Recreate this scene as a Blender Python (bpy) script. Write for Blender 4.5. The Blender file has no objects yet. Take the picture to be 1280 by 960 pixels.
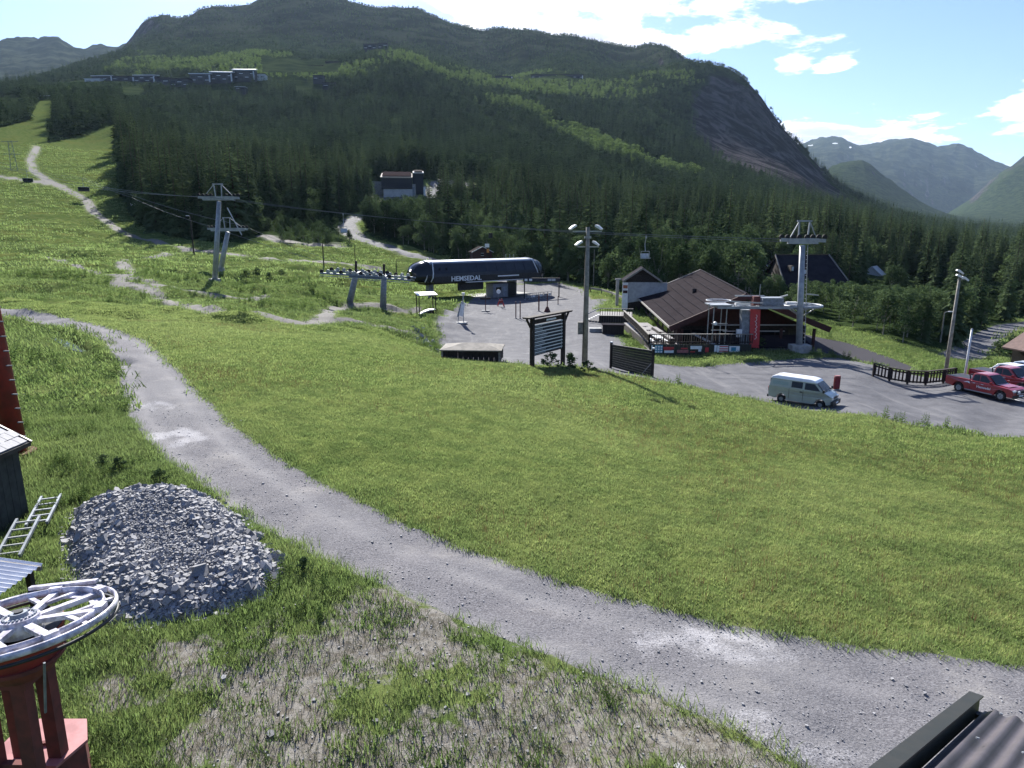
import bpy, math, random
import numpy as np
from mathutils import Vector, Matrix, Euler
sc = bpy.context.scene
COL = sc.collection
rad = math.radians
random.seed(7)
RNG = np.random.default_rng(7)

# ------------------------------------------------------------------ camera
F = 830.0; PITCH = math.atan(190.0/830.0); CZ = 8.0
CP, SP = math.cos(PITCH), math.sin(PITCH)
cam = bpy.data.cameras.new('camera'); camo = bpy.data.objects.new('camera', cam); COL.objects.link(camo)
camo.location = (0, 0, CZ); camo.rotation_euler = (math.pi/2-PITCH, 0, 0)
cam.sensor_width = 36.0; cam.lens = 36.0*F/1280.0
cam.clip_start = 0.1; cam.clip_end = 60000
sc.camera = camo
# ------------------------------------------------------------------ sky, sun, exposure
SUN_AZ, SUN_EL = rad(-14), rad(33)
sc.view_settings.view_transform = 'Standard'; sc.view_settings.look = 'None'
sc.view_settings.exposure = 1.32; sc.view_settings.gamma = 1.0
sc.cycles.max_bounces = 5; sc.cycles.diffuse_bounces = 2; sc.cycles.glossy_bounces = 2
sc.cycles.transmission_bounces = 3; sc.cycles.transparent_max_bounces = 6; sc.cycles.volume_bounces = 0
sc.cycles.use_denoising = True
sun = bpy.data.lights.new('sun', 'SUN'); suno = bpy.data.objects.new('sun', sun); COL.objects.link(suno)
sun.energy = 4.8; sun.angle = rad(0.53); sun.color = (1.0, 0.965, 0.90)
sdir = Vector((math.sin(SUN_AZ)*math.cos(SUN_EL), math.cos(SUN_AZ)*math.cos(SUN_EL), math.sin(SUN_EL)))
suno.rotation_euler = sdir.to_track_quat('Z', 'Y').to_euler(); suno.location = (0, 0, 60)

world = bpy.data.worlds.new('World'); sc.world = world; world.use_nodes = True
class NT:
    """tiny node-tree writer"""
    def __init__(s, tree): s.t = tree; s.n = tree.nodes; s.l = tree.links
    def add(s, typ, _in=None, **kw):
        n = s.n.new(typ)
        for k, v in kw.items(): setattr(n, k, v)
        for k, v in (_in or {}).items():
            if hasattr(v, 'is_output') or isinstance(v, bpy.types.NodeSocket): s.l.new(v, n.inputs[k])
            else: n.inputs[k].default_value = v
        return n
    def math(s, op, a, b=None, c=None, clamp=False):
        n = s.n.new('ShaderNodeMath'); n.operation = op; n.use_clamp = clamp
        for i, v in enumerate((a, b, c)):
            if v is None: continue
            if isinstance(v, bpy.types.NodeSocket): s.l.new(v, n.inputs[i])
            else: n.inputs[i].default_value = v
        return n.outputs[0]
    def mix(s, f, a, b, blend='MIX'):
        n = s.n.new('ShaderNodeMix'); n.data_type = 'RGBA'; n.blend_type = blend
        for i, v in ((0, f), (6, a), (7, b)):
            if isinstance(v, bpy.types.NodeSocket): s.l.new(v, n.inputs[i])
            elif i == 0: n.inputs[i].default_value = v
            else: n.inputs[i].default_value = (*v[:3], 1)
        return n.outputs[2]
    def ramp(s, f, lo, hi):
        n = s.n.new('ShaderNodeMapRange'); n.interpolation_type = 'SMOOTHSTEP'
        s.l.new(f, n.inputs[0]); n.inputs[1].default_value = lo; n.inputs[2].default_value = hi
        return n.outputs[0]
    def noise(s, vec, scale, detail=4, rough=0.55, dist=0.0):
        n = s.n.new('ShaderNodeTexNoise'); n.inputs['Scale'].default_value = scale
        n.inputs['Detail'].default_value = detail; n.inputs['Roughness'].default_value = rough
        n.inputs['Distortion'].default_value = dist
        if vec is not None: s.l.new(vec, n.inputs['Vector'])
        return n.outputs['Fac']

def make_world():
    t = NT(world.node_tree); t.n.clear()
    sky = t.add('ShaderNodeTexSky', sky_type='NISHITA', sun_disc=False, sun_elevation=SUN_EL, sun_rotation=SUN_AZ,
                altitude=650, air_density=1.0, dust_density=0.6, ozone_density=1.8)
    geo = t.add('ShaderNodeTexCoord')
    d = geo.outputs['Generated']
    sep = t.add('ShaderNodeSeparateXYZ', {0: d})
    zc = t.math('MAXIMUM', sep.outputs[2], 0.0)
    den = t.math('ADD', zc, 0.16)
    px = t.math('DIVIDE', sep.outputs[0], den); py = t.math('DIVIDE', sep.outputs[1], den)
    pv = t.add('ShaderNodeCombineXYZ', {0: px, 1: py, 2: 0.3}).outputs[0]
    n1 = t.noise(pv, 2.1, 8, 0.62, 0.35)
    n2 = t.noise(pv, 4.6, 5, 0.6)
    # cloud banks standing in the sky: centre (azimuth deg, elevation deg), half sizes, weight
    banks = [(-3, 18.0, 9, 3.6, .40), (5, 14.6, 9, 2.2, .36), (11, 17.5, 11, 3.0, .40), (14.5, 14.0, 8.5, 1.6, .42),
             (25.5, 6.6, 9.5, 1.9, .42), (37, 6.8, 5, 2.4, .40), (21, 12.0, 1.8, .8, .30), (24, 11.6, 1.4, .6, .30), (22, 16.8, 2.6, 1.3, .30),
             (-22, 24, 14, 4, .2), (50, 12, 9, 4, .3), (70, 20, 12, 5, .3), (-60, 16, 10, 4, .3), (120, 20, 20, 7, .3), (-130, 25, 20, 8, .3), (180, 18, 15, 6, .3), (20, 38, 16, 6, .25)]
    az = t.math('ARCTAN2', sep.outputs[0], sep.outputs[1]); el = t.math('ARCSINE', sep.outputs[2])
    tot = None
    for a, e, sa, se, w in banks:
        u = t.math('MULTIPLY', t.math('SUBTRACT', az, rad(a)), 1/rad(sa)); v = t.math('MULTIPLY', t.math('SUBTRACT', el, rad(e)), 1/rad(se))
        q = t.math('ADD', t.math('POWER', t.math('ABSOLUTE', u), 2.0), t.math('POWER', t.math('ABSOLUTE', v), 2.0))
        g = t.math('MULTIPLY', t.math('POWER', 2.718, t.math('MULTIPLY', q, -1.0)), w)
        tot = g if tot is None else t.math('MAXIMUM', tot, g)
    dens = t.math('ADD', t.math('SUBTRACT', t.math('ADD', t.math('MULTIPLY', n1, 1.05), t.math('MULTIPLY', n2, 0.45)), 0.26), t.math('MULTIPLY', tot, .92))
    f = t.ramp(dens, 0.70, 0.80)
    core = t.ramp(t.math('SUBTRACT', dens, t.math('MULTIPLY', n2, 0.5)), 0.52, 0.70)
    ccol = t.mix(core, (10.5, 10.7, 11.0), (5.0, 5.3, 7.2))
    c = t.mix(f, t.mix(1.0, sky.outputs[0], (.84, .91, 1.17), 'MULTIPLY'), ccol)
    bg = t.add('ShaderNodeBackground', {'Color': c, 'Strength': 0.066})
    t.l.new(bg.outputs[0], t.add('ShaderNodeOutputWorld').inputs[0])
make_world()

# ------------------------------------------------------------------ picture ray -> world
def ray(u, v):
    X = (u-640)/F; Y = (480-v)/F
    return X, CP+Y*SP, -SP+Y*CP
def W(u, v, D):
    x, y, z = ray(u, v); k = D/y
    return (x*k, D, CZ+z*k)
# ------------------------------------------------------------------ noise
def _hash(ix, iy, s):
    n = (ix.astype(np.int64)*374761393 + iy.astype(np.int64)*668265263 + s*974634777) & 0xffffffff
    n = ((n ^ (n >> 13))*1274126177) & 0xffffffff
    n = (n ^ (n >> 16))*2246822519 & 0xffffffff
    return ((n ^ (n >> 15)) & 0xffff)/65535.0
def vnoise(x, y, s=0):
    ix = np.floor(x); iy = np.floor(y); fx = x-ix; fy = y-iy
    fx = fx*fx*(3-2*fx); fy = fy*fy*(3-2*fy)
    a = _hash(ix, iy, s); b = _hash(ix+1, iy, s); c = _hash(ix, iy+1, s); d = _hash(ix+1, iy+1, s)
    return (a*(1-fx)+b*fx)*(1-fy)+(c*(1-fx)+d*fx)*fy
def fbm(x, y, oct=5, s=0, gain=.5):
    t = 0; a = 1; n = 0
    for i in range(oct):
        t = t+a*(vnoise(x, y, s+i)*2-1); n += a; a *= gain
        x, y = (x*1.6-y*1.2)+13.7, (x*1.2+y*1.6)+7.1
    return t/n
def sstep(x, a, b):
    t = np.clip((x-a)/(b-a), 0, 1); return t*t*(3-2*t)

# ------------------------------------------------------------------ terrain knots
KN = []
def kd(u, v, D): KN.append(W(u, v, D))
def kh(u, v, h):
    x, y, z = ray(u, v); KN.append(W(u, v, h/(-z/y)))
for u, h in ((-350, 7), (0, 7.0), (300, 7.0), (640, 7.0), (950, 7.1), (1280, 7.3), (1600, 7.5)): kh(u, 960, h); kh(u, 1500, h+.0)
for u, h in ((-200, 7.0), (0, 7.0), (300, 7.0), (640, 7.15), (960, 7.4), (1280, 7.8), (1500, 8.2)): kh(u, 800, h)
for u, h in ((-200, 7.0), (0, 7.0), (200, 7.0), (500, 7.1), (800, 7.65), (1040, 8.1), (1280, 8.7), (1500, 9.3)): kh(u, 690, h)
for u, h in ((-200, 6.9), (0, 6.9), (250, 6.95), (500, 7.35), (700, 7.9), (900, 8.7), (1100, 9.4), (1280, 9.9), (1500, 10.6)): kh(u, 600, h)
for u, h in ((-150, 6.6), (0, 6.7), (250, 6.9), (450, 7.4), (600, 8.0), (800, 9.2), (950, 10.1), (1100, 10.8)): kh(u, 530, h)
for u, h in ((1280, 11.1), (1450, 11.6)): kh(u, 550, h)
for u, h in ((0, 6.6), (100, 6.8), (200, 6.8), (400, 7.5), (560, 8.3), (700, 9.1), (820, 9.9)): kh(u, 480, h)
for u, h in ((-100, 6.2), (60, 6.6), (150, 6.7), (300, 7.1), (450, 8.2)): kh(u, 430, h)
kh(560, 452, 8.9); kh(700, 462, 9.5); kh(880, 497, 10.6); kh(1040, 522, 11.3); kh(620, 456, 9.1)
# yard below the brow
for u, v in ((600, 435), (700, 440), (640, 410), (740, 420), (700, 385), (600, 380), (680, 366), (640, 366), (760, 400), (860, 462), (900, 478), (960, 470), (1000, 490), (1100, 500), (1150, 520), (1250, 535), (1200, 480), (1080, 470)): kh(u, v, 12.5)
kh(1270, 490, 12.6); kh(1290, 515, 12.5); kh(1450, 520, 12.6); kh(1450, 480, 13.5); kh(1000, 445, 12.3); kh(900, 440, 12.4); kh(940, 440, 12.3)
kh(560, 418, 12.1); kh(545, 432, 11.9); kh(540, 400, 11.4); kh(820, 432, 12.9); kh(760, 410, 12.7)
# building ground and the low land on the right
kd(820, 400, 96); kd(860, 378, 118); kd(900, 420, 84); kd(1020, 425, 82); kd(1060, 440, 76); kd(1150, 455, 70); kd(1180, 462, 66)
kd(1040, 405, 102); kd(1110, 410, 96); kd(1100, 380, 130); kd(1190, 436, 88); kd(1240, 440, 92); kd(1280, 425, 100); kd(1250, 410, 125); kd(1280, 400, 150)
kd(1450, 440, 90); kd(1450, 400, 150)
# old mogul field, left middle
kh(300, 385, 7.6); kh(200, 385, 7.0); kh(100, 370, 6.4); kh(0, 388, 6.2); kh(-100, 380, 6)
kh(268, 352, 7.1); kh(330, 372, 8.4); kh(400, 405, 8.4); kh(450, 405, 9.2); kh(440, 378, 10.0); kh(478, 384, 10.3); kh(480, 408, 10.2); kh(510, 395, 11.1)
kd(400, 345, 125); kd(450, 350, 135); kd(500, 352, 145); kd(560, 345, 160); kd(640, 345, 168); kd(700, 350, 165); kd(750, 352, 160)
kd(380, 322, 150); kd(300, 318, 150); kd(450, 322, 170); kd(520, 325, 180); kd(600, 333, 185)
kd(0, 320, 120); kd(100, 320, 122); kd(200, 320, 135); kd(170, 300, 165); kd(240, 300, 172); kd(320, 305, 172); kd(100, 280, 178); kd(0, 270, 178); kd(-100, 330, 100); kd(-100, 270, 165)
kd(350, 298, 190); kd(400, 300, 195); kd(430, 292, 215); kd(440, 275, 250); kd(470, 262, 290); kd(500, 243, 335); kd(540, 245, 340); kd(560, 262, 330)
kd(120, 245, 225); kd(0, 232, 230); kd(150, 210, 290); kd(50, 200, 300); kd(-100, 210, 260); kd(100, 175, 400); kd(150, 155, 470); kd(0, 160, 380); kd(-100, 160, 360); kd(50, 150, 430)
# forest slopes
kd(200, 262, 245); kd(260, 255, 280); kd(330, 265, 270); kd(400, 262, 290)
kd(220, 200, 430); kd(300, 205, 430); kd(400, 215, 430)
kd(520, 285, 250); kd(600, 295, 250); kd(700, 318, 235); kd(800, 332, 210)
kd(500, 205, 470); kd(600, 222, 450); kd(700, 245, 430); kd(800, 268, 400); kd(640, 272, 310); kd(760, 300, 290); kd(850, 300, 300)
kd(60, 128, 560); kd(0, 130, 600); kd(-100, 130, 560); kd(150, 125, 680); kd(250, 150, 720); kd(350, 155, 740); kd(450, 150, 780); kd(550, 165, 760); kd(650, 178, 750); kd(750, 200, 720); kd(850, 230, 660)
kd(0, 112, 900); kd(60, 108, 950); kd(110, 101, 980); kd(170, 100, 1000); kd(230, 102, 1000); kd(290, 101, 1000); kd(340, 100, 1010); kd(400, 105, 1000); kd(450, 95, 1060)
kd(600, 125, 1050); kd(700, 140, 1040); kd(800, 165, 1000); kd(880, 195, 960); kd(950, 215, 920)
kd(0, 118, 1400); kd(50, 104, 1500); kd(100, 86, 1550); kd(140, 74, 1700); kd(-100, 120, 1300)
kd(180, 75, 1500); kd(230, 76, 1400); kd(300, 72, 1350); kd(360, 72, 1300); kd(420, 74, 1300); kd(470, 62, 1350); kd(510, 66, 1350); kd(560, 85, 1350); kd(640, 98, 1400); kd(720, 100, 1450)
kd(470, 70, 1650); kd(400, 70, 1650); kd(560, 78, 1700); kd(640, 92, 1800); kd(330, 62, 1650)
kd(740, 110, 1350); kd(800, 98, 1480); kd(840, 84, 1600); kd(780, 130, 1250); kd(850, 130, 1300); kd(900, 170, 1200)
kd(1000, 222, 1050); kd(960, 190, 1250); kd(930, 140, 1420); kd(900, 110, 1500); kd(1000, 205, 1330); kd(1030, 235, 1250)
SK = [(880, 79, 1650), (905, 86, 1620), (930, 101, 1600), (950, 123, 1580), (970, 150, 1550), (985, 168, 1530), (1005, 190, 1500), (1020, 205, 1480), (1035, 222, 1450), (1060, 240, 1400), (1090, 254, 1350)]
for u, v, D in SK: kd(u, v, D); kd(u, v+14+8*(u < 1000), D*1.22)
kd(760, 86, 1900); kd(820, 92, 1950)
R2 = [(160, 58), (170, 45), (185, 30), (203, 20), (225, 26), (255, 13), (280, 12), (310, 2), (330, -6), (380, -8), (430, -1), (455, 6), (480, 9), (500, 12), (520, 14), (545, 24), (560, 30), (590, 38), (605, 41), (625, 37), (645, 42), (690, 43), (740, 52), (800, 58), (830, 61), (855, 74), (885, 96)]
for u, v in R2: kd(u, v, 2600); kd(u, v+16, 3300)
for u in range(200, 850, 90):
    v = np.interp(u, [a for a, b in R2], [b for a, b in R2]); kd(u, v*.55+75*.45+2, 2050)
# ranges behind
for u, v in ((-200, 75), (-80, 72), (0, 66), (25, 62), (50, 61), (72, 54), (95, 67), (125, 64), (150, 62)): kd(u, v, 4200); kd(u, v+25, 5200)
for u in (-150, 0, 60, 110): kd(u, 98, 3000); kd(u, 108, 2100)
for u, v in ((960, 200), (990, 186), (1012, 179), (1035, 176), (1060, 180), (1075, 184), (1100, 181), (1130, 178), (1155, 183), (1178, 190), (1200, 184), (1212, 191), (1230, 202), (1250, 212), (1290, 225)): kd(u, v, 9500); kd(u, v+20, 12000)
for u, v in ((1040, 205), (1100, 212), (1160, 225), (1200, 235)): kd(u, v, 7400)
for u, v in ((1010, 240), (1035, 222), (1060, 214), (1090, 218), (1115, 230), (1140, 246), (1165, 260)): kd(u, v, 4200); kd(u, v+22, 5200)
for u, v in ((1190, 263), (1215, 248), (1240, 225), (1260, 213), (1285, 203), (1330, 190), (1450, 180)): kd(u, v, 5600)
for u, v in ((1240, 262), (1280, 250), (1400, 230)): kd(u, v, 4400)
for u, v in ((1060, 262), (1120, 272), (1180, 280), (1240, 284), (1290, 286), (1450, 280)): kd(u, v, 3000)
for u, v in ((1060, 262), (1110, 270), (1160, 279), (1220, 286), (1290, 292), (1450, 290)): kd(u, v, 1900)
for u, v in ((1180, 274), (1210, 277)): kd(u, v, 6500)
kd(900, 330, 200); kd(960, 328, 220); kd(1000, 335, 210); kd(900, 285, 360); kd(960, 262, 560); kd(1050, 276, 600); kd(1000, 240, 900); kd(1060, 258, 950); kd(1110, 272, 1050)
kd(1030, 350, 190); kd(1100, 345, 230); kd(1180, 355, 230); kd(1280, 352, 270); kd(1100, 310, 420); kd(1190, 322, 450); kd(1280, 325, 500); kd(1450, 330, 400); kd(1160, 294, 850); kd(1280, 306, 900); kd(1450, 305, 900)

K = np.array(KN); KR = np.hypot(K[:, 0], K[:, 1]); KA = np.arctan2(K[:, 0], K[:, 1])
AZS = 4.0
KX = np.stack([KA*AZS, np.log(KR+3)], 1); KW = (K[:, 2]-CZ)/(KR+25)
_d = np.linalg.norm(KX[:, None]-KX[None], axis=2); _m = np.where(_d > 0, _d*_d*np.log(np.maximum(_d, 1e-9)), 0)
_n = len(K); _A = np.zeros((_n+3, _n+3)); _A[:_n, :_n] = _m + np.eye(_n)*1e-4
_A[:_n, _n] = _A[_n, :_n] = 1; _A[:_n, _n+1:] = KX; _A[_n+1:, :_n] = KX.T
_c = np.linalg.solve(_A, np.concatenate([KW, np.zeros(3)]))
def rbf(az, r):
    X = np.stack([az.ravel()*AZS, np.log(r.ravel()+3)], 1); out = np.empty(len(X))
    for i in range(0, len(X), 20000):
        x = X[i:i+20000]; q = ((x[:, None, 0]-KX[None, :, 0])**2+(x[:, None, 1]-KX[None, :, 1])**2)
        out[i:i+20000] = (0.5*q*np.log(np.maximum(q, 1e-18)))@_c[:_n]+_c[_n]+x@_c[_n+1:]
    return out.reshape(az.shape)
A0 = rad(46)
AZ = np.concatenate([np.linspace(-math.pi, -A0, 60)[:-1], np.linspace(-A0, A0, 770), np.linspace(A0, math.pi, 60)[1:]])
LR = np.concatenate([np.linspace(math.log(1.0), math.log(5), 30)[:-1], np.linspace(math.log(5), math.log(260), 330)[:-1], np.linspace(math.log(260), math.log(16000), 210)])
RR = np.exp(LR)
def noise_z(x, y, r, wz):
    h = wz-CZ
    far = sstep(r, 350, 1500)
    mtn = sstep(h, 120, 420)
    z = far*(.25+.75*mtn)*0.010*np.minimum(r, 4500)*fbm(x/(90+r*.11), y/(90+r*.11), 6, 3, .55)
    z = z+far*mtn*0.0050*np.minimum(r, 5500)*(1-np.abs(fbm(x/(45+r*.050), y/(45+r*.050), 5, 33, .6))*2.4)
    z = z+sstep(r, 3600, 5200)*mtn*(70*(1-np.abs(fbm(x/900, y/900, 6, 53, .6))*2.6)-25)
    lm = sstep(r, 46, 75)*(1-sstep(r, 190, 260))
    left = 1-sstep(x/np.maximum(r, 1), -.12, .0)
    z = z+lm*left*(1.15*fbm(x/9, y/7, 3, 11)+.42*fbm(x/2.6, y/2.0, 2, 15))
    z = z+(1-sstep(r, 60, 120))*(.05*fbm(x/1.3, y/1.3, 3, 21)+.10*fbm(x/5, y/5, 2, 25)*sstep(r, 5, 20))
    return z
_ga, _gr = np.meshgrid(AZ, RR)
_core = (np.abs(AZ) <= A0+1e-6)
WV = np.zeros_like(_ga)
WV[:, _core] = rbf(_ga[:, _core], _gr[:, _core])
_lo = WV[:, _core][:, :1]; _hi = WV[:, _core][:, -1:]
_mean = WV[:, _core].mean(1, keepdims=True)
_bl = sstep(np.abs(AZ), A0, rad(140))[None, :]
WV = np.where(_core[None], WV, np.where(AZ[None] < 0, _lo, _hi)*(1-_bl)+_mean*_bl)
GX = _gr*np.sin(_ga); GY = _gr*np.cos(_ga); GZ = CZ+WV*(_gr+25)
GZ = GZ + noise_z(GX, GY, _gr, GZ)
def ground(x, y):
    x = np.asarray(x, float); y = np.asarray(y, float)
    a = np.arctan2(x, y); l = np.log(np.clip(np.hypot(x, y), 1.001, 15990))
    i = np.clip(np.searchsorted(AZ, a)-1, 0, len(AZ)-2); j = np.clip(np.searchsorted(LR, l)-1, 0, len(LR)-2)
    s = (a-AZ[i])/(AZ[i+1]-AZ[i]); t = (np.hypot(x, y).clip(1.001)-RR[j])/(RR[j+1]-RR[j]); t = np.clip(t, 0, 1)
    return (GZ[j, i]*(1-s)+GZ[j, i+1]*s)*(1-t)+(GZ[j+1, i]*(1-s)+GZ[j+1, i+1]*s)*t
_DS = np.exp(np.linspace(math.log(3), math.log(9000), 2600))
def hit(u, v, dmin=3):
    x, y, z = ray(u, v); D = _DS[_DS > dmin]; k = D/y
    g = ground(x*k, D); f = CZ+z*k-g
    w = np.where(f < 0)[0]
    if len(w) == 0 or w[0] == 0: j = len(D)-1 if len(w) == 0 else 1; d = D[j]
    else:
        j = w[0]; a = f[j-1]/(f[j-1]-f[j]); d = D[j-1]+(D[j]-D[j-1])*a
    return np.array([x*d/y, d, float(ground(x*d/y, d))])
def hits(pts): return np.array([hit(*p)[:2] for p in pts])
def proj(p):
    x, y, z = p[0], p[1], p[2]-CZ
    f = y*CP-z*SP; up = y*SP+z*CP
    return (640+F*x/f, 480-F*up/f)
def at(u, D, lift=0):        # stand at picture column u, distance D
    x = (u-640)/F*D*1.0
    for _ in range(3):
        z = float(ground(x, D)); x = (u-640)/F*(D*CP-(z-CZ)*SP)
    return Vector((x, D, z+lift))
def inpoly(x, y, P):
    c = np.zeros(x.shape, bool); n = len(P)
    for i in range(n):
        x1, y1 = P[i]; x2, y2 = P[i-1]
        if y1 == y2: continue
        c ^= ((y1 > y) != (y2 > y)) & (x < (x2-x1)*(y-y1)/(y2-y1)+x1)
    return c
def segdist(x, y, P, closed=True):
    d = np.full(x.shape, 1e9); n = len(P)
    for i in range(0 if closed else 1, n):
        ax, ay = P[i-1]; bx, by = P[i]; L = (bx-ax)**2+(by-ay)**2+1e-9
        t = np.clip(((x-ax)*(bx-ax)+(y-ay)*(by-ay))/L, 0, 1)
        d = np.minimum(d, np.hypot(x-ax-t*(bx-ax), y-ay-t*(by-ay)))
    return d
def area(P, soft):
    P = np.array(P)
    def f(x, y):
        out = np.zeros(x.shape); m = (x > P[:, 0].min()-3*soft) & (x < P[:, 0].max()+3*soft) & (y > P[:, 1].min()-3*soft) & (y < P[:, 1].max()+3*soft)
        if m.any():
            xs, ys = x[m], y[m]; d = segdist(xs, ys, P); d = np.where(inpoly(xs, ys, P), d, -d); out[m] = sstep(d, -soft, soft)
        return out
    return f
def strip(P, w, soft):
    P = np.array(P); w = w/2
    def f(x, y):
        out = np.zeros(x.shape); q = w+soft*2
        m = (x > P[:, 0].min()-q) & (x < P[:, 0].max()+q) & (y > P[:, 1].min()-q) & (y < P[:, 1].max()+q)
        if m.any(): out[m] = sstep(-segdist(x[m], y[m], P, False), -w-soft, -w+soft)
        return out
    return f
ROAD = hits([(-160, 376), (-60, 379), (0, 385), (60, 391), (120, 404), (180, 424), (212, 450), (240, 480), (300, 538), (400, 602), (500, 652), (620, 698), (760, 742), (900, 776), (1000, 796), (1120, 812), (1280, 832), (1500, 850),
             (1500, 1200), (1060, 1000), (990, 950), (900, 903), (800, 862), (680, 815), (560, 765), (480, 730), (370, 680), (280, 625), (210, 575), (165, 530), (152, 490), (150, 450), (130, 425), (80, 408), (0, 392), (-60, 386), (-160, 384)])
YARD = hits([(545, 402), (566, 388), (590, 374), (612, 365), (640, 356), (700, 353), (732, 362), (744, 385), (758, 402), (778, 425), (800, 446), (820, 452), (890, 456), (935, 453), (1000, 448), (1050, 447), (1140, 468), (1160, 472), (1200, 472), (1300, 474), (1460, 480), (1460, 570), (1290, 548), (1200, 536), (1120, 527), (1040, 516), (960, 503), (880, 487), (820, 476), (730, 459), (700, 458), (620, 453), (562, 449), (548, 425)])
f_road = area(ROAD, .28); f_yard = area(YARD, .6)
DARK = hits([(938, 418), (1000, 417), (1060, 428), (1110, 446), (1152, 462), (1140, 467), (1050, 446), (1010, 441), (940, 437)])
f_dark = area(DARK, .35)
ISLE = hits([(770, 437), (800, 452), (880, 458), (930, 452), (1010, 446), (1050, 446), (1010, 438), (930, 436), (860, 436), (800, 438)])
f_isle = area(ISLE, .5)
TR = [strip(hits([(46, 184), (38, 200), (42, 214), (60, 226), (85, 238), (108, 250), (116, 264), (150, 288), (190, 300), (235, 312), (290, 318), (340, 322), (400, 327), (470, 334)]), 2.7, .8),
      strip(hits([(-60, 221), (0, 221), (40, 226), (75, 232)]), 3.2, .9)]
TN = [strip(hits([(238, 311), (205, 318), (155, 327), (154, 333), (168, 340), (148, 350), (150, 354), (185, 362), (205, 374), (240, 386), (268, 391)]), 2.1, .45),
      strip(hits([(60, 322), (100, 335), (150, 346), (200, 358), (270, 370), (320, 374), (332, 370)]), 1.3, .4),
      strip(hits([(330, 392), (380, 408), (405, 397), (420, 386), (440, 381), (480, 384), (520, 387)]), 1.9, .4),
      strip(hits([(395, 402), (430, 398), (470, 408), (510, 414)]), 1.0, .3)]
BR = [strip(hits([(640, 352), (600, 341), (560, 330), (520, 318), (480, 308), (452, 299), (436, 288), (432, 279), (446, 271), (470, 267), (500, 262)]), 6.5, 1.2),
      strip(hits([(490, 247), (520, 250), (545, 250), (552, 240), (545, 231), (560, 226), (590, 232)]), 9, 1.5),
      strip(hits([(1196, 448), (1212, 441), (1228, 428), (1240, 418), (1262, 408), (1300, 402)]), 4.2, .8),
      strip(hits([(760, 402), (735, 388), (748, 375)]), 3, 1.0)]
PUMP = area(hits([(462, 236), (545, 236), (550, 250), (505, 256), (470, 250)]), 2)
MEAD = hits([(-500, 200), (-300, 166), (0, 160), (38, 150), (50, 126), (66, 126), (64, 150), (58, 180), (90, 172), (120, 163), (152, 154), (147, 190), (150, 225), (163, 268), (200, 292), (260, 302), (318, 306), (340, 300), (352, 305), (400, 306), (440, 304),
             (426, 284), (424, 276), (440, 267), (466, 262), (476, 256), (466, 242), (468, 232), (545, 226), (600, 228), (600, 240), (560, 256), (540, 262), (500, 270), (462, 278), (450, 286), (470, 299), (530, 314), (600, 333), (640, 345), (700, 350), (760, 362), (800, 372), (880, 372), (960, 402), (1030, 402), (1070, 412), (1120, 428), (1190, 442), (1222, 420), (1270, 398), (1400, 390), (1700, 400)])
MEAD = np.vstack([MEAD, [[130, 30], [60, -200], [-400, -200], [-900, 100]]])
f_mead = area(MEAD, 1.5)
DIRT = hits([(280, 800), (350, 770), (430, 740), (480, 735), (560, 775), (680, 825), (800, 870), (900, 912), (980, 960), (1040, 1040), (500, 1060), (280, 1000), (250, 900)])
f_dirt = area(DIRT, 1.0)
EDGE = strip(hits([(620, 702), (760, 750), (900, 784), (1000, 803), (1120, 822), (1280, 842), (1500, 862)]), .55, .35)
EDG2 = strip(hits([(150, 500), (60, 540), (0, 548)]), 2.0, .8)
BANK = strip(hits([(0, 402), (40, 405), (70, 414), (95, 432), (118, 444), (150, 452)]), 1.1, .5)
DEBR = area(hits([(505, 408), (530, 412), (550, 440), (545, 446), (520, 425)]), .8)
f_banks = [strip(hits([(330, 295), (352, 303), (390, 307), (420, 308)]), 5, 2)]

x, y = GX, GY
m_road = f_road(x, y)*(1+.25*fbm(x*1.2, y*1.2, 3, 51))
m_yard = np.maximum.reduce([f_yard(x, y)*(1-f_isle(x, y))]+[f(x, y) for f in BR]+[PUMP(x, y)])
m_trail = np.maximum.reduce([f(x, y) for f in TR]+[f(x, y) for f in TN]+[f(x, y) for f in f_banks])
m_dark = f_dark(x, y)
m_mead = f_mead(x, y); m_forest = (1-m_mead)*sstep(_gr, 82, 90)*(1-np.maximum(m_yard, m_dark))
ROUGHL = area(hits([(90, 790), (200, 785), (330, 760), (420, 745), (480, 750), (560, 800), (420, 960), (60, 1000), (70, 880)]), 1.2)
m_dirt = np.clip(f_dirt(x, y)*(0.80+1.1*fbm(x*.55, y*.55, 4, 61))+ROUGHL(x, y)*np.clip(.06+1.5*fbm(x*.9+4, y*.9, 4, 63), 0, .8)+.8*EDGE(x, y)+.5*EDG2(x, y)+DEBR(x, y), 0, 1)
# weedy shoulder round the rubble heap
# rock: steep parts of the high ground
gzx = np.gradient(GZ, axis=0)/np.gradient(_gr, axis=0)
gza = np.gradient(GZ, axis=1)/(np.gradient(_ga, axis=1)*_gr)
slope = np.hypot(gzx, gza)
CLIFF = hits([(868, 118), (885, 96), (905, 92), (930, 106), (950, 128), (970, 155), (985, 173), (1005, 194), (1020, 209), (1035, 226), (1060, 244), (1085, 258), (1050, 258), (1000, 240), (950, 222), (905, 205), (880, 180), (862, 150)])
f_cliff = area(CLIFF, 40)
m_rock = np.maximum(sstep(slope, .75, 1.25)*sstep(GZ, 60, 140), f_cliff(x, y)*.9)
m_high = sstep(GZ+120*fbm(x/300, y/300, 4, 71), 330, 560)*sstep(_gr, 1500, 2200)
m_bank = BANK(x, y)
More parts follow.
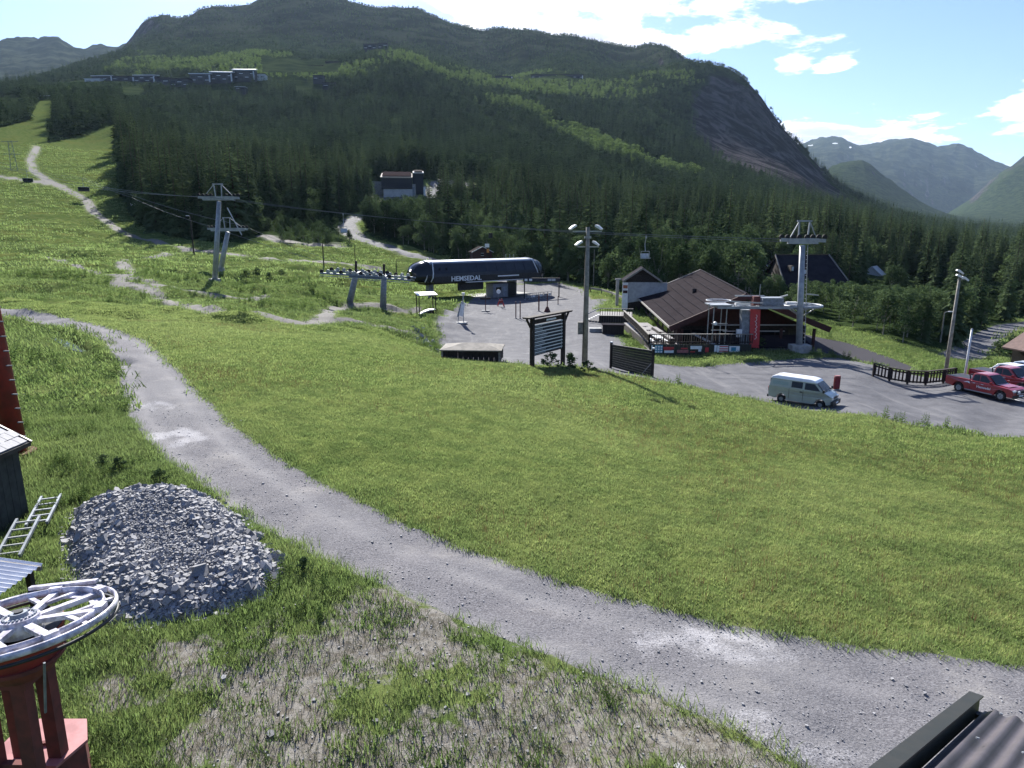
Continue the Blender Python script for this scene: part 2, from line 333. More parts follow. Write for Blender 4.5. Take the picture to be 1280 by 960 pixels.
# ditch and stream bed, small banks in the mogul field
CLN = hits([(0, 388), (60, 398), (110, 409), (155, 430), (185, 462), (215, 515), (250, 556), (300, 596), (360, 640), (440, 685), (540, 727), (640, 762), (760, 797), (880, 835), (1010, 872), (1150, 908), (1290, 940)])
def offset(P, d):
    T = np.gradient(P, axis=0); T /= np.linalg.norm(T, axis=1, keepdims=True); return P+np.stack([-T[:, 1], T[:, 0]], 1)*d
m_rut = np.clip(np.maximum(strip(offset(CLN, .78), .42, .28)(x, y), strip(offset(CLN, -.78), .42, .28)(x, y))*(.75+.8*fbm(x*.5, y*.5, 3, 95)), 0, 1)
m_spot = np.zeros_like(x)  # sun patches painted into the road as paler gravel
for (u_, v_, w_, h_) in ((920, 900, 75, 30), (870, 800, 90, 26), (960, 815, 70, 20), (215, 545, 50, 14), (1000, 945, 110, 20), (190, 505, 35, 8)):
    m_spot = np.maximum(m_spot, area(hits([(u_+w_*math.cos(a), v_+h_*math.sin(a)) for a in np.linspace(0, 6.28, 12)[:-1]]), .5)(x, y)*np.clip(.6+.9*fbm(x*1.7, y*1.7, 3, 97), 0, 1))
GZ -= .035*m_rut
GZ -= .38*BANK(x, y)
GZ += .28*EDGE(x, y)*0
for path, amp in ((hits([(180, 386), (250, 396), (330, 404), (400, 412)]), .5), (hits([(300, 345), (350, 342), (400, 348), (440, 352)]), .9), (hits([(285, 362), (330, 352), (370, 350)]), -.7),
                  (hits([(380, 358), (420, 351), (500, 352)]), .8), (hits([(60, 296), (120, 300), (160, 310)]), .7), (hits([(0, 250), (60, 252), (108, 253)]), 1.0), (hits([(110, 342), (150, 362), (190, 384)]), -.5)):
    GZ += amp*strip(path, 1.2, 1.6)(x, y)
GZ -= .06*f_road(x, y)*(1-.9*np.clip(np.abs(fbm(x*.8, y*.8, 2, 91)), 0, 1))

def set_mesh(me, V, Fa, smooth=True):
    me.vertices.add(len(V)); me.vertices.foreach_set('co', np.asarray(V, np.float32).ravel())
    Fa = np.asarray(Fa); n, k = Fa.shape
    me.loops.add(n*k); me.loops.foreach_set('vertex_index', Fa.astype(np.int32).ravel())
    me.polygons.add(n); me.polygons.foreach_set('loop_start', np.arange(0, n*k, k, dtype=np.int32))
    me.polygons.foreach_set('use_smooth', np.full(n, smooth)); me.update(calc_edges=True)
def fattr(me, name, a, typ='FLOAT', dom='POINT', key='value'):
    at_ = me.attributes.new(name, typ, dom); at_.data.foreach_set(key, np.asarray(a, np.float32).ravel())

NA, NR = len(AZ), len(RR)
V = np.stack([GX, GY, GZ], -1).reshape(-1, 3)
i, j = np.meshgrid(np.arange(NA-1), np.arange(NR-1)); q = (j*NA+i)
Q = np.stack([q, q+1, q+1+NA, q+NA], -1).reshape(-1, 4)[:, ::-1]
def cellmean(m): return ((m[:-1, :-1]+m[1:, :-1]+m[:-1, 1:]+m[1:, 1:])/4).ravel()
c_road = cellmean(f_road(GX, GY)) > .5; c_yard = (cellmean(m_yard) > .5) & ~c_road; c_tr = (cellmean(m_trail) > .5) & ~c_road & ~c_yard
rc = cellmean(_gr); c_mtn = (rc > 520) & (cellmean(GZ) > -3) & ~c_yard & ~c_tr; c_forest = (cellmean(m_forest) > .5) & ~c_mtn & ~c_yard & ~c_tr & ~c_road
c_dark = (cellmean(m_dark) > .5) & ~c_yard & ~c_road
masks = [('gravel_road', c_road), ('asphalt_yard', c_yard), ('dirt_track', c_tr), ('mountain', c_mtn), ('forest_floor', c_forest), ('paved_embankment', c_dark)]
rest = ~(c_road | c_yard | c_tr | c_mtn | c_forest | c_dark)
masks.append(('grass_ground', rest))

def ground_material():
    m = bpy.data.materials.new('ground'); m.use_nodes = True; t = NT(m.node_tree); t.n.clear()
    geo = t.add('ShaderNodeNewGeometry'); P = geo.outputs['Position']
    def A(n): return t.add('ShaderNodeAttribute', attribute_name=n).outputs['Fac']
    road, yard, trail, dark, forest, dirt, rock, high, bank = [A('m_'+k) for k in ('road', 'yard', 'trail', 'dark', 'forest', 'dirt', 'rock', 'high', 'bank')]; rut = A('m_rut'); spot = A('m_spot')
    nb = t.noise(P, .09, 4); nm = t.noise(P, .7, 5, .6); nf = t.noise(P, 6, 4, .65); ng = t.noise(P, 28, 3, .7); nh = t.noise(P, .012, 5, .6)
    grass = t.mix(t.ramp(nm, .35, .68), (.070, .105, .030), (.135, .160, .055))
    grass = t.mix(t.math('MULTIPLY', t.ramp(nb, .5, .7), .5), grass, (.13, .135, .04))
    grass = t.mix(t.math('MULTIPLY', t.ramp(nf, .45, .7), .45), grass, (.035, .055, .014))
    soil = t.mix(t.ramp(nf, .35, .65), (.135, .120, .100), (.235, .22, .195))
    soil = t.mix(t.ramp(ng, .62, .72), soil, (.29, .285, .28))
    grav = t.mix(t.ramp(ng, .35, .68), (.085, .081, .088), (.21, .203, .212))
    grav = t.mix(t.math('MULTIPLY', t.ramp(nm, .5, .75), .5), grav, (.30, .28, .26))
    grav = t.mix(t.math('MULTIPLY', t.ramp(nb, .45, .62), .35), grav, (.17, .17, .175))
    grav = t.mix(t.math('MULTIPLY', rut, .75), grav, t.mix(ng, (.17, .165, .17), (.27, .26, .26)))
    grav = t.mix(t.math('MULTIPLY', t.ramp(t.math('ADD', spot, t.math('MULTIPLY', t.math('SUBTRACT', ng, .5), 1.5)), .35, 1.1), .7), grav, (.42, .41, .42))
    asp = t.mix(t.ramp(nm, .3, .7), (.085, .085, .095), (.125, .125, .135))
    asp = t.mix(t.math('MULTIPLY', t.ramp(nf, .4, .75), .3), asp, (.165, .16, .158))
    vs = t.add('ShaderNodeMapping', {0: P}); vs.inputs['Scale'].default_value = (.9, .12, .5); vs.inputs['Rotation'].default_value = (0, 0, .5)
    asp = t.mix(t.math('MULTIPLY', t.ramp(t.noise(vs.outputs[0], 1.0, 5, .65), .5, .7), .45), asp, (.21, .205, .205))
    asp = t.mix(t.math('MULTIPLY', t.ramp(t.noise(P, .35, 4, .6, .8), .54, .70), .22), asp, (.075, .075, .082))
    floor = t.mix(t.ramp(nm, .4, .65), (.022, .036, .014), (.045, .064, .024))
    hill = t.mix(t.ramp(t.noise(P, .03, 6, .65), .4, .62), (.018, .030, .013), (.042, .058, .024))
    rm = t.add('ShaderNodeMapping', {0: P}); rm.inputs['Scale'].default_value = (1, 1, .22)
    rk = t.mix(t.ramp(t.noise(rm.outputs[0], .022, 9, .74, 1.2), .42, .62), (.018, .018, .022), (.105, .092, .092))
    moor = t.mix(t.ramp(t.noise(P, .008, 8, .68), .42, .64), (.014, .020, .012), (.052, .060, .036))  # hill, rock and moor darkened in colour for the unlit upper slopes
    c = grass
    def over(fac, col, w=.22, sharp=(.4, .6), n=nf):
        nonlocal c
        f = t.ramp(t.math('ADD', fac, t.math('MULTIPLY', t.math('SUBTRACT', n, .5), w*2)), *sharp)
        c = t.mix(f, c, col)
    over(forest, floor)
    r = t.add('ShaderNodeVectorMath', {0: P}, operation='LENGTH').outputs['Value']
    c = t.mix(t.ramp(r, 450, 1100), c, t.mix(forest, c, hill))
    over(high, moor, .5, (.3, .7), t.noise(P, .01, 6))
    over(rock, rk, .35, (.35, .65), t.noise(P, .02, 6))
    over(bank, (.035, .045, .018), .3)
    over(dirt, soil, .55, (.42, .62), t.noise(P, 3.0, 5, .65))
    over(trail, t.mix(nf, (.115, .107, .097), (.185, .175, .16)), .35)
    over(dark, t.mix(nf, (.060, .058, .064), (.085, .082, .088)), .1)
    over(yard, asp, .12)
    over(road, grav, .45, (.4, .6), t.noise(P, 2.4, 6, .7))
    bs = t.add('ShaderNodeBsdfPrincipled', {'Base Color': c, 'Roughness': .92})
    t.l.new(t.math('MULTIPLY', t.math('MAXIMUM', t.math('MAXIMUM', road, yard), trail), .16), bs.inputs['Specular IOR Level'])
    bump = t.add('ShaderNodeBump', {'Strength': .55, 'Distance': .035, 'Height': t.math('ADD', ng, t.math('MULTIPLY', nf, 1.4))})
    b2 = t.add('ShaderNodeBump', {'Strength': .9, 'Distance': t.math('MULTIPLY', t.ramp(r, 500, 3000), 20.0), 'Height': t.noise(P, .028, 9, .72), 'Normal': bump.outputs[0]})
    t.l.new(b2.outputs[0], bs.inputs['Normal'])
    t.l.new(bs.outputs[0], t.add('ShaderNodeOutputMaterial').inputs[0]); return m
GROUND = ground_material()
AT = dict(road=m_road, yard=m_yard, trail=m_trail, dark=m_dark, forest=m_forest, dirt=m_dirt, rock=m_rock, high=m_high, bank=m_bank, rut=m_rut, spot=m_spot)
for name, cm in masks:
    fq = Q[cm]; ids, inv = np.unique(fq, return_inverse=True)
    me = bpy.data.meshes.new(name); set_mesh(me, V[ids], inv.reshape(-1, 4))
    for k, a in AT.items(): fattr(me, 'm_'+k, a.ravel()[ids])
    me.materials.append(GROUND); o = bpy.data.objects.new(name, me); COL.objects.link(o); o['kind'] = 'structure'
    o['label'] = {'gravel_road': 'pale gravel road curving across the slope', 'asphalt_yard': 'grey asphalt yard, roads and parking below the lawn', 'dirt_track': 'brown dirt tracks and bike trails on the ski slope',
                  'mountain': 'forested and rocky mountainsides rising behind the valley', 'forest_floor': 'dark ground under the forest', 'paved_embankment': 'dark paved embankment beside the restaurant', 'grass_ground': 'green grass slopes and lawn'}[name]
# ------------------------------------------------------------------ vegetation meshes
def foliage_mat(name, c1, c2, trans=.35, rand=.5, fs=.02):
    m = bpy.data.materials.new(name); m.use_nodes = True; t = NT(m.node_tree); t.n.clear()
    oi = t.add('ShaderNodeObjectInfo'); P = t.add('ShaderNodeNewGeometry').outputs['Position']
    rp = t.add('ShaderNodeNewGeometry').outputs['Random Per Island']
    k = t.math('ADD', t.math('MULTIPLY', oi.outputs['Random'], rand), t.math('MULTIPLY', rp, 1-rand))
    c = t.mix(k, c1, c2)
    fine = t.noise(P, fs, 4, .65); c = t.mix(1.0, c, t.mix(t.ramp(fine, .34, .66), (.46, .52, .56), (1.28, 1.26, 1.16)), 'MULTIPLY')
    big = t.noise(P, .05, 3)
    c = t.mix(t.math('MULTIPLY', t.ramp(big, .4, .65), .35), c, tuple(min(1, a*1.5+.008) for a in c2))
    d = t.add('ShaderNodeBsdfDiffuse', {'Color': c}); tr = t.add('ShaderNodeBsdfTranslucent', {'Color': t.mix(.55, c, (.26, .40, .11), 'MIX') if trans > .3 else c})
    s = t.add('ShaderNodeMixShader', {0: trans, 1: d.outputs[0], 2: tr.outputs[0]})
    t.l.new(s.outputs[0], t.add('ShaderNodeOutputMaterial').inputs[0]); return m
M_SPR = foliage_mat('spruce_needles', (.018, .036, .023), (.105, .140, .066), .25, .6)
M_SPR2 = foliage_mat('spruce_needles_far', (.013, .030, .020), (.078, .108, .056), .20, .6)
M_BIR = foliage_mat('birch_leaves', (.038, .072, .034), (.105, .145, .064), .30, .5)
M_BIR2 = foliage_mat('birch_leaves_far_shade_tint', (.026, .052, .026), (.080, .112, .052), .18, .6)  # far leaves darkened in colour to carry the mountain's cloud shadow
M_BIR3 = foliage_mat('birch_leaves_sun_tint', (.055, .090, .036), (.135, .165, .070), .34, .5)  # paler copy of the far birch leaves, sunlight painted into the colour
M_GRS = foliage_mat('grass_blades', (.140, .178, .066), (.340, .325, .150), .5, .6, 1.1)
M_MEA = foliage_mat('meadow_blades', (.105, .148, .056), (.225, .240, .112), .45, .6, .7)
M_WEED = foliage_mat('weed_leaves', (.080, .125, .045), (.160, .200, .080), .42, .6)
M_SORREL = foliage_mat('sorrel_seed', (.15, .085, .045), (.22, .13, .07), .3, .6)
M_STRAW = foliage_mat('straw', (.12, .125, .055), (.19, .18, .085), .3, .6)
def simple(name, c1, c2=None, rough=.8, metal=0., scale=3., bump=0., spec=.4, detail=4):
    m = bpy.data.materials.new(name); m.use_nodes = True; t = NT(m.node_tree); t.n.clear()
    P = t.add('ShaderNodeTexCoord').outputs['Object']
    n = t.noise(P, scale, detail, .6)
    c = t.mix(t.ramp(n, .35, .65), c1, c2 or tuple(a*.8 for a in c1))
    b = t.add('ShaderNodeBsdfPrincipled', {'Base Color': c, 'Roughness': rough, 'Metallic': metal}); b.inputs['Specular IOR Level'].default_value = spec
    if bump: t.l.new(t.add('ShaderNodeBump', {'Strength': bump, 'Distance': .02, 'Height': t.noise(P, scale*4, 4)}).outputs[0], b.inputs['Normal'])
    t.l.new(b.outputs[0], t.add('ShaderNodeOutputMaterial').inputs[0]); return m
M_BARK = simple('bark', (.085, .065, .05), (.05, .04, .032), .95)
M_BIRBARK = simple('birch_bark', (.35, .33, .30), (.14, .12, .10), .9, scale=6)
M_STONE = None
def stone_mat():
    m = bpy.data.materials.new('crushed_stone'); m.use_nodes = True; t = NT(m.node_tree); t.n.clear()
    oi = t.add('ShaderNodeObjectInfo'); P = t.add('ShaderNodeTexCoord').outputs['Object']
    c = t.mix(oi.outputs['Random'], (.17, .17, .178), (.38, .375, .38)); c = t.mix(t.math('MULTIPLY', t.ramp(t.noise(P, 9, 4), .4, .7), .5), c, (.10, .10, .11))
    b = t.add('ShaderNodeBsdfPrincipled', {'Base Color': c, 'Roughness': .75}); b.inputs['Specular IOR Level'].default_value = .3
    t.l.new(b.outputs[0], t.add('ShaderNodeOutputMaterial').inputs[0]); return m
M_STONE = stone_mat()

class MB:
    def __init__(s): s.v = []; s.f = []
    def add(s, V_, F_):
        o = len(s.v); s.v += [tuple(p) for p in V_]; s.f += [tuple(i+o for i in f) for f in F_]; return s
    def box(s, c, d, R=None):
        P = [Vector((sx*d[0]/2, sy*d[1]/2, sz*d[2]/2)) for sz in (-1, 1) for sy in (-1, 1) for sx in (-1, 1)]
        if R is not None:
            if not isinstance(R, Matrix): R = Matrix.Rotation(R, 3, 'Z')
            P = [R @ p for p in P]
        c = Vector(c); P = [p+c for p in P]
        return s.add(P, [(0, 2, 3, 1), (4, 5, 7, 6), (0, 1, 5, 4), (2, 6, 7, 3), (0, 4, 6, 2), (1, 3, 7, 5)])
    def bar(s, a, b, w, h=None, up=(0, 0, 1)):
        a = Vector(a); b = Vector(b); h = h or w; d = (b-a).normalized(); up = Vector(up)
        if abs(d.dot(up)) > .98: up = Vector((0, 1, 0))
        X = d.cross(up).normalized(); Y = X.cross(d)
        P = [p+X*(sx*w/2)+Y*(sy*h/2) for p in (a, b) for sy in (-1, 1) for sx in (-1, 1)]
        return s.add(P, [(0, 2, 3, 1), (4, 5, 7, 6), (0, 1, 5, 4), (2, 6, 7, 3), (0, 4, 6, 2), (1, 3, 7, 5)])
    def cyl(s, a, b, r0, r1=None, n=10, cap=True):
        a = Vector(a); b = Vector(b); r1 = r0 if r1 is None else r1; d = (b-a).normalized(); up = Vector((0, 0, 1)) if abs(d.z) < .98 else Vector((0, 1, 0))
        X = d.cross(up).normalized(); Y = X.cross(d); o = len(s.v)
        for p, r in ((a, r0), (b, r1)):
            for k in range(n):
                q = 2*math.pi*k/n; s.v.append(tuple(p+X*(r*math.cos(q))+Y*(r*math.sin(q))))
        for k in range(n): s.f.append((o+k, o+n+k, o+n+(k+1) % n, o+(k+1) % n))
        if cap: s.f.append(tuple(o+k for k in range(n))); s.f.append(tuple(o+n+k for k in reversed(range(n))))
        return s
    def ring(s, c, axis, R, r, n=40, m=8, a0=0, a1=2*math.pi, rz=None):
        """torus-like ring of round section"""
        c = Vector(c); ax = Vector(axis).normalized(); up = Vector((0, 0, 1)) if abs(ax.z) < .98 else Vector((0, 1, 0)); X = ax.cross(up).normalized(); Y = ax.cross(X)
        full = abs(a1-a0) > 6.28; rz = rz or r; o = len(s.v); N = n if full else n+1
        for i in range(N):
            q = a0+(a1-a0)*i/n; e = X*math.cos(q)+Y*math.sin(q)
            for k in range(m):
                w = 2*math.pi*k/m; s.v.append(tuple(c+e*(R+r*math.cos(w))+ax*(rz*math.sin(w))))
        for i in range(n if full else n):
            i2 = (i+1) % N
            if not full and i+1 >= N: break
            for k in range(m): s.f.append((o+i*m+k, o+i*m+(k+1) % m, o+i2*m+(k+1) % m, o+i2*m+k))
        return s
    def prism(s, P, y0, y1, ax='y'):
        """polygon P (two coords) pushed along ax"""
        n = len(P)
        def mk(a, b, t): return (a, t, b) if ax == 'y' else ((t, a, b) if ax == 'x' else (a, b, t))
        V_ = [mk(a, b, y0) for a, b in P]+[mk(a, b, y1) for a, b in P]
        return s.add(V_, [tuple(range(n))[::-1], tuple(range(n, 2*n))]+[(i, (i+1) % n, n+(i+1) % n, n+i) for i in range(n)])
    def quad(s, *P): return s.add(P, [tuple(range(len(P)))])
    def mesh(s, name, mat=None, smooth=False):
        me = bpy.data.meshes.new(name); me.from_pydata(s.v, [], s.f); me.update()
        if smooth: me.polygons.foreach_set('use_smooth', [True]*len(me.polygons))
        for m_ in (mat if isinstance(mat, (list, tuple)) else [mat]):
            if m_: me.materials.append(m_)
        return me
    def build(s, name, mat=None, parent=None, loc=None, smooth=False, bevel=0):
        o = bpy.data.objects.new(name, s.mesh(name, mat, smooth)); COL.objects.link(o)
        if parent is not None: o.parent = parent
        if loc is not None: o.location = loc
        if bevel:
            b = o.modifiers.new('bevel', 'BEVEL'); b.width = bevel; b.segments = 2; b.limit_method = 'ANGLE'
        return o
def thing(name, label, cat, loc=(0, 0, 0), rz=0, group=None, kind=None):
    o = bpy.data.objects.new(name, None); COL.objects.link(o); o.location = loc; o.rotation_euler = (0, 0, rz); o.empty_display_size = .3
    return tag(o, label, cat, group, kind)
def tag(o, label=None, cat=None, group=None, kind=None):
    for k, v in (('label', label), ('category', cat), ('group', group), ('kind', kind)):
        if v: o[k] = v
    return o
def dup(o, label=None, loc=None, rz=None, sc_=None, parent=None):
    c = o.copy(); COL.objects.link(c)
    if parent is not None: c.parent = parent
    if label: c['label'] = label
    if loc is not None: c.location = loc
    if rz is not None: c.rotation_euler = (0, 0, rz)
    if sc_ is not None: c.scale = sc_ if hasattr(sc_, '__len__') else (sc_,)*3
    for ch in o.children: dup(ch, parent=c)
    return c

def spruce(seed, whorls, arms, H=20., detail=2):
    """crown and trunk meshes of a spruce, drooping sprays of needles, uneven outline"""
    r = random.Random(seed); c = MB(); lean = r.uniform(-.3, .3)
    R0 = H*r.uniform(.13, .16)
    for w in range(whorls):
        t = w/(whorls-1); z = H*(.06+.93*t**.92); R = R0*(1-t)**.82*(1+.18*math.sin(w*2.1+seed))+.10
        n = max(4, int(arms*(1-.55*t)+.5)); ph = r.random()*6.28
        for a in range(n):
            q = ph+2*math.pi*a/n+r.uniform(-.3, .3); L = R*r.uniform(.55, 1.2)
            if r.random() < .07: L *= .4
            e = Vector((math.cos(q), math.sin(q), 0)); s_ = Vector((-e.y, e.x, 0)); wd = L*(.30+.1*r.random())+.05
            dr = L*r.uniform(.28, .62)*(1-.8*t); up = .06*L
            o = Vector((lean*t, 0, z+r.uniform(-.25, .25)*H/20)); mid = o+e*(L*.55)+Vector((0, 0, up-dr*.35)); tip = o+e*L+Vector((0, 0, -dr))
            c.add([o, mid+s_*wd*.5+Vector((0, 0, -.12*L)), tip, mid-s_*wd*.5+Vector((0, 0, -.12*L)), mid], [(0, 1, 4), (1, 2, 4), (0, 4, 3), (4, 2, 3)])
            if detail > 1:
                for sg in (-1, 1):   # hanging side sprays
                    b = o+e*(L*r.uniform(.35, .7))+Vector((0, 0, -dr*.3)); k = b+s_*sg*wd*r.uniform(.7, 1.1)+e*L*.2+Vector((0, 0, -dr*.6-.1))
                    c.add([b, k, b+e*L*.28+Vector((0, 0, -dr*.5))], [(0, 1, 2)])
    top = Vector((lean, 0, H)); c.add([top+Vector((0, 0, .5)), top+Vector((.12, 0, -.6)), top+Vector((-.1, .1, -.6))], [(0, 1, 2)])
    t_ = MB().cyl((0, 0, -1), (lean*.5, 0, H*.5), .22*H/20, .13*H/20, 7).cyl((lean*.5, 0, H*.5), (lean, 0, H*.97), .13*H/20, .02, 6)
    return c, t_
def birch(seed, leaves, H=10., spread=.34, lsize=.42):
    r = random.Random(seed); c = MB(); t_ = MB(); t_.cyl((0, 0, -.6), (r.uniform(-.2, .2), 0, H*.45), .13*H/10, .08*H/10, 7)
    blobs = []
    for k in range(15):
        z = H*(.26+.68*r.random()); q = r.random()*6.28; rr = H*spread*math.sqrt(r.random())*(1.0-.62*max(0, (z/H-.45)/.5))*.82
        b = Vector((math.cos(q)*rr, math.sin(q)*rr, z)); blobs.append((b, H*r.uniform(.10, .17)))
        t_.cyl((0, 0, H*r.uniform(.2, .45)), b, .035*H/10, .012, 4, False)
    blobs.append((Vector((0, 0, H*.9)), H*.12)); blobs.append((Vector((0, 0, H*.6)), H*.18))
    for k in range(leaves):
        b, br = blobs[r.randrange(len(blobs))]
        d = Vector((r.gauss(0, 1), r.gauss(0, 1), r.gauss(0, 1))).normalized(); p = b+Vector((d.x, d.y, d.z*.85))*br*(.55+.5*r.random())
        n = (d+Vector((r.uniform(-.7, .7), r.uniform(-.7, .7), r.uniform(-.3, .9)))).normalized(); X = n.cross(Vector((0, 0, 1))).normalized(); Y = n.cross(X); s_ = lsize*r.uniform(.6, 1.25)*H/10
        c.add([p-X*s_*.5, p-Y*s_*.42, p+X*s_*.5, p+Y*s_*.42], [(0, 1, 2, 3)])
    return c, t_
SPR = [spruce(s, 30, 11, 20) for s in (1, 2, 3, 4)]
BIRN = [birch(s, 1300, 10, .33+.03*(s % 3)) for s in (11, 12, 13, 14)]
SPRM = [(c.mesh('spruce_crown', M_SPR), t.mesh('spruce_trunk', M_BARK)) for c, t in SPR]
BIRM = [(c.mesh('birch_crown', M_BIR), t.mesh('birch_trunk', M_BIRBARK)) for c, t in BIRN]

# ------------------------------------------------------------------ scattering
def scatter_object(name, label, proto, mat, pts, scl, rot, sxy=None, tilt=None):
    """one stuff object: its mesh holds the pattern piece and the points it grows on"""
    me = bpy.data.meshes.new(name); pv, pf = proto.v, proto.f; n0 = len(pv); n = len(pts)
    me.from_pydata(list(pv)+[tuple(p) for p in pts.tolist()], [], pf); me.update(); me.materials.append(mat)
    isp = np.zeros(n0+n, np.float32); isp[n0:] = 1; fattr(me, 'isp', isp)
    a = np.zeros(n0+n, np.float32); a[n0:] = rot; fattr(me, 'rz', a)
    s = np.ones((n0+n, 3), np.float32); s[n0:] = np.stack([sxy if sxy is not None else scl]*2+[scl], 1); fattr(me, 'sv', s, 'FLOAT_VECTOR', key='vector')
    o = bpy.data.objects.new(name, me); COL.objects.link(o); o['kind'] = 'stuff'; o['label'] = label
    g = bpy.data.node_groups.get('grow_on_points')
    if g is None:
        g = bpy.data.node_groups.new('grow_on_points', 'GeometryNodeTree')
        g.interface.new_socket('Geometry', in_out='INPUT', socket_type='NodeSocketGeometry'); g.interface.new_socket('Geometry', in_out='OUTPUT', socket_type='NodeSocketGeometry')
        N = g.nodes; L = g.links; gi = N.new('NodeGroupInput'); go = N.new('NodeGroupOutput'); sep = N.new('GeometryNodeSeparateGeometry'); sep.domain = 'POINT'
        def na(nm, ty):
            q = N.new('GeometryNodeInputNamedAttribute'); q.data_type = ty; q.inputs[0].default_value = nm
            return next(x for x in q.outputs if x.enabled)
        cmp_ = N.new('FunctionNodeCompare'); cmp_.data_type = 'FLOAT'; cmp_.operation = 'GREATER_THAN'; L.new(na('isp', 'FLOAT'), cmp_.inputs[0]); cmp_.inputs[1].default_value = .5
        L.new(gi.outputs[0], sep.inputs[0]); L.new(cmp_.outputs[0], sep.inputs[1])
        m2p = N.new('GeometryNodeMeshToPoints'); L.new(sep.outputs[0], m2p.inputs[0])
        iop = N.new('GeometryNodeInstanceOnPoints'); L.new(m2p.outputs[0], iop.inputs['Points']); L.new(sep.outputs[1], iop.inputs['Instance'])
        cx = N.new('ShaderNodeCombineXYZ'); L.new(na('rz', 'FLOAT'), cx.inputs[2]); e2r = N.new('FunctionNodeEulerToRotation'); L.new(cx.outputs[0], e2r.inputs[0]); L.new(e2r.outputs[0], iop.inputs['Rotation'])
        L.new(na('sv', 'FLOAT_VECTOR'), iop.inputs['Scale']); L.new(iop.outputs[0], go.inputs[0])
    o.modifiers.new('grow', 'NODES').node_group = g
    return o
def fan_points(n, r0, r1, power=2., az=rad(45)):
    u = RNG.random(n)
    r = (r0**power+u*(r1**power-r0**power))**(1/power) if power else r0*(r1/r0)**u
    a = RNG.uniform(-az, az, n); return r*np.sin(a), r*np.cos(a), r

# forest: candidates thinned with distance
CLEAR = []   # (x, y, radius): kept open round buildings, filled below
def clear_at(u, v, rr): p = hit(u, v); CLEAR.append((p[0], p[1], rr))
clear_at(500, 244, 18)
for u_, D_ in ((1088, 230), (1134, 240), (833, 225), (1240, 250), (1173, 245)): CLEAR.append(((u_-640)/F*D_*1.02, D_+2, 7))
for (cx_, cy_, rr) in ((25, 78, 13), (27, 92, 13), (33, 106, 13), (38, 117, 12), (70, 153, 13), (62, 168, 8), (68, 163, 7), (24, 108, 7), (-8, 180, 7)): CLEAR.append((cx_, cy_, rr))
ZONES = [area(hits(z), 25) for z in ([(62, 130), (108, 102), (150, 76), (178, 66), (250, 74), (330, 66), (380, 75), (440, 87), (468, 66), (505, 66), (560, 84), (640, 96), (760, 104), (838, 88), (872, 84), (895, 104), (850, 114), (760, 130), (690, 122), (600, 114), (500, 96), (430, 102), (340, 100), (200, 94), (120, 104)],
         [(590, 118), (640, 124), (700, 148), (760, 178), (820, 202), (880, 218), (868, 228), (820, 218), (760, 198), (700, 172), (640, 142), (590, 130)], [(455, 290), (475, 264), (530, 268), (640, 300), (700, 325), (690, 345), (600, 330), (530, 310)],
         [(340, 300), (350, 262), (395, 262), (440, 300)], [(800, 345), (830, 300), (900, 285), (960, 300), (985, 322), (930, 345), (870, 352)])]
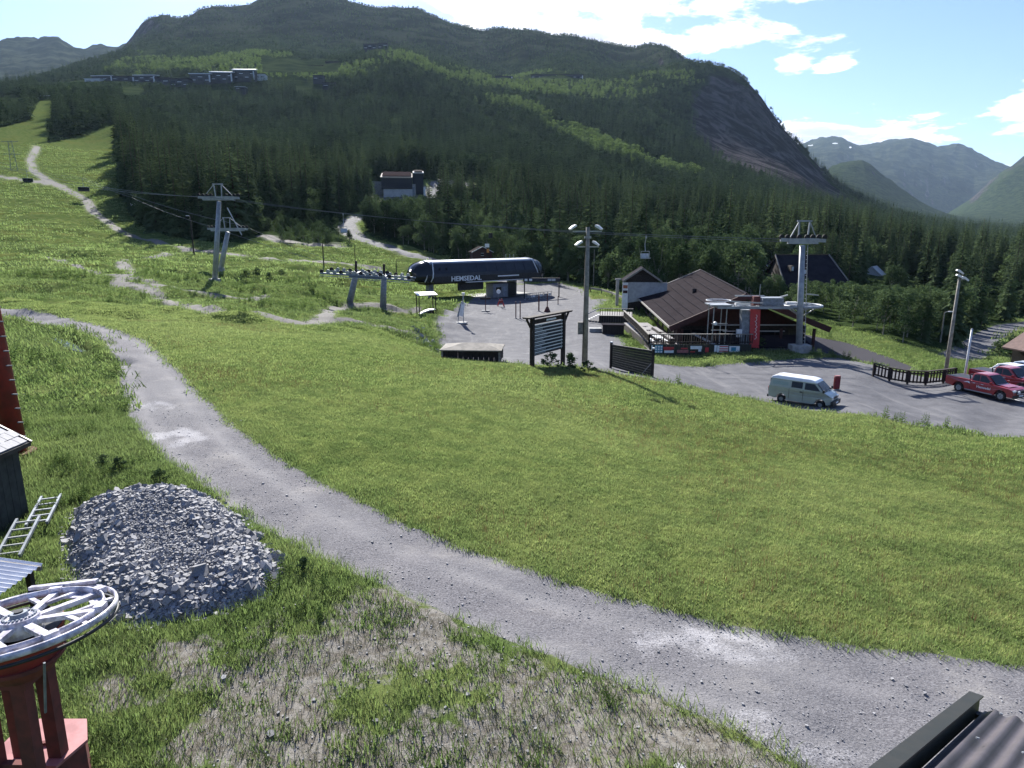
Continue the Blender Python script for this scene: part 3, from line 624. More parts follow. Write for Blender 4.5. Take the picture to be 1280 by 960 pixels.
def forest_points():
    out = []
    for n, r0, r1 in ((10000, 82, 420), (30000, 420, 1100), (52000, 1100, 2900)):
        x, y, r = fan_points(n, r0, r1, 2. if r0 < 400 else 1.25)
        k = f_mead(x, y) < .35
        for f in BR+[PUMP, f_yard]: k &= f(x, y) < .25
        for f in TR: k &= f(x, y) < .3
        for cx_, cy_, rr in CLEAR: k &= np.hypot(x-cx_, y-cy_) > rr
        out.append(np.stack([x[k], y[k], r[k]], 1))
    P = np.vstack(out); x, y, r = P.T; z = ground(x, y)
    e = np.maximum(2., r*.004); sl = np.hypot(ground(x+e, y)-ground(x-e, y), ground(x, y+e)-ground(x, y-e))/(2*e)
    n = fbm(x/38, y/38, 3, 81); n2 = fbm(x/120, y/120, 3, 85)
    pb = sstep(.30*n+.55*n2+.0*z, -.02, .30)            # birch share
    px = 640+F*x/y; up = z-CZ
    pb = np.maximum(pb, sstep(z+90*n2+40*n, 130, 260)); 
    zn = np.maximum.reduce([q(x, y) for q in ZONES])*np.clip(.75+1.2*fbm(x/60, y/60, 3, 88), 0, 1); pb = np.maximum(pb*.55+.62*sstep(fbm(x/(22+r*.01), y/(22+r*.01), 3, 93), .08, .32), zn)
    near_r = (px > 440) & (px < 740) & (r < 290); near_r2 = (px > 800) & (px < 950) & (r < 420); sh = (px > 330) & (px < 450) & (r < 250)
    pb = np.where(near_r, np.maximum(pb, .8), pb); pb = np.where(near_r2 & (r < 330), np.maximum(pb, .85), pb); pb = np.where(sh, 1, pb)
    blk = (px < 420) & (r > 150) & (r < 430) & ~sh; pb = np.where(blk, np.minimum(pb, np.where(px > 300, .5, .2)), pb)
    rt = (px > 900) & (r > 230); pb = np.where(rt & (z < 90), np.minimum(pb, .38), pb)
    keep = RNG.random(len(x)) < np.clip(1.15-sstep(sl, .8, 1.2)*1.0-sstep(z+120*n2, 330, 560)*.75, .02, 1)
    keep &= (fbm(x/(16+r*.008), y/(16+r*.008), 3, 99) > -.30) | (r < 150)
    keep &= RNG.random(len(x)) > f_cliff(x, y)*1.3
    isb = RNG.random(len(x)) < pb
    H = np.where(isb, RNG.uniform(6, 12, len(x)), RNG.uniform(9, 25, len(x)))
    H = np.where(sh & isb, H*.40, H); H = np.where(near_r & isb, H*.95, H); H *= 1-.45*sstep(z, 200, 420)
    H *= np.where((px > 1000) & (r < 260), .72, 1); H = np.where(~isb & blk, H*1.12, H)
    # village clearings: trees stay below the houses that stand behind them
    for u0, u1, D0, D1, vmax in ((88, 338, 450, 1040, 102), (350, 440, 700, 1260, 90), (388, 425, 500, 1010, 108), (445, 490, 900, 1400, 61), (615, 735, 900, 1520, 98), (470, 535, 200, 345, 243), (186, 214, 400, 880, 118), (290, 310, 400, 920, 111), (35, 70, 400, 660, 124), (1074, 1106, 100, 232, 350), (1123, 1147, 100, 242, 357), (1166, 1182, 100, 246, 360), (1225, 1250, 120, 252, 371), (936, 985, 120, 170, 343), (985, 1060, 60, 152, 350), (1060, 1190, 60, 150, 354)):
        _, ry, rz = ray(640, vmax); cap = CZ+y*(rz/ry)-z; m = (px > u0) & (px < u1) & (y > D0-40) & (y < D1+12)
        H = np.where(m, np.minimum(H, cap*RNG.uniform(.8, 1.04, len(H))), H); keep &= ~(m & (H < .6)); H = np.maximum(H, 1.8)
    isb = isb | ((H < 7) & (r < 330))
    return np.stack([x, y, z-.1, r, H, isb, zn], 1)[keep]
FP = forest_points(); FP = FP[np.argsort(FP[:, 3])]
# which near trees show: running skyline per bearing
NB = 900; sky_e = np.full(NB, -9.); shown = np.zeros(len(FP), bool)
tb = ((np.arctan2(FP[:, 0], FP[:, 1])+rad(45))/rad(90)*NB).astype(int).clip(0, NB-1)
te = (FP[:, 2]+FP[:, 4]-CZ)/FP[:, 3]
for i in range(min(len(FP), 9000)):
    h = max(1, int(FP[i, 4]*.11/FP[i, 3]/rad(90)*NB)); s = slice(max(0, tb[i]-h), tb[i]+h+1)
    m = sky_e[s].mean()
    if te[i] > m+.006: shown[i] = abs(FP[i, 0]/FP[i, 1]) < .79
    sky_e[s] = np.maximum(sky_e[s], te[i]-.01)
REG = [(0, 215, 'at the left end of the steep forest block', 300), (215, 290, 'in the forest block behind the tall lift tower', 260), (290, 350, 'at the right corner of the steep forest block', 250), (350, 460, 'in the brush beside the gravel road bend', 250),
       (460, 540, 'below the pump house on the hillside', 260), (540, 690, 'behind the long dark lift station', 250), (690, 770, 'behind the four-lamp mast', 240), (770, 850, 'behind the narrow gabled annex', 240),
       (850, 935, 'behind the big brown restaurant roof', 240), (935, 1010, 'around the brown chalets', 210), (1010, 1075, 'in front of the dark lodge', 200), (1075, 1150, 'right of the dark lodge', 160), (1150, 1215, 'behind the pale slender light mast', 150), (1215, 1290, 'beyond the parked pickups', 160)]
def region_of(x, y, r, H, kind):
    px = 640+F*x/y
    for a, b, nm, mid in REG:
        if px < b: break
    row = 'front row' if r < mid else 'back rows'
    size = ('tall' if H > 18 else 'middling' if H > 12 else 'short') if not kind else ('big' if H > 8.5 else 'bushy' if H > 5 else 'low')
    return size, row, nm
used = np.zeros(len(FP), bool)
for kind, meshes, base in ((0, SPRM, 20.), (1, BIRM, 10.)):
    idx = [i for i in np.where(shown & (FP[:, 5] == kind))[0]][:290]
    nm = 'birch_tree' if kind else 'spruce_tree'
    word = 'light green birch' if kind else 'dark pointed spruce'
    for n_, i in enumerate(idx):
        used[i] = True; x_, y_, z_, r_, H_ = FP[i, :5]
        size, row, place = region_of(x_, y_, r_, H_, kind)
        o = thing(nm, f'{size} {word} {place}, {row}', 'tree', (x_, y_, z_), random.random()*6.28, f'{size} {"birches" if kind else "spruces"} {place}, {row}')
        s_ = H_/base; w_ = s_*random.uniform(.85, 1.2); o.scale = (w_, w_, s_)
        cm, tm = meshes[n_ % 4]
        for pn, me_ in (('crown', cm), ('trunk', tm)):
            q = bpy.data.objects.new(pn, me_); COL.objects.link(q); q.parent = o
rest_ = FP[~used]
def lod(sel, name, label, protos, mat, base):
    q = rest_[sel]
    for k, pr in enumerate(protos):
        s = q[k::len(protos)]
        if len(s) == 0: continue
        yield name, label, pr, mat, s, base
FARW = [spruce(31, 15, 8, 20, 1)[0], spruce(32, 17, 8, 20, 1)[0]]
FARB = [birch(41, 150, 10, .36, 1.15)[0], birch(42, 150, 10, .33, 1.15)[0]]
r_ = rest_[:, 3]; b_ = rest_[:, 5] == 1
for sel, name, label, protos, mat, base in (
    ((r_ < 420) & ~b_, 'spruce_forest', 'dense dark spruce wood filling the lower hillside', [c for c, t in SPR[:2]], M_SPR, 20.),
    ((r_ < 420) & b_, 'birch_forest', 'lighter birch thickets filling the lower hillside', [c for c, t in BIRN[:2]], M_BIR, 10.),
    ((r_ >= 420) & ~b_, 'far_spruce_forest', 'far spruce forest covering the mountainside', FARW, M_SPR2, 20.),
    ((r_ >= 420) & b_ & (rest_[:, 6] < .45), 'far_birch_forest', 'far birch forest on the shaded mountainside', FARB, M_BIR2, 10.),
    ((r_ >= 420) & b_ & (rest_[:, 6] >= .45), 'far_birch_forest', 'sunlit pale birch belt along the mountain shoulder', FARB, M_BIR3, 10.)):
    for nm, lb, pr, mt, s, bs in lod(sel, name, label, protos, mat, base):
        k = s[:, 4]/bs*(1+.35*sstep(s[:, 3], 900, 2500)); scatter_object(nm, lb, pr, mt, s[:, :3], k, RNG.random(len(s))*6.28, k*(RNG.random(len(s))*.4+.75+.3*sstep(s[:, 3], 900, 2200)))

# ------------------------------------------------------------------ grass, weeds, stones
def clump(seed, n, h, w, spread, lean=.35):
    r = random.Random(seed); m = MB()
    for k in range(n):
        q = r.random()*6.28; d = spread*math.sqrt(r.random()); b = Vector((math.cos(q)*d, math.sin(q)*d, -.02)); a = r.random()*6.28; H = h*r.uniform(.55, 1.15); ww = w*r.uniform(.7, 1.3)
        e = Vector((math.cos(a), math.sin(a), 0)); s_ = Vector((-e.y, e.x, 0))*ww*.5; L = H*lean*r.uniform(.4, 1.6)
        m.add([b-s_, b+s_, b+e*L*.4+s_*.7+Vector((0, 0, H*.6)), b+e*L*.4-s_*.7+Vector((0, 0, H*.6)), b+e*L+Vector((0, 0, H))], [(0, 1, 2, 3), (3, 2, 4)])
    return m
def weed(seed, H=.5):
    r = random.Random(seed); m = MB()
    for k in range(5):
        q = r.random()*6.28; b = Vector((math.cos(q), math.sin(q), 0))*r.random()*.14; top = b+Vector((r.uniform(-.1, .1), r.uniform(-.1, .1), H*r.uniform(.6, 1.1)))
        m.cyl(b, top, .006, .004, 3, False)
        for j in range(9):
            t_ = .15+.85*j/9; p = b.lerp(top, t_); a = j*2.4+r.random(); e = Vector((math.cos(a), math.sin(a), 0)); s_ = Vector((-e.y, e.x, 0)); L = H*.22*(1.15-t_)+.02
            m.add([p, p+e*L*.5+s_*L*.28+Vector((0, 0, L*.3)), p+e*L+Vector((0, 0, L*.1)), p+e*L*.5-s_*L*.28+Vector((0, 0, L*.3))], [(0, 1, 2, 3)])
    return m
def rock(seed, s=1.):
    r = random.Random(seed); m = MB(); P = []
    for sz in (-1, 1):
        tx, ty = r.uniform(-.3, .3), r.uniform(-.3, .3)
        for k in range(5):
            q = 2*math.pi*k/5+r.uniform(-.25, .25)+sz*.3; R = r.uniform(.40, .56)*(1 if sz < 0 else .8); c_, s_ = math.cos(q)*R, math.sin(q)*R; P.append((c_*s*1.15, s_*s, (sz*.33+tx*c_+ty*s_)*s))
    m.add(P, [(0, 1, 2, 3, 4)[::-1], (5, 6, 7, 8, 9)]+[x for k in range(5) for x in ((k, (k+1) % 5, 5+(k+1) % 5), (k, 5+(k+1) % 5, 5+k))]); return m
PILE = hits([(95, 640), (120, 628), (180, 616), (225, 614), (262, 624), (300, 652), (335, 690), (345, 715), (330, 742), (300, 755), (240, 772), (180, 780), (140, 775), (100, 735), (85, 700), (88, 660)])
f_pile = area(PILE, .35)
f_brook = strip(hits([(60, 421), (80, 431), (92, 436), (108, 443)]), 1.0, .3)
def nonroad(x, y): return 1-np.maximum.reduce([f_road(x, y), f_yard(x, y)*(1-f_isle(x, y)), f_dark(x, y)]+[f(x, y) for f in TR+TN+BR+f_banks])

def plant(name, label, proto, mat, n, r0, r1, s0, s1, dens, power=2., sxy=1.):
    x, y, r = fan_points(n, r0, r1, power); p = dens(x, y, r)*nonroad(x, y)*(1-(f_pile(x, y) > .3)); k = RNG.random(n) < p; x, y, r = x[k], y[k], r[k]
    s = RNG.uniform(s0, s1, len(x))
    scatter_object(name, label, proto, mat, np.stack([x, y, ground(x, y)], 1), s, RNG.random(len(x))*6.28, s*sxy); return len(x)
def lawn_side(x, y):   # 1 on the mown lawn right of the road, 0 on the rough side
    return inlawn(x, y)
LAWN = hits([(0, 384), (60, 390), (180, 423), (240, 478), (300, 536), (400, 600), (500, 650), (620, 698), (760, 742), (900, 774), (1000, 794), (1280, 828), (1600, 850), (1600, 590), (1290, 548), (1040, 517), (960, 504), (880, 488), (820, 478), (740, 462), (640, 456), (560, 448), (520, 430), (480, 412), (380, 405), (250, 392), (150, 378), (0, 372)])
inlawn = area(LAWN, .6)
dirtf = lambda x, y: np.clip(f_dirt(x, y)*(.80+1.1*fbm(x*.55, y*.55, 4, 61))*1.5, 0, 1)
nA = plant('lawn_grass', 'bright green grass of the big lawn', clump(1, 20, .105, .012, .22, .6), M_GRS, 120000, 5, 34, .7, 1.35, lambda x, y, r: inlawn(x, y)*np.clip(.75+.5*fbm(x/2, y/2, 3, 5), 0, 1))
plant('lawn_grass', 'bright green grass of the far part of the lawn', clump(2, 22, .13, .026, .38, .6), M_GRS, 110000, 30, 75, .7, 1.3, lambda x, y, r: inlawn(x, y)*np.clip(.7+.5*fbm(x/3, y/3, 3, 6), 0, 1))
plant('seeding_grass', 'straw coloured seed heads standing in the lawn', clump(3, 7, .17, .010, .2, .3), M_STRAW, 60000, 6, 60, .6, 1.2, lambda x, y, r: inlawn(x, y)*np.clip(.02+.5*fbm(x/6, y/4, 3, 8)+.12*fbm(x, y, 2, 9), 0, .5))
roughl = lambda x, y: ROUGHL(x, y)*np.clip(.06+1.5*fbm(x*.9+4, y*.9, 4, 63), 0, .8)
rough = lambda x, y, r: (1-inlawn(x, y))*(1-roughl(x, y))*(1-dirtf(x, y)*.85)*np.clip(.70+.7*fbm(x/1.6, y/1.6, 4, 12), .05, 1)*f_mead(x, y)
plant('rough_grass', 'uneven rough grass beside the gravel road and heap', clump(4, 18, .17, .012, .2, .7), M_MEA, 75000, 5, 32, .5, 1.4, rough)
plant('rough_grass', 'rough meadow grass of the ski slope', clump(5, 18, .22, .05, .7, .8), M_MEA, 90000, 30, 120, .6, 1.4, lambda x, y, r: (1-inlawn(x, y))*f_mead(x, y)*np.clip(.55+.8*fbm(x/4, y/4, 4, 13), .05, 1))
plant('rough_grass', 'coarse far meadow grass up the ski slope', clump(6, 16, .4, .16, 2.0, .8), M_MEA, 60000, 110, 420, .6, 1.3, lambda x, y, r: f_mead(x, y)*np.clip(.45+.8*fbm(x/9, y/9, 4, 14), .03, 1), 1.2)
lawn_wide = area(LAWN, 2.2)
weedd = lambda x, y, r: np.clip(1-5*lawn_wide(x, y), 0, 1)*(1-dirtf(x, y)*.85)*np.clip(-.22+1.3*fbm(x/1.9+3, y/1.9, 4, 17), 0, .8)*(1-area(DIRT, 3.)(x, y))
plant('weeds', 'leafy weeds and wildflowers at the near roadside', weed(1, .34), M_WEED, 30000, 5, 30, .5, 1.2, weedd)
plant('weeds', 'leafy weeds in the rough meadow', weed(2, .6), M_WEED, 40000, 28, 120, .6, 1.7, lambda x, y, r: (1-inlawn(x, y))*f_mead(x, y)*np.clip(-.1+1.2*fbm(x/5, y/5, 4, 18), 0, 1))
plant('dry_grass', 'thin dry grass on the trampled gravelly ground', clump(8, 9, .13, .008, .16, .8), M_STRAW, 50000, 5, 26, .5, 1.3, lambda x, y, r: (1-inlawn(x, y))*(.25*dirtf(x, y)+.12+.6*roughl(x, y)))
plant('dirt_weeds', 'small green weeds on the trampled ground', clump(9, 12, .10, .02, .13, .8), M_WEED, 40000, 5, 26, .5, 1.4, lambda x, y, r: dirtf(x, y)*np.clip(.05+1.1*fbm(x/1.1, y/1.1, 3, 19), 0, .6))
# loose stones on road and dirt
x, y, r = fan_points(80000, 5.5, 30, 1.2); p = (f_road(x, y)*np.clip(.5+.9*fbm(x*.9, y*.9, 3, 23), .08, 1)+dirtf(x, y)*.45*(1-f_road(x, y))); k = RNG.random(len(x)) < p; x, y = x[k], y[k]; s = RNG.lognormal(-.3, .5, len(x))*.022
scatter_object('gravel', 'loose grey gravel strewn over road and bare ground', rock(5), M_STONE, np.stack([x, y, ground(x, y)+s*.1], 1), s, RNG.random(len(x))*6.28)
x, y, r = fan_points(1500, 6, 40, 1.5); k = RNG.random(len(x)) < (1-inlawn(x, y))*(1-f_road(x, y))*(.03+.15*dirtf(x, y)); x, y = x[k], y[k]; s = RNG.lognormal(0, .4, len(x))*.085
scatter_object('gravel', 'scattered fist-sized stones on the rough ground', rock(6), M_STONE, np.stack([x, y, ground(x, y)], 1), s, RNG.random(len(x))*6.28)

plant('sorrel', 'reddish seeding sorrel tinting patches of the lawn', clump(10, 5, .26, .012, .18, .15), M_SORREL, 60000, 10, 60, .6, 1.2, lambda x, y, r: inlawn(x, y)*np.clip(-.05+1.3*fbm(x/7+2, y/4, 3, 28)+.25*sstep(x, 0, 8), 0, .7))
# ================================================================== materials for built things
def flat(name, c, rough=.6, metal=0, v=.85, scale=2., bump=0, spec=.4): return simple(name, c, tuple(a*v for a in c), rough, metal, scale, bump, spec)
M_RED = simple('weathered_red_paint', (.24, .028, .026), (.15, .026, .024), .55, 0, 3)
M_WOOD = simple('dark_stained_wood', (.040, .030, .026), (.020, .015, .014), .85, 0, 5, .2)
M_GREYWOOD = simple('grey_weathered_wood', (.30, .28, .25), (.17, .155, .14), .9, 0, 5, .3)
M_POLE = simple('pole_wood', (.33, .31, .26), (.20, .185, .16), .9, 0, 3, .2)
M_GALV = simple('galvanised_steel', (.42, .44, .46), (.30, .32, .34), .45, .6, 3)
M_STEEL = simple('dull_painted_steel', (.26, .29, .33), (.17, .19, .22), .55, .3, 4)
M_WHITE = simple('white_paint', (.80, .80, .80), (.66, .66, .66), .5, 0, 3)
M_BLACK = simple('black_plastic', (.015, .015, .017), (.030, .030, .032), .5, 0, 3)
M_RUBBER = simple('tyre_rubber', (.018, .018, .018), (.030, .029, .028), .85, 0, 8)
M_CONC = simple('concrete', (.36, .36, .35), (.24, .24, .235), .9, 0, 1.5, .2)
M_ROOFBR = simple('brown_roofing', (.017, .013, .016), (.024, .019, .022), .98, 0, .8, .3, .02)
M_ROOFDK = simple('dark_roofing', (.020, .018, .024), (.030, .028, .034), .98, 0, .6, .2, .02)
M_NAVY = simple('blue_black_cladding', (.014, .017, .026), (.022, .026, .036), .35, .1, .7)
M_BLUE = simple('blue_print', (.06, .30, .42), (.05, .22, .34), .5)
M_REDP = simple('red_print', (.55, .05, .06), (.45, .05, .05), .5)
M_SHING = None
def glass_mat():
    m = bpy.data.materials.new('dark_glass'); m.use_nodes = True; t = NT(m.node_tree); b = m.node_tree.nodes['Principled BSDF']
    b.inputs['Base Color'].default_value = (.012, .015, .018, 1); b.inputs['Roughness'].default_value = .12; b.inputs['Specular IOR Level'].default_value = .35; return m
M_GLASS = glass_mat()
def shingle_mat():
    m = bpy.data.materials.new('felt_shingles'); m.use_nodes = True; t = NT(m.node_tree); t.n.clear(); P = t.add('ShaderNodeTexCoord').outputs['Object']
    n = t.noise(P, 14, 3); c = t.mix(t.ramp(n, .3, .7), (.17, .175, .20), (.26, .265, .29))
    b = t.add('ShaderNodeBsdfPrincipled', {'Base Color': c, 'Roughness': .7}); t.l.new(b.outputs[0], t.add('ShaderNodeOutputMaterial').inputs[0]); return m
M_SHING = shingle_mat()
def txt(s, size, name, mat, parent, loc, rot, depth=.01, align='CENTER'):
    c = bpy.data.curves.new(name, 'FONT'); c.offset = .02*size; c.body = s; c.size = size; c.extrude = depth; c.align_x = align; c.align_y = 'CENTER'; c.resolution_u = 2; c.materials.append(mat)
    o = bpy.data.objects.new(name, c); COL.objects.link(o); o.parent = parent; o.location = loc; o.rotation_euler = rot; return o
def gz(x, y): return float(ground(x, y))
def top_at(u, v, D): return Vector(W(u, v, D))

# ================================================================== rubble heap
def rubble():
    c = PILE.mean(0); z0 = gz(*c); root = thing('rubble_heap', 'broad low heap of grey crushed stone beside the hut and road', 'rubble heap', (c[0], c[1], z0))
    def hgt(x, y):
        d = segdist(x, y, PILE); ins = inpoly(x, y, PILE); d = np.where(ins, d, 0)
        return (.54+.12*fbm(x*.5, y*.5, 2, 43))*(1-np.exp(-d/.5))+.12*fbm(x*1.1, y*1.1, 4, 41)*np.clip(d*2, 0, 1)-.05
    xs = np.linspace(PILE[:, 0].min()-.2, PILE[:, 0].max()+.2, 80); ys = np.linspace(PILE[:, 1].min()-.2, PILE[:, 1].max()+.2, 80); X, Y = np.meshgrid(xs, ys)
    Z = ground(X, Y)+hgt(X, Y); ins = inpoly(X, Y, PILE)
    Vv = np.stack([X-c[0], Y-c[1], Z-z0], -1).reshape(-1, 3); i, j = np.meshgrid(np.arange(79), np.arange(79)); q = j*80+i
    Fq = np.stack([q, q+1, q+81, q+80], -1).reshape(-1, 4); k = ins.ravel()[Fq].any(1)
    ids, inv = np.unique(Fq[k], return_inverse=True)
    me = bpy.data.meshes.new('mound'); set_mesh(me, Vv[ids], inv.reshape(-1, 4)); me.materials.append(simple('stone_dust', (.15, .15, .165), (.24, .24, .25), .9, 0, 12, .5))
    o = bpy.data.objects.new('mound', me); COL.objects.link(o); o.parent = root
    n = 42000; px = RNG.uniform(PILE[:, 0].min()-.3, PILE[:, 0].max()+.3, n); py = RNG.uniform(PILE[:, 1].min()-.3, PILE[:, 1].max()+.3, n)
    d = segdist(px, py, PILE); I = inpoly(px, py, PILE); k = (I | (d < .25*RNG.random(n))) & (RNG.random(n) < np.where(I, np.where(d > 1.1, .55, 1), .5)); px, py, d = px[k], py[k], d[k]
    s = RNG.lognormal(0, .34, len(px))*.078*np.where(d > 1.2, .60, 1)
    pz = ground(px, py)+hgt(px, py)+s*.25
    big = np.argsort(-s)[:300]; sm = np.setdiff1d(np.arange(len(px)), big)
    rocks = [rock(60+k, 1).mesh('stone', M_STONE) for k in range(6)]
    for b_ in big:
        q = bpy.data.objects.new('stone', rocks[random.randrange(6)]); COL.objects.link(q); q.parent = root; q.location = (px[b_]-c[0], py[b_]-c[1], pz[b_]-z0)
        q.rotation_euler = (random.uniform(-.9, .9), random.uniform(-.9, .9), random.random()*6.28); q.scale = (s[b_],)*3
    for t_, sd in enumerate((71, 72, 73)):
        w = sm[t_::3]; R = Euler((.5*(t_-1), .4*(1-t_), 0)).to_matrix(); rk = rock(sd); rk.v = [tuple(R @ Vector(p)) for p in rk.v]
        o = scatter_object('small_stones', 'small crushed stones of the heap', rk, M_STONE, np.stack([px[w]-c[0], py[w]-c[1], pz[w]-z0], 1), s[w], RNG.random(len(w))*6.28); o.parent = root
rubble()

# ================================================================== hut, annex roof, ladders, red mast
def hut():
    z0 = gz(-12, 14); r = thing('wooden_hut', 'dark hut with grey shingled roof at the left edge beside the rubble heap', 'hut', (-12.42, 13.6, z0))
    w = MB()
    hw = 1.9; e = z0
    # board wall facing the heap (x=0.3) and gable walls
    for k in range(18):
        y = -2.0+k*.2222
        MB().box((.22, y+.11, hw/2), (.035, .212, hw)).build('wall_board', M_DKGREEN, r)
    MB().prism([(.2, 0), (.2, hw), (-2.6, hw+1.55), (-5.4, hw), (-5.4, 0)], -1.98, -1.9).build('gable_wall', M_DKGREEN, r)
    MB().prism([(.2, 0), (.2, hw), (-2.6, hw+1.55), (-5.4, hw), (-5.4, 0)], 1.9, 1.98).build('gable_wall', M_DKGREEN, r)
    MB().box((-5.4, 0, hw/2), (.05, 4, hw)).build('wall', M_DKGREEN, r)
    sl = math.atan2(1.55, 2.8)
    roof = MB().prism([(.36, hw-.02), (-2.6, hw+1.62), (-5.56, hw-.02), (-5.56, hw+.05), (-2.6, hw+1.70), (.36, hw+.06)], -2.2, 2.2).build('roof', M_SHING, r)
    # shingle courses, each lapping the one below
    L = math.hypot(2.96, 1.64); nx = 13; d_ = Vector((-2.96, 0, 1.64))/L; nrm = Vector((1.64, 0, 2.96)).normalized()
    sm = MB().box((0, 0, 0), (.265, .215, .012)).mesh('shingle', M_SHING)
    for i_ in range(nx):
        for j_ in range(20):
            p = Vector((.37, 0, hw+.055))+d_*(i_*.255+.12)+nrm*(.016+.004*((i_+j_) % 3)); y = -2.15+j_*.22+(.11 if i_ % 2 else 0)
            if y > 2.2: continue
            q = bpy.data.objects.new('shingle', sm); COL.objects.link(q); q.parent = r; q.location = (p.x, y, p.z); q.rotation_euler = (0, math.atan2(1.64, 2.96)-.03, 0)
    for yy in (-2.23, 2.23):
        MB().bar((.40, yy, hw-.03), (-2.6, yy, hw+1.66), .05, .17).build('bargeboard', M_BLACK, r)
    MB().bar((.40, -2.2, hw-.02), (.40, 2.2, hw-.02), .06, .10).build('gutter', M_BLACK, r)
    MB().box((.26, -1.1, 1.25), (.04, .9, .06)).build('shelf_rail', M_GREYWOOD, r)
M_DKGREEN = simple('dark_green_boards', (.040, .048, .042), (.024, .028, .026), .8, 0, 4, .2)
hut()
def annex():
    r = thing('corrugated_shelter', 'low shelter with bright corrugated metal roof between hut and bullwheel', 'shelter', (-8.7, 9.75, gz(-8.7, 9.75)))
    z = CZ-5.55-r.location.z; m = MB(); n = 46; x0, x1 = -2.0, .66
    # corrugations run along x
    for k in range(n):
        y = -.62+1.30*k/(n-1); h = .018*math.cos(k*math.pi/2.)
        m.v += [(x0, y, z+.42+h), (x1, y, z+h)]
        if k: a = 2*k; m.f += [(a-2, a-1, a+1, a)]
    m.build('roof_sheet', M_GALVB, r)
    for yy in (-.6, .6):
        MB().bar((x0, yy, z+.37), (x1, yy, z-.05), .06, .08).build('rafter', M_GREYWOOD, r)
        MB().box((x1-.2, yy*.95, (z-.05)/2), (.09, .09, z-.05)).build('post', M_WOOD, r)
        MB().box((x0+.2, yy*.95, (z+.3)/2), (.09, .09, z+.3)).build('post', M_WOOD, r)
M_GALVB = simple('zinc_sheet_glare_white', (.80, .80, .82), (.66, .66, .69), .45, 0, 3)  # sun glare on the sheet put into a pale diffuse colour
annex()
def ladder(name, label, a, b, w):
    a = Vector(a); b = Vector(b); m = (a+b)/2; r = thing(name, label, 'ladder', m); d = (b-a).normalized(); s = Vector((-d.y, d.x, 0)).normalized()*w/2
    for sg in (-1, 1): MB().bar(a-m+s*sg, b-m+s*sg, .05, .07).build('rail', M_STEEL, r)
    n = int((b-a).length/.3)
    for k in range(n): p = a.lerp(b, (k+.5)/n)-m; MB().bar(p-s, p+s, .035).build('rung', M_GALV, r)
def gp(u, v, l=.05): p = hit(u, v); return (p[0], p[1], p[2]+l)
ladder('ladder', 'short metal ladder lying in weeds between the hut and the rubble heap', gp(66, 631, .25), gp(47, 664, .18), .42)
ladder('ladder', 'metal ladder lying along the foot of the dark hut wall', gp(38, 662, .30), gp(10, 702, .1), .45)
def red_mast():
    x, y = -.785*20, 20.; z = gz(x, y); r = thing('red_mast', 'tall rust red steel mast rising beyond the dark hut', 'mast', (x, y, z))
    MB().cyl((0, 0, -.5), (-.12, 0, 11), .34, .20, 16).build('column', M_RED, r, smooth=True)
    MB().cyl((0, 0, -.1), (0, 0, .06), .55, .55, 16).build('base_flange', M_RED, r)
    for k in range(22): MB().bar((.32-.011*k, -.12, .6+k*.45), (.50-.011*k, -.12, .6+k*.45), .03).build('step', M_STEEL, r)
red_mast()

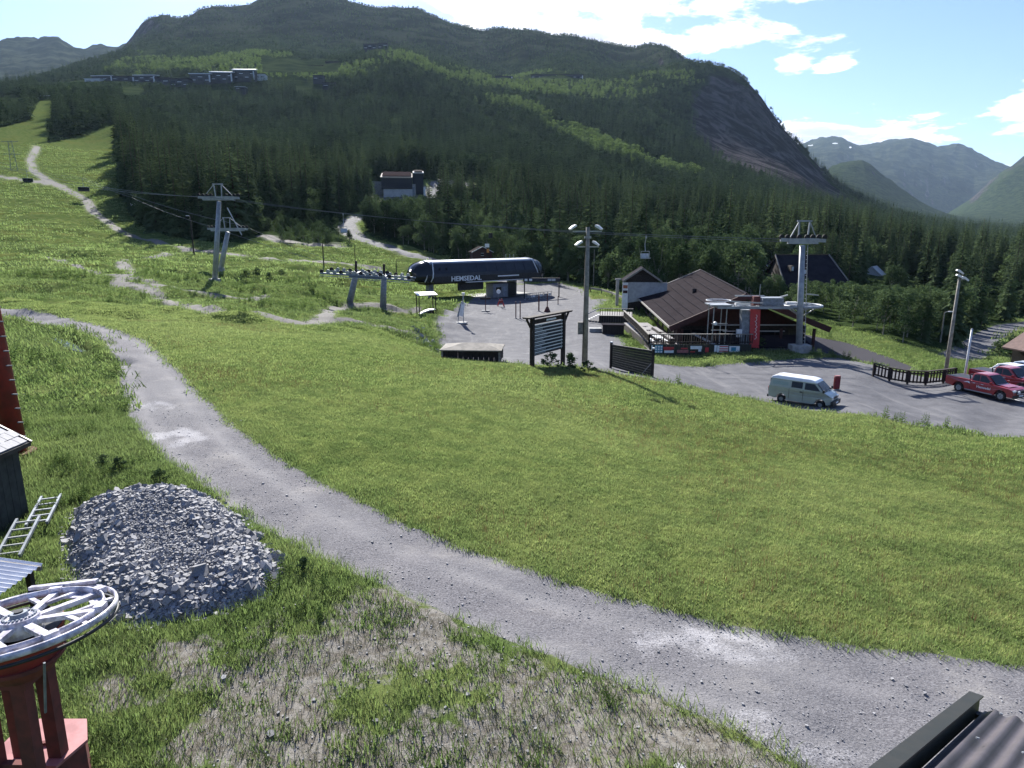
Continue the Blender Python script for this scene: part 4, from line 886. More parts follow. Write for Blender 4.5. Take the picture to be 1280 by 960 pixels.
# ================================================================== old drag lift drive: bullwheel on a red stand
def bullwheel():
    c = Vector((-5.42, 6.55, 3.80)); z0 = gz(c.x, c.y); R = .94
    w = thing('bullwheel_drive', 'white spoked drive wheel lying flat on its rusty red stand', 'lift drive', (c.x, c.y, z0)); H = c.z-z0
    tilt = Matrix.Rotation(rad(8), 3, Vector((0, 0, 1)).cross(Vector((-.64, .77, 0))))
    def T(m):
        m.v = [tuple(tilt @ Vector(p)+Vector((0, 0, H))) for p in m.v]; return m
    rim = MB(); rim.ring((0, 0, 0), (0, 0, 1), R-.022, .022, 64, 8, rz=.04); T(rim).build('rim', M_WHEEL, w, smooth=True)
    T(MB().ring((0, 0, .02), (0, 0, 1), R-.145, .014, 64, 6, rz=.05)).build('rim_flange', M_WHEEL, w, smooth=True)
    T(MB().ring((0, 0, -.09), (0, 0, 1), R-.02, .02, 64, 6)).build('rope_liner', M_BLACK, w, smooth=True)
    T(MB().cyl((0, 0, -.12), (0, 0, .07), .21, .19, 28)).build('hub', M_WHEEL, w)
    T(MB().cyl((0, 0, .07), (0, 0, .12), .09, .08, 20)).build('hub_cap', M_STEEL, w)
    T(MB().cyl((0, 0, .12), (0, 0, .135), .045, .045, 12)).build('axle_bolt', M_BLACK, w)
    for k in range(8):
        q = 2*math.pi*k/8+.18; e = Vector((math.cos(q), math.sin(q), 0)); s = Vector((-e.y, e.x, 0))
        T(MB().bar(e*.18, e*(R-.1), .085, .055)).build('spoke', M_WHEEL, w)
        if k % 2 == 0:
            for sg in (-1, 1): T(MB().bar(e*.48+s*.02*sg, e*(R-.13)+s*.33*sg, .05, .035)).build('spoke_brace', M_WHEEL, w)
        # sheet segments screwed between some spokes
        if k in (0, 6, 7, 1):
            a0, a1 = q+.13, q+2*math.pi/8-.13; P = [(math.cos(a0+(a1-a0)*t_/5)*(R-.12), math.sin(a0+(a1-a0)*t_/5)*(R-.12)) for t_ in range(6)]+[(math.cos(a1-(a1-a0)*t_/3)*(.66), math.sin(a1-(a1-a0)*t_/3)*(.66)) for t_ in range(4)]
            T(MB().prism(P, -.035, -.015, 'z')).build('segment_plate', M_WHEEL, w)
        T(MB().box(tuple(e*(R-.12)+Vector((0, 0, .04))), (.10, .14, .07), q)).build('rim_clamp', M_WHEEL, w)
    T(MB().bar((-.5, R-.10, .07), (.30, R-.04, .07), .07, .04)).build('guard_bar', M_WHEEL, w)
    for k in range(24):
        q = 2*math.pi*k/24; T(MB().cyl((math.cos(q)*.15, math.sin(q)*.15, .07), (math.cos(q)*.15, math.sin(q)*.15, .09), .014, .014, 6)).build('bolt', M_STEEL, w)
    # stand
    MB().cyl((-.14, .1, H-.46), (-.14, .1, H-.13), .40, .46, 28).build('gear_housing', M_RED, w); MB().cyl((-.14, .1, H-.13), (-.14, .1, H-.122), .45, .45, 28).build('housing_lid', M_BLACK, w)
    MB().cyl((-.14, .1, H-.50), (-.14, .1, H-.46), .43, .43, 28).build('housing_flange', M_RUST, w)
    MB().cyl((-.14, .1, H-.66), (-.14, .1, H-.50), .30, .40, 20).build('lower_housing', M_RUST, w)
    MB().box((-.30, .12, H-.71), (.66, .5, .10)).build('cross_beam', M_RUST, w)
    for x_, y_ in ((-.52, -.05), (-.08, -.05), (-.52, .34), (-.10, .34)):
        MB().bar((x_, y_, H-.76), (x_*1.0-.03, y_*1.1-.02, -.1), .16, .14).build('leg', M_RUST, w)
    MB().bar((-.5, -.05, 1.0), (-.1, -.05, 1.0), .08).build('brace', M_RUST, w)
    MB().bar((.34, -.3, H-.9), (.52, -.42, H-.2), .02).build('rod', M_STEEL, w)
    r = thing('red_hatch_box', 'faded red steel cover box on the ground beside the bullwheel stand', 'box', tuple(hit(66, 990)))
    P = [(-.42, -.40), (.42, -.40), (.52, 0), (.30, .34), (-.42, .34)]
    MB().prism(P, 0, .75, 'z').build('casing', M_RUST, r); MB().prism([(a*1.07, b*1.07) for a, b in P], .752, .79, 'z').build('lid', M_PINK, r)
    MB().box((0, -.1, .81), (.5, .05, .035), .2).build('lid_handle', M_RUST, r)
M_WHEEL = simple('worn_steel_glare_white', (.74, .72, .78), (.30, .28, .33), .4, .05, 7, .3)  # near-white base colour holds the sun glare on the wheel
M_RUST = simple('rusty_red_steel', (.17, .045, .04), (.10, .035, .032), .75, .1, 5)
M_PINK = simple('faded_red_paint', (.42, .17, .17), (.30, .11, .11), .6, 0, 4)
bullwheel()

# ================================================================== corrugated roof under the camera, bottom right
def near_roof():
    def pt(u, v, z): x, y, dz = ray(u, v); k = (z-CZ)/dz; return Vector((x*k, y*k, z))
    E0 = pt(1220, 884, 4.5); E1 = pt(1300, 908, 4.5); B0 = pt(1130, 962, 5.15); U = (E1-E0).normalized(); S = (B0-E0).normalized()
    o = Vector((E0.x+1.4*U.x+.9*S.x, E0.y+1.4*U.y+.9*S.y, gz(E0.x, E0.y-1.5)))
    r = thing('corrugated_roof_hut', 'dark corrugated roof with black bargeboard at the lower right corner', 'shed', o)
    N = U.cross(S); N = -N if N.z < 0 else N; N.normalize(); L = 2.6
    def P(a, b, h=0.): return E0-o+U*a+S*b+N*h
    for s_ in range(4):
        m = MB(); n = 44
        for k in range(n+1):
            a = .05+s_*.68+.72*k/n; ph = a/.118*2*math.pi; h = .017*math.cos(ph)+.005*s_
            m.v += [tuple(P(a, -.02 if s_ % 2 else -.04, h)), tuple(P(a, L, h))]
            if k: q = 2*k; m.f += [(q-2, q-1, q+1, q)]
        m.build('roof_sheet', M_DKSHEET, r, smooth=True)
        for k in range(7):
            for b in (.12, 1.0): c = P(.05+s_*.68+.118*(k+.0)+.0, b, .03); MB().cyl(c, c+N*.008, .012, .012, 6).build('screw', M_GALV, r) if k % 2 else None
    MB().bar(P(-.03, -.08, .0), P(-.03, L, .0), .075, .15, up=N).build('bargeboard', M_BLACKW, r)
    MB().bar(P(-.015, -.06, .082), P(-.015, L, .082), .09, .012, up=N).build('verge_trim', M_GREENT, r)
    MB().bar(P(0, -.01, -.09), P(2.75, -.01, -.09), .05, .12).build('fascia', M_BLACKW, r)
    a, b, c, d = P(.1, .15, -.06), P(2.7, .15, -.06), P(2.7, L, -.06), P(.1, L, -.06)
    for nm, p, q in (('front_wall', a, b), ('side_wall', d, a), ('side_wall', b, c), ('back_wall', c, d)):
        MB().add([(p.x, p.y, -.3), (q.x, q.y, -.3), tuple(q), tuple(p)], [(0, 1, 2, 3)]).build(nm, M_DKGREEN, r).modifiers.new('thickness', 'SOLIDIFY').thickness = .06
M_DKSHEET = simple('dark_corrugated_sheet', (.085, .075, .085), (.060, .054, .060), .5, .1, 3)
M_BLACKW = simple('black_painted_board', (.022, .024, .022), (.030, .032, .028), .5, 0, 5, .1)
M_GREENT = simple('green_trim', (.020, .022, .020), (.028, .028, .024), .5, 0, 5)
near_roof()
# brook in the ditch
_br = [hit(u, v) for u, v in ((66, 424), (80, 431), (92, 436), (105, 441))]
_m = MB()
for k, p in enumerate(_br):
    w = .34 if 0 < k < 3 else .15
    _m.v += [(p[0]-w*.7, p[1]-w, p[2]+.07), (p[0]+w*.7, p[1]+w, p[2]+.07)]
    if k: q = 2*k; _m.f.append((q-2, q-1, q+1, q))
def water_mat():
    m = bpy.data.materials.new('brook_water'); m.use_nodes = True; t = NT(m.node_tree); b = m.node_tree.nodes['Principled BSDF']; b.inputs['Base Color'].default_value = (.10, .12, .12, 1); b.inputs['Roughness'].default_value = .12
    P = t.add('ShaderNodeTexCoord').outputs['Object']; t.l.new(t.add('ShaderNodeBump', {'Strength': .5, 'Distance': .02, 'Height': t.noise(P, 9, 3)}).outputs[0], b.inputs['Normal']); return m
_o = _m.build('brook', water_mat()); _o['kind'] = 'structure'; _o['label'] = 'glinting brook water in the roadside ditch'
# ================================================================== trail sign board
def trail_sign():
    A = top_at(665.5, 398, 47.); B = top_at(704.5, 392.5, 50.4); base = Vector((A.x, A.y, gz(A.x, A.y))); d = Vector((B.x-A.x, B.y-A.y, 0)); L = d.length; yaw = math.atan2(d.y, d.x)
    r = thing('trail_sign', 'large dark wooden trail sign board with white lettered planks on two posts', 'sign', base, yaw)
    H = A.z-base.z; zb = gz(B.x, B.y)-base.z
    MB().box((0, 0, H/2-.2), (.26, .26, H+.4)).build('post', M_WOOD, r)
    MB().box((L, 0, (H+zb)/2-.2), (.26, .26, H-zb+.4)).build('post', M_WOOD, r)
    MB().prism([(-.75, H+.02), (L+.75, H+.02), (L+.85, H+.14), (-.85, H+.14)], -.3, .3).build('roof_board', M_WOOD, r)
    MB().bar((-.72, 0, H), (-.05, 0, H-.85), .12).build('bracket', M_WOOD, r); MB().bar((L+.72, 0, H), (L+.05, 0, H-.85), .12).build('bracket', M_WOOD, r)
    bt, bb = H-.12, H-2.75; n = 9; ph = (bt-.38-bb)/n
    MB().box((L/2, .02, bt-.17), (L-.28, .06, .32)).build('header_board', M_WOOD, r)
    h = MB().box((L/2+.35, -.022, bt-.17), (1.3, .02, .13)).build('header_lettering', M_WHITEP, r)
    rr = random.Random(4)
    for k in range(n):
        z = bt-.38-ph*(k+.5)
        p = MB().box((L/2, 0, z), (L-.30, .07, ph-.015)).build('plank', M_NAVYW, r)
        MB().box((L/2, -.042, z+ph*.38), (L-.34, .012, ph*.26)).build('white_line', M_WHITEP, p)
        w = MB(); x = .34
        w.box((x-.1, -.042, z-ph*.08), (.10, .012, ph*.34))
        for q in range(rr.randint(6, 15)):
            wd = rr.uniform(.05, .11); x += wd*.5; w.box((x, -.042, z-ph*.1), (wd*.6, .012, ph*rr.uniform(.22, .38))); x += wd*.75
        w.box((L-.30, -.042, z-ph*.1), (.07, .012, ph*.3))
        w.build('lettering', M_GREYP, p)
M_WHITEP = simple('white_print', (.85, .86, .86), (.76, .78, .78), .6)
M_GREYP = simple('faded_print', (.5, .52, .54), (.4, .42, .44), .6)
M_NAVYW = simple('dark_blue_planks', (.018, .022, .030), (.028, .032, .042), .7, 0, 4)
trail_sign()

# ================================================================== floodlight masts and poles
def lamp_head(r, p, aim, s=1.):
    """flat floodlight: housing, lens, bracket"""
    a = math.atan2(aim[1], aim[0]); R = Euler((0, rad(25), a)).to_matrix(); p = Vector(p)
    h = MB().prism([(-.34*s, -.03*s), (.34*s, -.10*s), (.36*s, .04*s), (-.10*s, .16*s), (-.34*s, .12*s)], -.24*s, .24*s)
    h.v = [tuple(R @ Vector(q)+p) for q in h.v]; o = h.build('floodlight', M_WHITE, r)
    g = MB().box((0, 0, -.085*s), (.58*s, .40*s, .02)); g.v = [tuple(R @ Vector(q)+p) for q in g.v]; g.build('lens', M_GLASS, o)
def flood_mast():
    T_ = top_at(735, 284, 51.5); z = gz(T_.x, T_.y); r = thing('floodlight_mast', 'tall wooden mast with four white floodlights beside the trail sign', 'light mast', (T_.x, T_.y, z)); H = T_.z-z
    MB().cyl((0, 0, -.4), (0, 0, H), .24, .15, 14).build('pole', M_POLE, r, smooth=True)
    MB().bar((-1.15, 0, H-.30), (1.05, 0, H-.30), .09).build('crossarm', M_GALV, r); MB().bar((-.75, 0, H-1.45), (.85, 0, H-1.45), .09).build('crossarm', M_GALV, r)
    for x, zz, a in ((-1.15, H-.02, (-1, -.3)), (.80, H-.02, (1, -.6)), (-.68, H-1.2, (-1, -.3)), (.60, H-1.2, (1, -.3))): lamp_head(r, (x, -.1, zz), a, .82)
    MB().box((0, 0, H-.75), (.5, .3, .16)).build('clamp', M_GALV, r)
    b = MB().box((-.42, -.05, 3.05), (.38, .3, .95)).build('switch_box', M_GREYWOOD, r)
    MB().bar((-.2, -.22, .5), (-.16, -.2, H-.4), .03).build('cable_conduit', M_BLACK, r)
flood_mast()
def right_mast():
    T_ = top_at(1199.5, 348, 57); z = gz(T_.x, T_.y); r = thing('floodlight_mast', 'pale slender light mast with a cluster of white lamps beside the red pickups', 'light mast', (T_.x, T_.y, z)); H = T_.z-z
    MB().cyl((0, 0, -.4), (0, 0, H), .17, .11, 12).build('pole', M_POLE, r, smooth=True); MB().bar((-.15, 0, H-.1), (.75, 0, H-.1), .08).build('crossarm', M_GALV, r)
    for x, zz in ((-.05, H+.15), (.42, H-.02), (-.1, H+.55)): lamp_head(r, (x, -.05, zz), (1, -.3), .85)
    MB().cyl((-.1, 0, H-.1), (-.1, 0, H+.75), .04, .03, 8).build('top_rod', M_GALV, r)
right_mast()
def flagpole():
    T_ = top_at(1215, 412, 56); z = gz(T_.x, T_.y); r = thing('flagpole', 'bright white bare pole behind the red pickups', 'pole', (T_.x, T_.y, z)); H = T_.z-z
    MB().cyl((0, 0, -.3), (0, 0, H), .10, .075, 12).build('pole', M_WHITE, r, smooth=True); MB().cyl((0, 0, H), (0, 0, H+.08), .1, .06, 10).build('finial', M_GALV, r); MB().cyl((0, 0, -.05), (0, 0, .1), .2, .2, 12).build('base', M_CONC, r)
flagpole()
def street_lamp(u, v0, v1, D, label, mat=M_POLE, arm=.7, rr=.10, head=True, group=None):
    T_ = top_at(u, v0, D); z = gz(T_.x, T_.y); r = thing('lamp_post', label, 'lamp post', (T_.x, T_.y, z), 0, group); H = T_.z-z
    MB().cyl((0, 0, -.4), (0, 0, H), rr, rr*.7, 8).build('pole', mat, r)
    if head:
        MB().bar((0, 0, H-.05), (arm, 0, H+.08), .07).build('arm', M_GALV, r); MB().box((arm+.1, 0, H+.06), (.6, .25, .13)).build('lamp', M_WHITE, r)
street_lamp(1181, 390, 437, 92, 'thin lamp post in front of dark trees left of the pale light mast')
street_lamp(759, 328, 350, 150, 'wooden lamp post at the forest edge behind the restaurant path', rr=.2)
street_lamp(743, 312, 350, 150, 'bare thin pole at forest edge right behind the four-lamp mast', rr=.12, head=False)
street_lamp(237.5, 270, 322, 138, 'dark lamp post by the bike trail left of the lift towers', M_WOOD, -.6, .16)
street_lamp(403, 303, 335, 140, 'dark bare pole on the meadow between the lift towers', M_WOOD, 0, .14, False)
street_lamp(495, 326, 346, 150, 'short leaning dark pole just left of the dark lift station', M_WOOD, 0, .12, False)
street_lamp(443, 308, 330, 160, 'thin dark post behind the first line tower on the meadow', M_WOOD, 0, .10, False)
street_lamp(447, 280, 296, 240, 'small pole beside the gravel road bend below the pump house', M_WOOD, 0, .12, False)
street_lamp(1063, 330, 372, 150, 'thin pole beside the big dark roof in the woods', M_WOOD, 0, .09, False)

# ================================================================== sheds, panel, posts round the yard
def bunker():
    p = hit(590, 451); r = thing('wooden_crate_shed', 'low dark timber box with a weathered flat pyramid lid in the yard', 'shed', (p[0], p[1]+1.3, gz(p[0], p[1]+1.3)), rad(-4)); w, d, h = 4.3, 2.6, 1.0
    for k in range(11):
        x = -w/2+w*(k+.5)/11
        MB().box((x, -d/2, h/2), (w/11-.02, .05, h)).build('wall_board', M_WOOD, r); MB().box((x, d/2, h/2), (w/11-.02, .05, h)).build('wall_board', M_WOOD, r)
    for sx in (-1, 1):
        MB().box((sx*w/2, 0, h/2), (.05, d-.06, h)).build('end_wall', M_WOOD, r)
        for sy in (-1, 1): MB().box((sx*(w/2+.02), sy*(d/2+.03), h/2+.03), (.14, .14, h+.06)).build('post', M_GREYWOOD, r)
    a, b, z = w/2+.2, d/2+.2, h+.06
    MB().add([(-a, -b, z), (a, -b, z), (a, b, z), (-a, b, z), (-.7, 0, z+.34), (.9, 0, z+.34), (-a, -b, z-.08), (a, -b, z-.08), (a, b, z-.08), (-a, b, z-.08)],
             [(0, 1, 5, 4), (1, 2, 5), (2, 3, 4, 5), (3, 0, 4), (6, 7, 1, 0), (7, 8, 2, 1), (8, 9, 3, 2), (9, 6, 0, 3), (9, 8, 7, 6)]).build('lid', simple('weathered_lid', (.26, .235, .20), (.17, .155, .135), .9, 0, 2), r)
bunker()
def panel_fence():
    A = top_at(764.5, 431, 52.); B = top_at(817, 439, 48.); d = Vector((B.x-A.x, B.y-A.y, 0)); L = d.length; zA, zB = gz(A.x, A.y), gz(B.x, B.y)
    r = thing('board_screen', 'dark board screen between two posts at the lawn edge', 'fence', (A.x, A.y, zA), math.atan2(d.y, d.x))
    hA, hB = A.z-zA, B.z-zA; bA, bB = hA-1.75, hB-2.05
    for x, h_, b_ in ((0, hA, 0), (L, hB, zB-zA)):
        MB().box((x, -.02, (h_+b_)/2-.15+.1), (.15, .15, h_-b_+.5)).build('post', M_WOOD, r); MB().box((x, -.02, h_+.22), (.17, .17, .10)).build('post_cap', M_WHITE, r)
    n = 10
    for k in range(n):
        za0, za1 = bA+(hA-bA)*k/n+.008, bA+(hA-bA)*(k+1)/n-.008; zb0, zb1 = bB+(hB-bB)*k/n+.008, bB+(hB-bB)*(k+1)/n-.008; y = .006*(k % 2)
        MB().add([(.08, y-.02, za0), (L-.08, y-.02, zb0), (L-.08, y-.02, zb1), (.08, y-.02, za1), (.08, y+.02, za0), (L-.08, y+.02, zb0), (L-.08, y+.02, zb1), (.08, y+.02, za1)],
                 [(0, 1, 2, 3), (7, 6, 5, 4), (0, 4, 5, 1), (3, 2, 6, 7), (0, 3, 7, 4), (1, 5, 6, 2)]).build('board', M_SCREEN, r)
    MB().bar((.05, -.03, hA+.03), (L-.05, -.03, hB+.03), .09, .05).build('top_rail', M_GREYWOOD, r); MB().bar((L-.1, -.06, hB-.9), (L-.75, -.5, zB-zA), .07).build('brace', M_GREYWOOD, r)
M_SCREEN = simple('black_green_boards', (.030, .034, .026), (.018, .020, .017), .75, 0, 3)
panel_fence()
def slat_fence():
    pts = [(1091, 471, 58), (1112, 471.5, 57.2), (1135, 472, 56.4), (1158, 471.5, 56), (1180, 470.5, 56), (1194, 470, 56)]
    Wp = [top_at(u, v, D) for u, v, D in pts]; o = Wp[0]; zo = gz(o.x, o.y); r = thing('slat_fence', 'dark wooden slat fence curving along the parking beside the pickups', 'fence', (o.x, o.y, zo)); H = 1.15
    for a, b in zip(Wp, Wp[1:]):
        A = Vector((a.x-o.x, a.y-o.y, gz(a.x, a.y)-zo)); B = Vector((b.x-o.x, b.y-o.y, gz(b.x, b.y)-zo)); d = B-A; n = max(5, int(d.length/.25))
        MB().box(A+Vector((0, 0, H/2)), (.14, .14, H+.1)).build('post', M_WOOD, r)
        MB().bar(A+Vector((0, 0, H+.06)), B+Vector((0, 0, H+.06)), .26, .07).build('top_rail', M_WOOD, r)
        MB().bar(A+Vector((0, .04, H-.18)), B+Vector((0, .04, H-.18)), .05, .12).build('rail', M_WOOD, r); MB().bar(A+Vector((0, .04, .22)), B+Vector((0, .04, .22)), .05, .14).build('rail', M_WOOD, r)
        for k in range(n):
            p = A+d*((k+.5)/n); MB().box(p+Vector((0, -.02, H/2+.06)), (.13, .03, H-.16), math.atan2(d.y, d.x)).build('slat', M_WOOD, r)
    MB().box(B+Vector((0, 0, H/2)), (.14, .14, H+.1)).build('post', M_WOOD, r)
slat_fence()
def bollard():
    p = hit(1045, 488); r = thing('red_notice_stand', 'red upright notice stand beside the parked van', 'sign', p, rad(10))
    MB().box((0, 0, .62), (.52, .16, 1.0)).build('panel', M_RED, r, bevel=.03); MB().box((0, -.09, .62), (.36, .02, .72)).build('notice', simple('dark_red', (.20, .03, .04)), r); MB().box((0, 0, 1.16), (.44, .2, .08)).build('cap', M_PINK, r); MB().box((0, 0, .05), (.6, .4, .1)).build('foot', M_CONC, r)
bollard()
# yard furniture near the station
def yard_post(u, v0, v1, label, mat, w=.2, name='wooden_post', base=False, cat='post', group=None):
    p = hit(u, v1); D = p[1]; T_ = top_at(u, v0, D); r = thing(name, label, cat, p, 0, group); H = T_.z-p[2]
    MB().box((0, 0, H/2), (w, w, H)).build('post', mat, r)
    if base: MB().prism([(-.55, 0), (.55, 0), (.16, .9), (-.16, .9)], -.2, .2).build('foot', mat, r)
    else: MB().box((0, 0, .05), (w*2, w*2, .1)).build('foot', M_CONC, r)
    return r, H
M_BRP = simple('brown_post_paint', (.10, .035, .035), (.07, .03, .03), .7)
yard_post(644.8, 377, 398, 'left one of two close brown posts in the middle of the yard', M_BRP, .16)
yard_post(650.2, 377, 398.5, 'right one of two close brown posts in the middle of the yard', M_BRP, .16)
yard_post(673.5, 369, 389, 'short red-brown post with white top left of the wedge-footed post', M_BRP, .22)
yard_post(684, 367, 390, 'brown post with wide wedge foot right of the red-brown post', M_BRP, .16, base=True)
yard_post(697.5, 370, 381, 'short brown post under the right end of the entry gate', M_BRP, .14)
r, H = yard_post(607, 368.5, 389, 'brown post carrying a flat dark cross board in the yard', M_BRP, .14); MB().box((0, -.08, H-.6), (1.7, .1, .34)).build('cross_board', M_WOOD, r); MB().box((0, 0, .08), (1.3, .8, .12)).build('base_plate', M_CONC, r)
def aframe():
    p = hit(626, 383); r = thing('trestle_sign', 'small red trestle sign standing in the yard under the station', 'sign', p, .2)
    for sx in (-1, 1):
        for sy in (-1, 1): MB().bar((sx*.6, sy*.45, 0), (sx*.15, 0, 1.3), .09).build('leg', M_REDP, r)
    MB().box((0, -.25, .8), (.8, .05, .5)).build('board', M_RED, r); MB().cyl((-.4, 0, 1.3), (-.4, 0, 2.4), .04, .04, 6).build('pole', M_STEEL, r); MB().cyl((-.4, -.1, 2.6), (-.4, -.04, 2.6), .38, .38, 16).build('disc', M_WHITE, r)
aframe()
def totem():
    p = hit(577, 404); D = p[1]; H = top_at(577, 366, D).z-p[2]; r = thing('steel_totem', 'slanting white and steel signpost standing on a round base in the yard', 'sign', p)
    MB().cyl((0, 0, 0), (0, 0, .16), .85, .8, 20).build('base', M_CONC, r)
    for x in (-.5, .25): MB().bar((x, 0, .1), (x*.6+.15, 0, H*.62), .10).build('leg', M_GALV, r)
    MB().prism([(-.45, 1.1), (.18, .9), (.52, H*.66), (.1, H*.72)], -.06, .06).build('panel', M_WHITE, r); MB().prism([(-.62, .9), (-.42, .9), (.08, H*.72), (-.02, H*.72)], -.1, .1).build('dark_edge', M_STEEL, r)
    MB().bar((.22, 0, H*.62), (.30, 0, H), .14).build('mast', M_GALV, r); MB().box((.3, 0, H-.1), (.4, .3, .24)).build('lamp', M_WHITE, r)
totem()
def shelter():
    p = hit(533, 392); r = thing('open_shelter', 'small open shelter with white flat roof on four dark posts left of the yard', 'shelter', p, rad(22)); H = top_at(533, 368, p[1]).z-p[2]; w, d = 2.4, 1.5
    for sx in (-1, 1):
        for sy in (-1, 1): MB().box((sx*w/2, sy*d/2, H/2-.05), (.12, .12, H)).build('post', M_WOOD, r)
    MB().box((0, 0, H-.08), (w+.3, d+.3, .14)).build('beam_frame', M_WOOD, r); q = MB().box((0, 0, 0), (w+.5, d+.5, .06)); R = Euler((rad(8), 0, 0)).to_matrix(); q.v = [tuple(R @ Vector(a)+Vector((0, 0, H+.12))) for a in q.v]; q.build('roof', M_WHITE, r)
    q = MB().prism([(-1.1, .05), (-.6, .35), (.3, .62), (1.15, .66), (1.15, .55), (.3, .48), (-.5, .2), (-1.0, .0)], -.7, .3); q.build('bench', M_WHITE, r); MB().box((.2, -.1, .22), (1.6, .6, .35)).build('bench_base', M_WOOD, r)
shelter()
# boulders by the brow
for k, (u, v, s) in enumerate(((515, 411, .8), (521, 415, 1.0), (527, 422, .9), (532, 430, 1.1), (538, 436, .8), (529, 412, .6), (541, 429, .7), (546, 440, .6), (522, 424, .5), (612, 446, .4))):
    p = hit(u, v); o = rock(100+k).build('boulder', M_CONC); o.location = (p[0], p[1], p[2]+s*.15); o.scale = (s*.8, s*.8, s*.8); o.rotation_euler = (.3*k, .2*k, k)
    tag(o, 'pale grey boulder among rubble at the left end of the yard' if k < 9 else 'small pale stone at the foot of the low timber box', 'boulder', 'boulders at the left end of the yard' if k < 9 else None)

# ================================================================== the lift station
def station():
    A = top_at(512, 354, 122.); B = top_at(675, 346.5, 141.); m = (A+B)/2; d = B-A; L = math.hypot(d.x, d.y); yaw = math.atan2(d.y, d.x); z0 = gz(m.x, m.y)
    r = thing('lift_station', 'long dark chairlift station with rounded glass ends on columns', 'lift station', (m.x, m.y, z0), yaw); zb = A.z-z0; zt = zb+3.85
    W2 = 3.3
    sec = [(-2.2, 0.), (-2.9, .25), (-W2, 1.0), (-W2+.12, 1.7), (-2.35, 3.35), (-1.85, 3.75), (0, 3.95)]; sec = sec+[(-a, b) for a, b in reversed(sec[:-1])]
    n = len(sec)
    def loft(st, name, mat, smooth=False):
        q = MB()
        for x, s, dz in st:
            q.v += [(x, a*s, zb+dz+(b)*(s*.85+.15)) for a, b in sec]
        for i_ in range(len(st)-1):
            for k in range(n): q.f.append((i_*n+k, i_*n+(k+1) % n, (i_+1)*n+(k+1) % n, (i_+1)*n+k))
        q.f.append(tuple(range(n))); q.f.append(tuple((len(st)-1)*n+k for k in reversed(range(n))))
        return q.build(name, mat, r, smooth=smooth)
    h = L/2
    loft([(-h+3.2, 1, 0), (h-3.6, 1, 0)], 'body', M_NAVY)
    loft([(-h, .38, .35), (-h+.5, .62, .2), (-h+1.3, .84, .06), (-h+2.3, .96, 0), (-h+3.19, .995, 0)], 'glass_end', M_GLASS, True)
    loft([(h-3.59, .995, 0), (h-2.6, .95, 0), (h-1.5, .82, .06), (h-.5, .58, .2), (h, .36, .35)], 'glass_end', M_GLASS, True)
    for xx, sg in ((-h+3.2, 1), (h-3.6, -1)):
        for off, s in ((0, 1.012), (-1.1*sg, .90)):
            q = MB(); x = xx+off; P = [(x-off*.0+(-.9*sg*(b/3.9-.5)*-1), a*s, zb+b*(s*.85+.15)+.02) for a, b in sec[1:-1]]
            for a, b in zip(P, P[1:]): q.bar(a, b, .16, .12)
            q.build('white_arch', M_WHITE, r)
    MB().prism([(-2.3, zt-.48), (-1.87, zt-.08), (0, zt+.13), (1.87, zt-.08), (2.3, zt-.48), (1.83, zt-.16), (0, zt+.06), (-1.83, zt-.16)], -h+3.0, h-3.4, 'x').build('roof', M_ROOFMET, r)
    for k in range(11):
        x = -h+3.9+k*(L-8.2)/10
        MB().bar((x, -W2-.005+.1, zb+1.72), (x, -2.37, zb+3.33), .05, .05).build('cladding_joint', M_BLACK, r)
    for x in (-h+4.6, -h+6.1): MB().box((x, -2.98, zb+2.5), (.35, .05, .5)).build('window', M_GLASS, r)
    MB().box((.3, -W2-.05, zb+.62), (L-5.6, .08, 1.05)).build('fascia', M_BLACK, r)
    t1 = txt('HEMSEDAL', 1.25, 'lettering', M_WHITEP, r, (-h+10.2, -W2-.11, zb+.62), (math.pi/2, 0, 0), .02); t1.scale = (1.12, 1, 1)
    MB().box((4.6, -W2-.10, zb+.78), (5.2, .03, .22)).build('white_caption_strip', M_WHITEP, r)
    MB().box((2.2, -W2+.1, zb-.09), (L-16, .35, .14)).build('lower_trim', M_WHITE, r)
    # undercarriage, columns and operator cabins
    MB().box((0, 0, zb-.2), (L-5, 2.6, .35)).build('underframe', M_BLACK, r)
    for x, w in ((-h+4.2, 1.0), (h-7.5, 1.6)): MB().box((x, 0, (zb-.3)/2-.3), (w, 1.2, zb+.3)).build('column', M_STEEL, r)
    MB().box((-3.4, -1.9, zb-1.0), (5.8, .3, 1.4)).build('hanging_screen', M_BLACK, r)
    k = MB().box((2.5, -2.4, 1.35), (3.6, 2.4, 2.7)).build('operator_cabin', M_CABIN, r); MB().box((2.0, -3.62, 1.6), (1.3, .04, .8)).build('window', M_GLASS, k); MB().box((3.5, -3.62, 1.1), (.8, .04, 1.9)).build('door', M_STEEL, k); MB().box((2.5, -2.4, 2.75), (3.9, 2.7, .12)).build('cabin_roof', M_BLACK, k)
    MB().box((6.0, -1.2, 1.3), (2.8, 2.0, 2.6)).build('machine_cabin', M_BLACK, r)
    MB().box((0, 1.0, .12), (L-8, 6, .24)).build('platform', M_CONC, r)
    for x in (-.5, .5, 1.5):MB().cyl((x+7, 0, zt-.1), (x+7, 0, zt+.9), .05, .05, 6).build('roof_rod', M_GALV, r)
M_ROOFMET = simple('pale_roof_metal', (.34, .38, .42), (.27, .30, .34), .4, .35, .5)
M_CABIN = simple('grey_cabin', (.20, .21, .23), (.15, .16, .18), .6)
station()
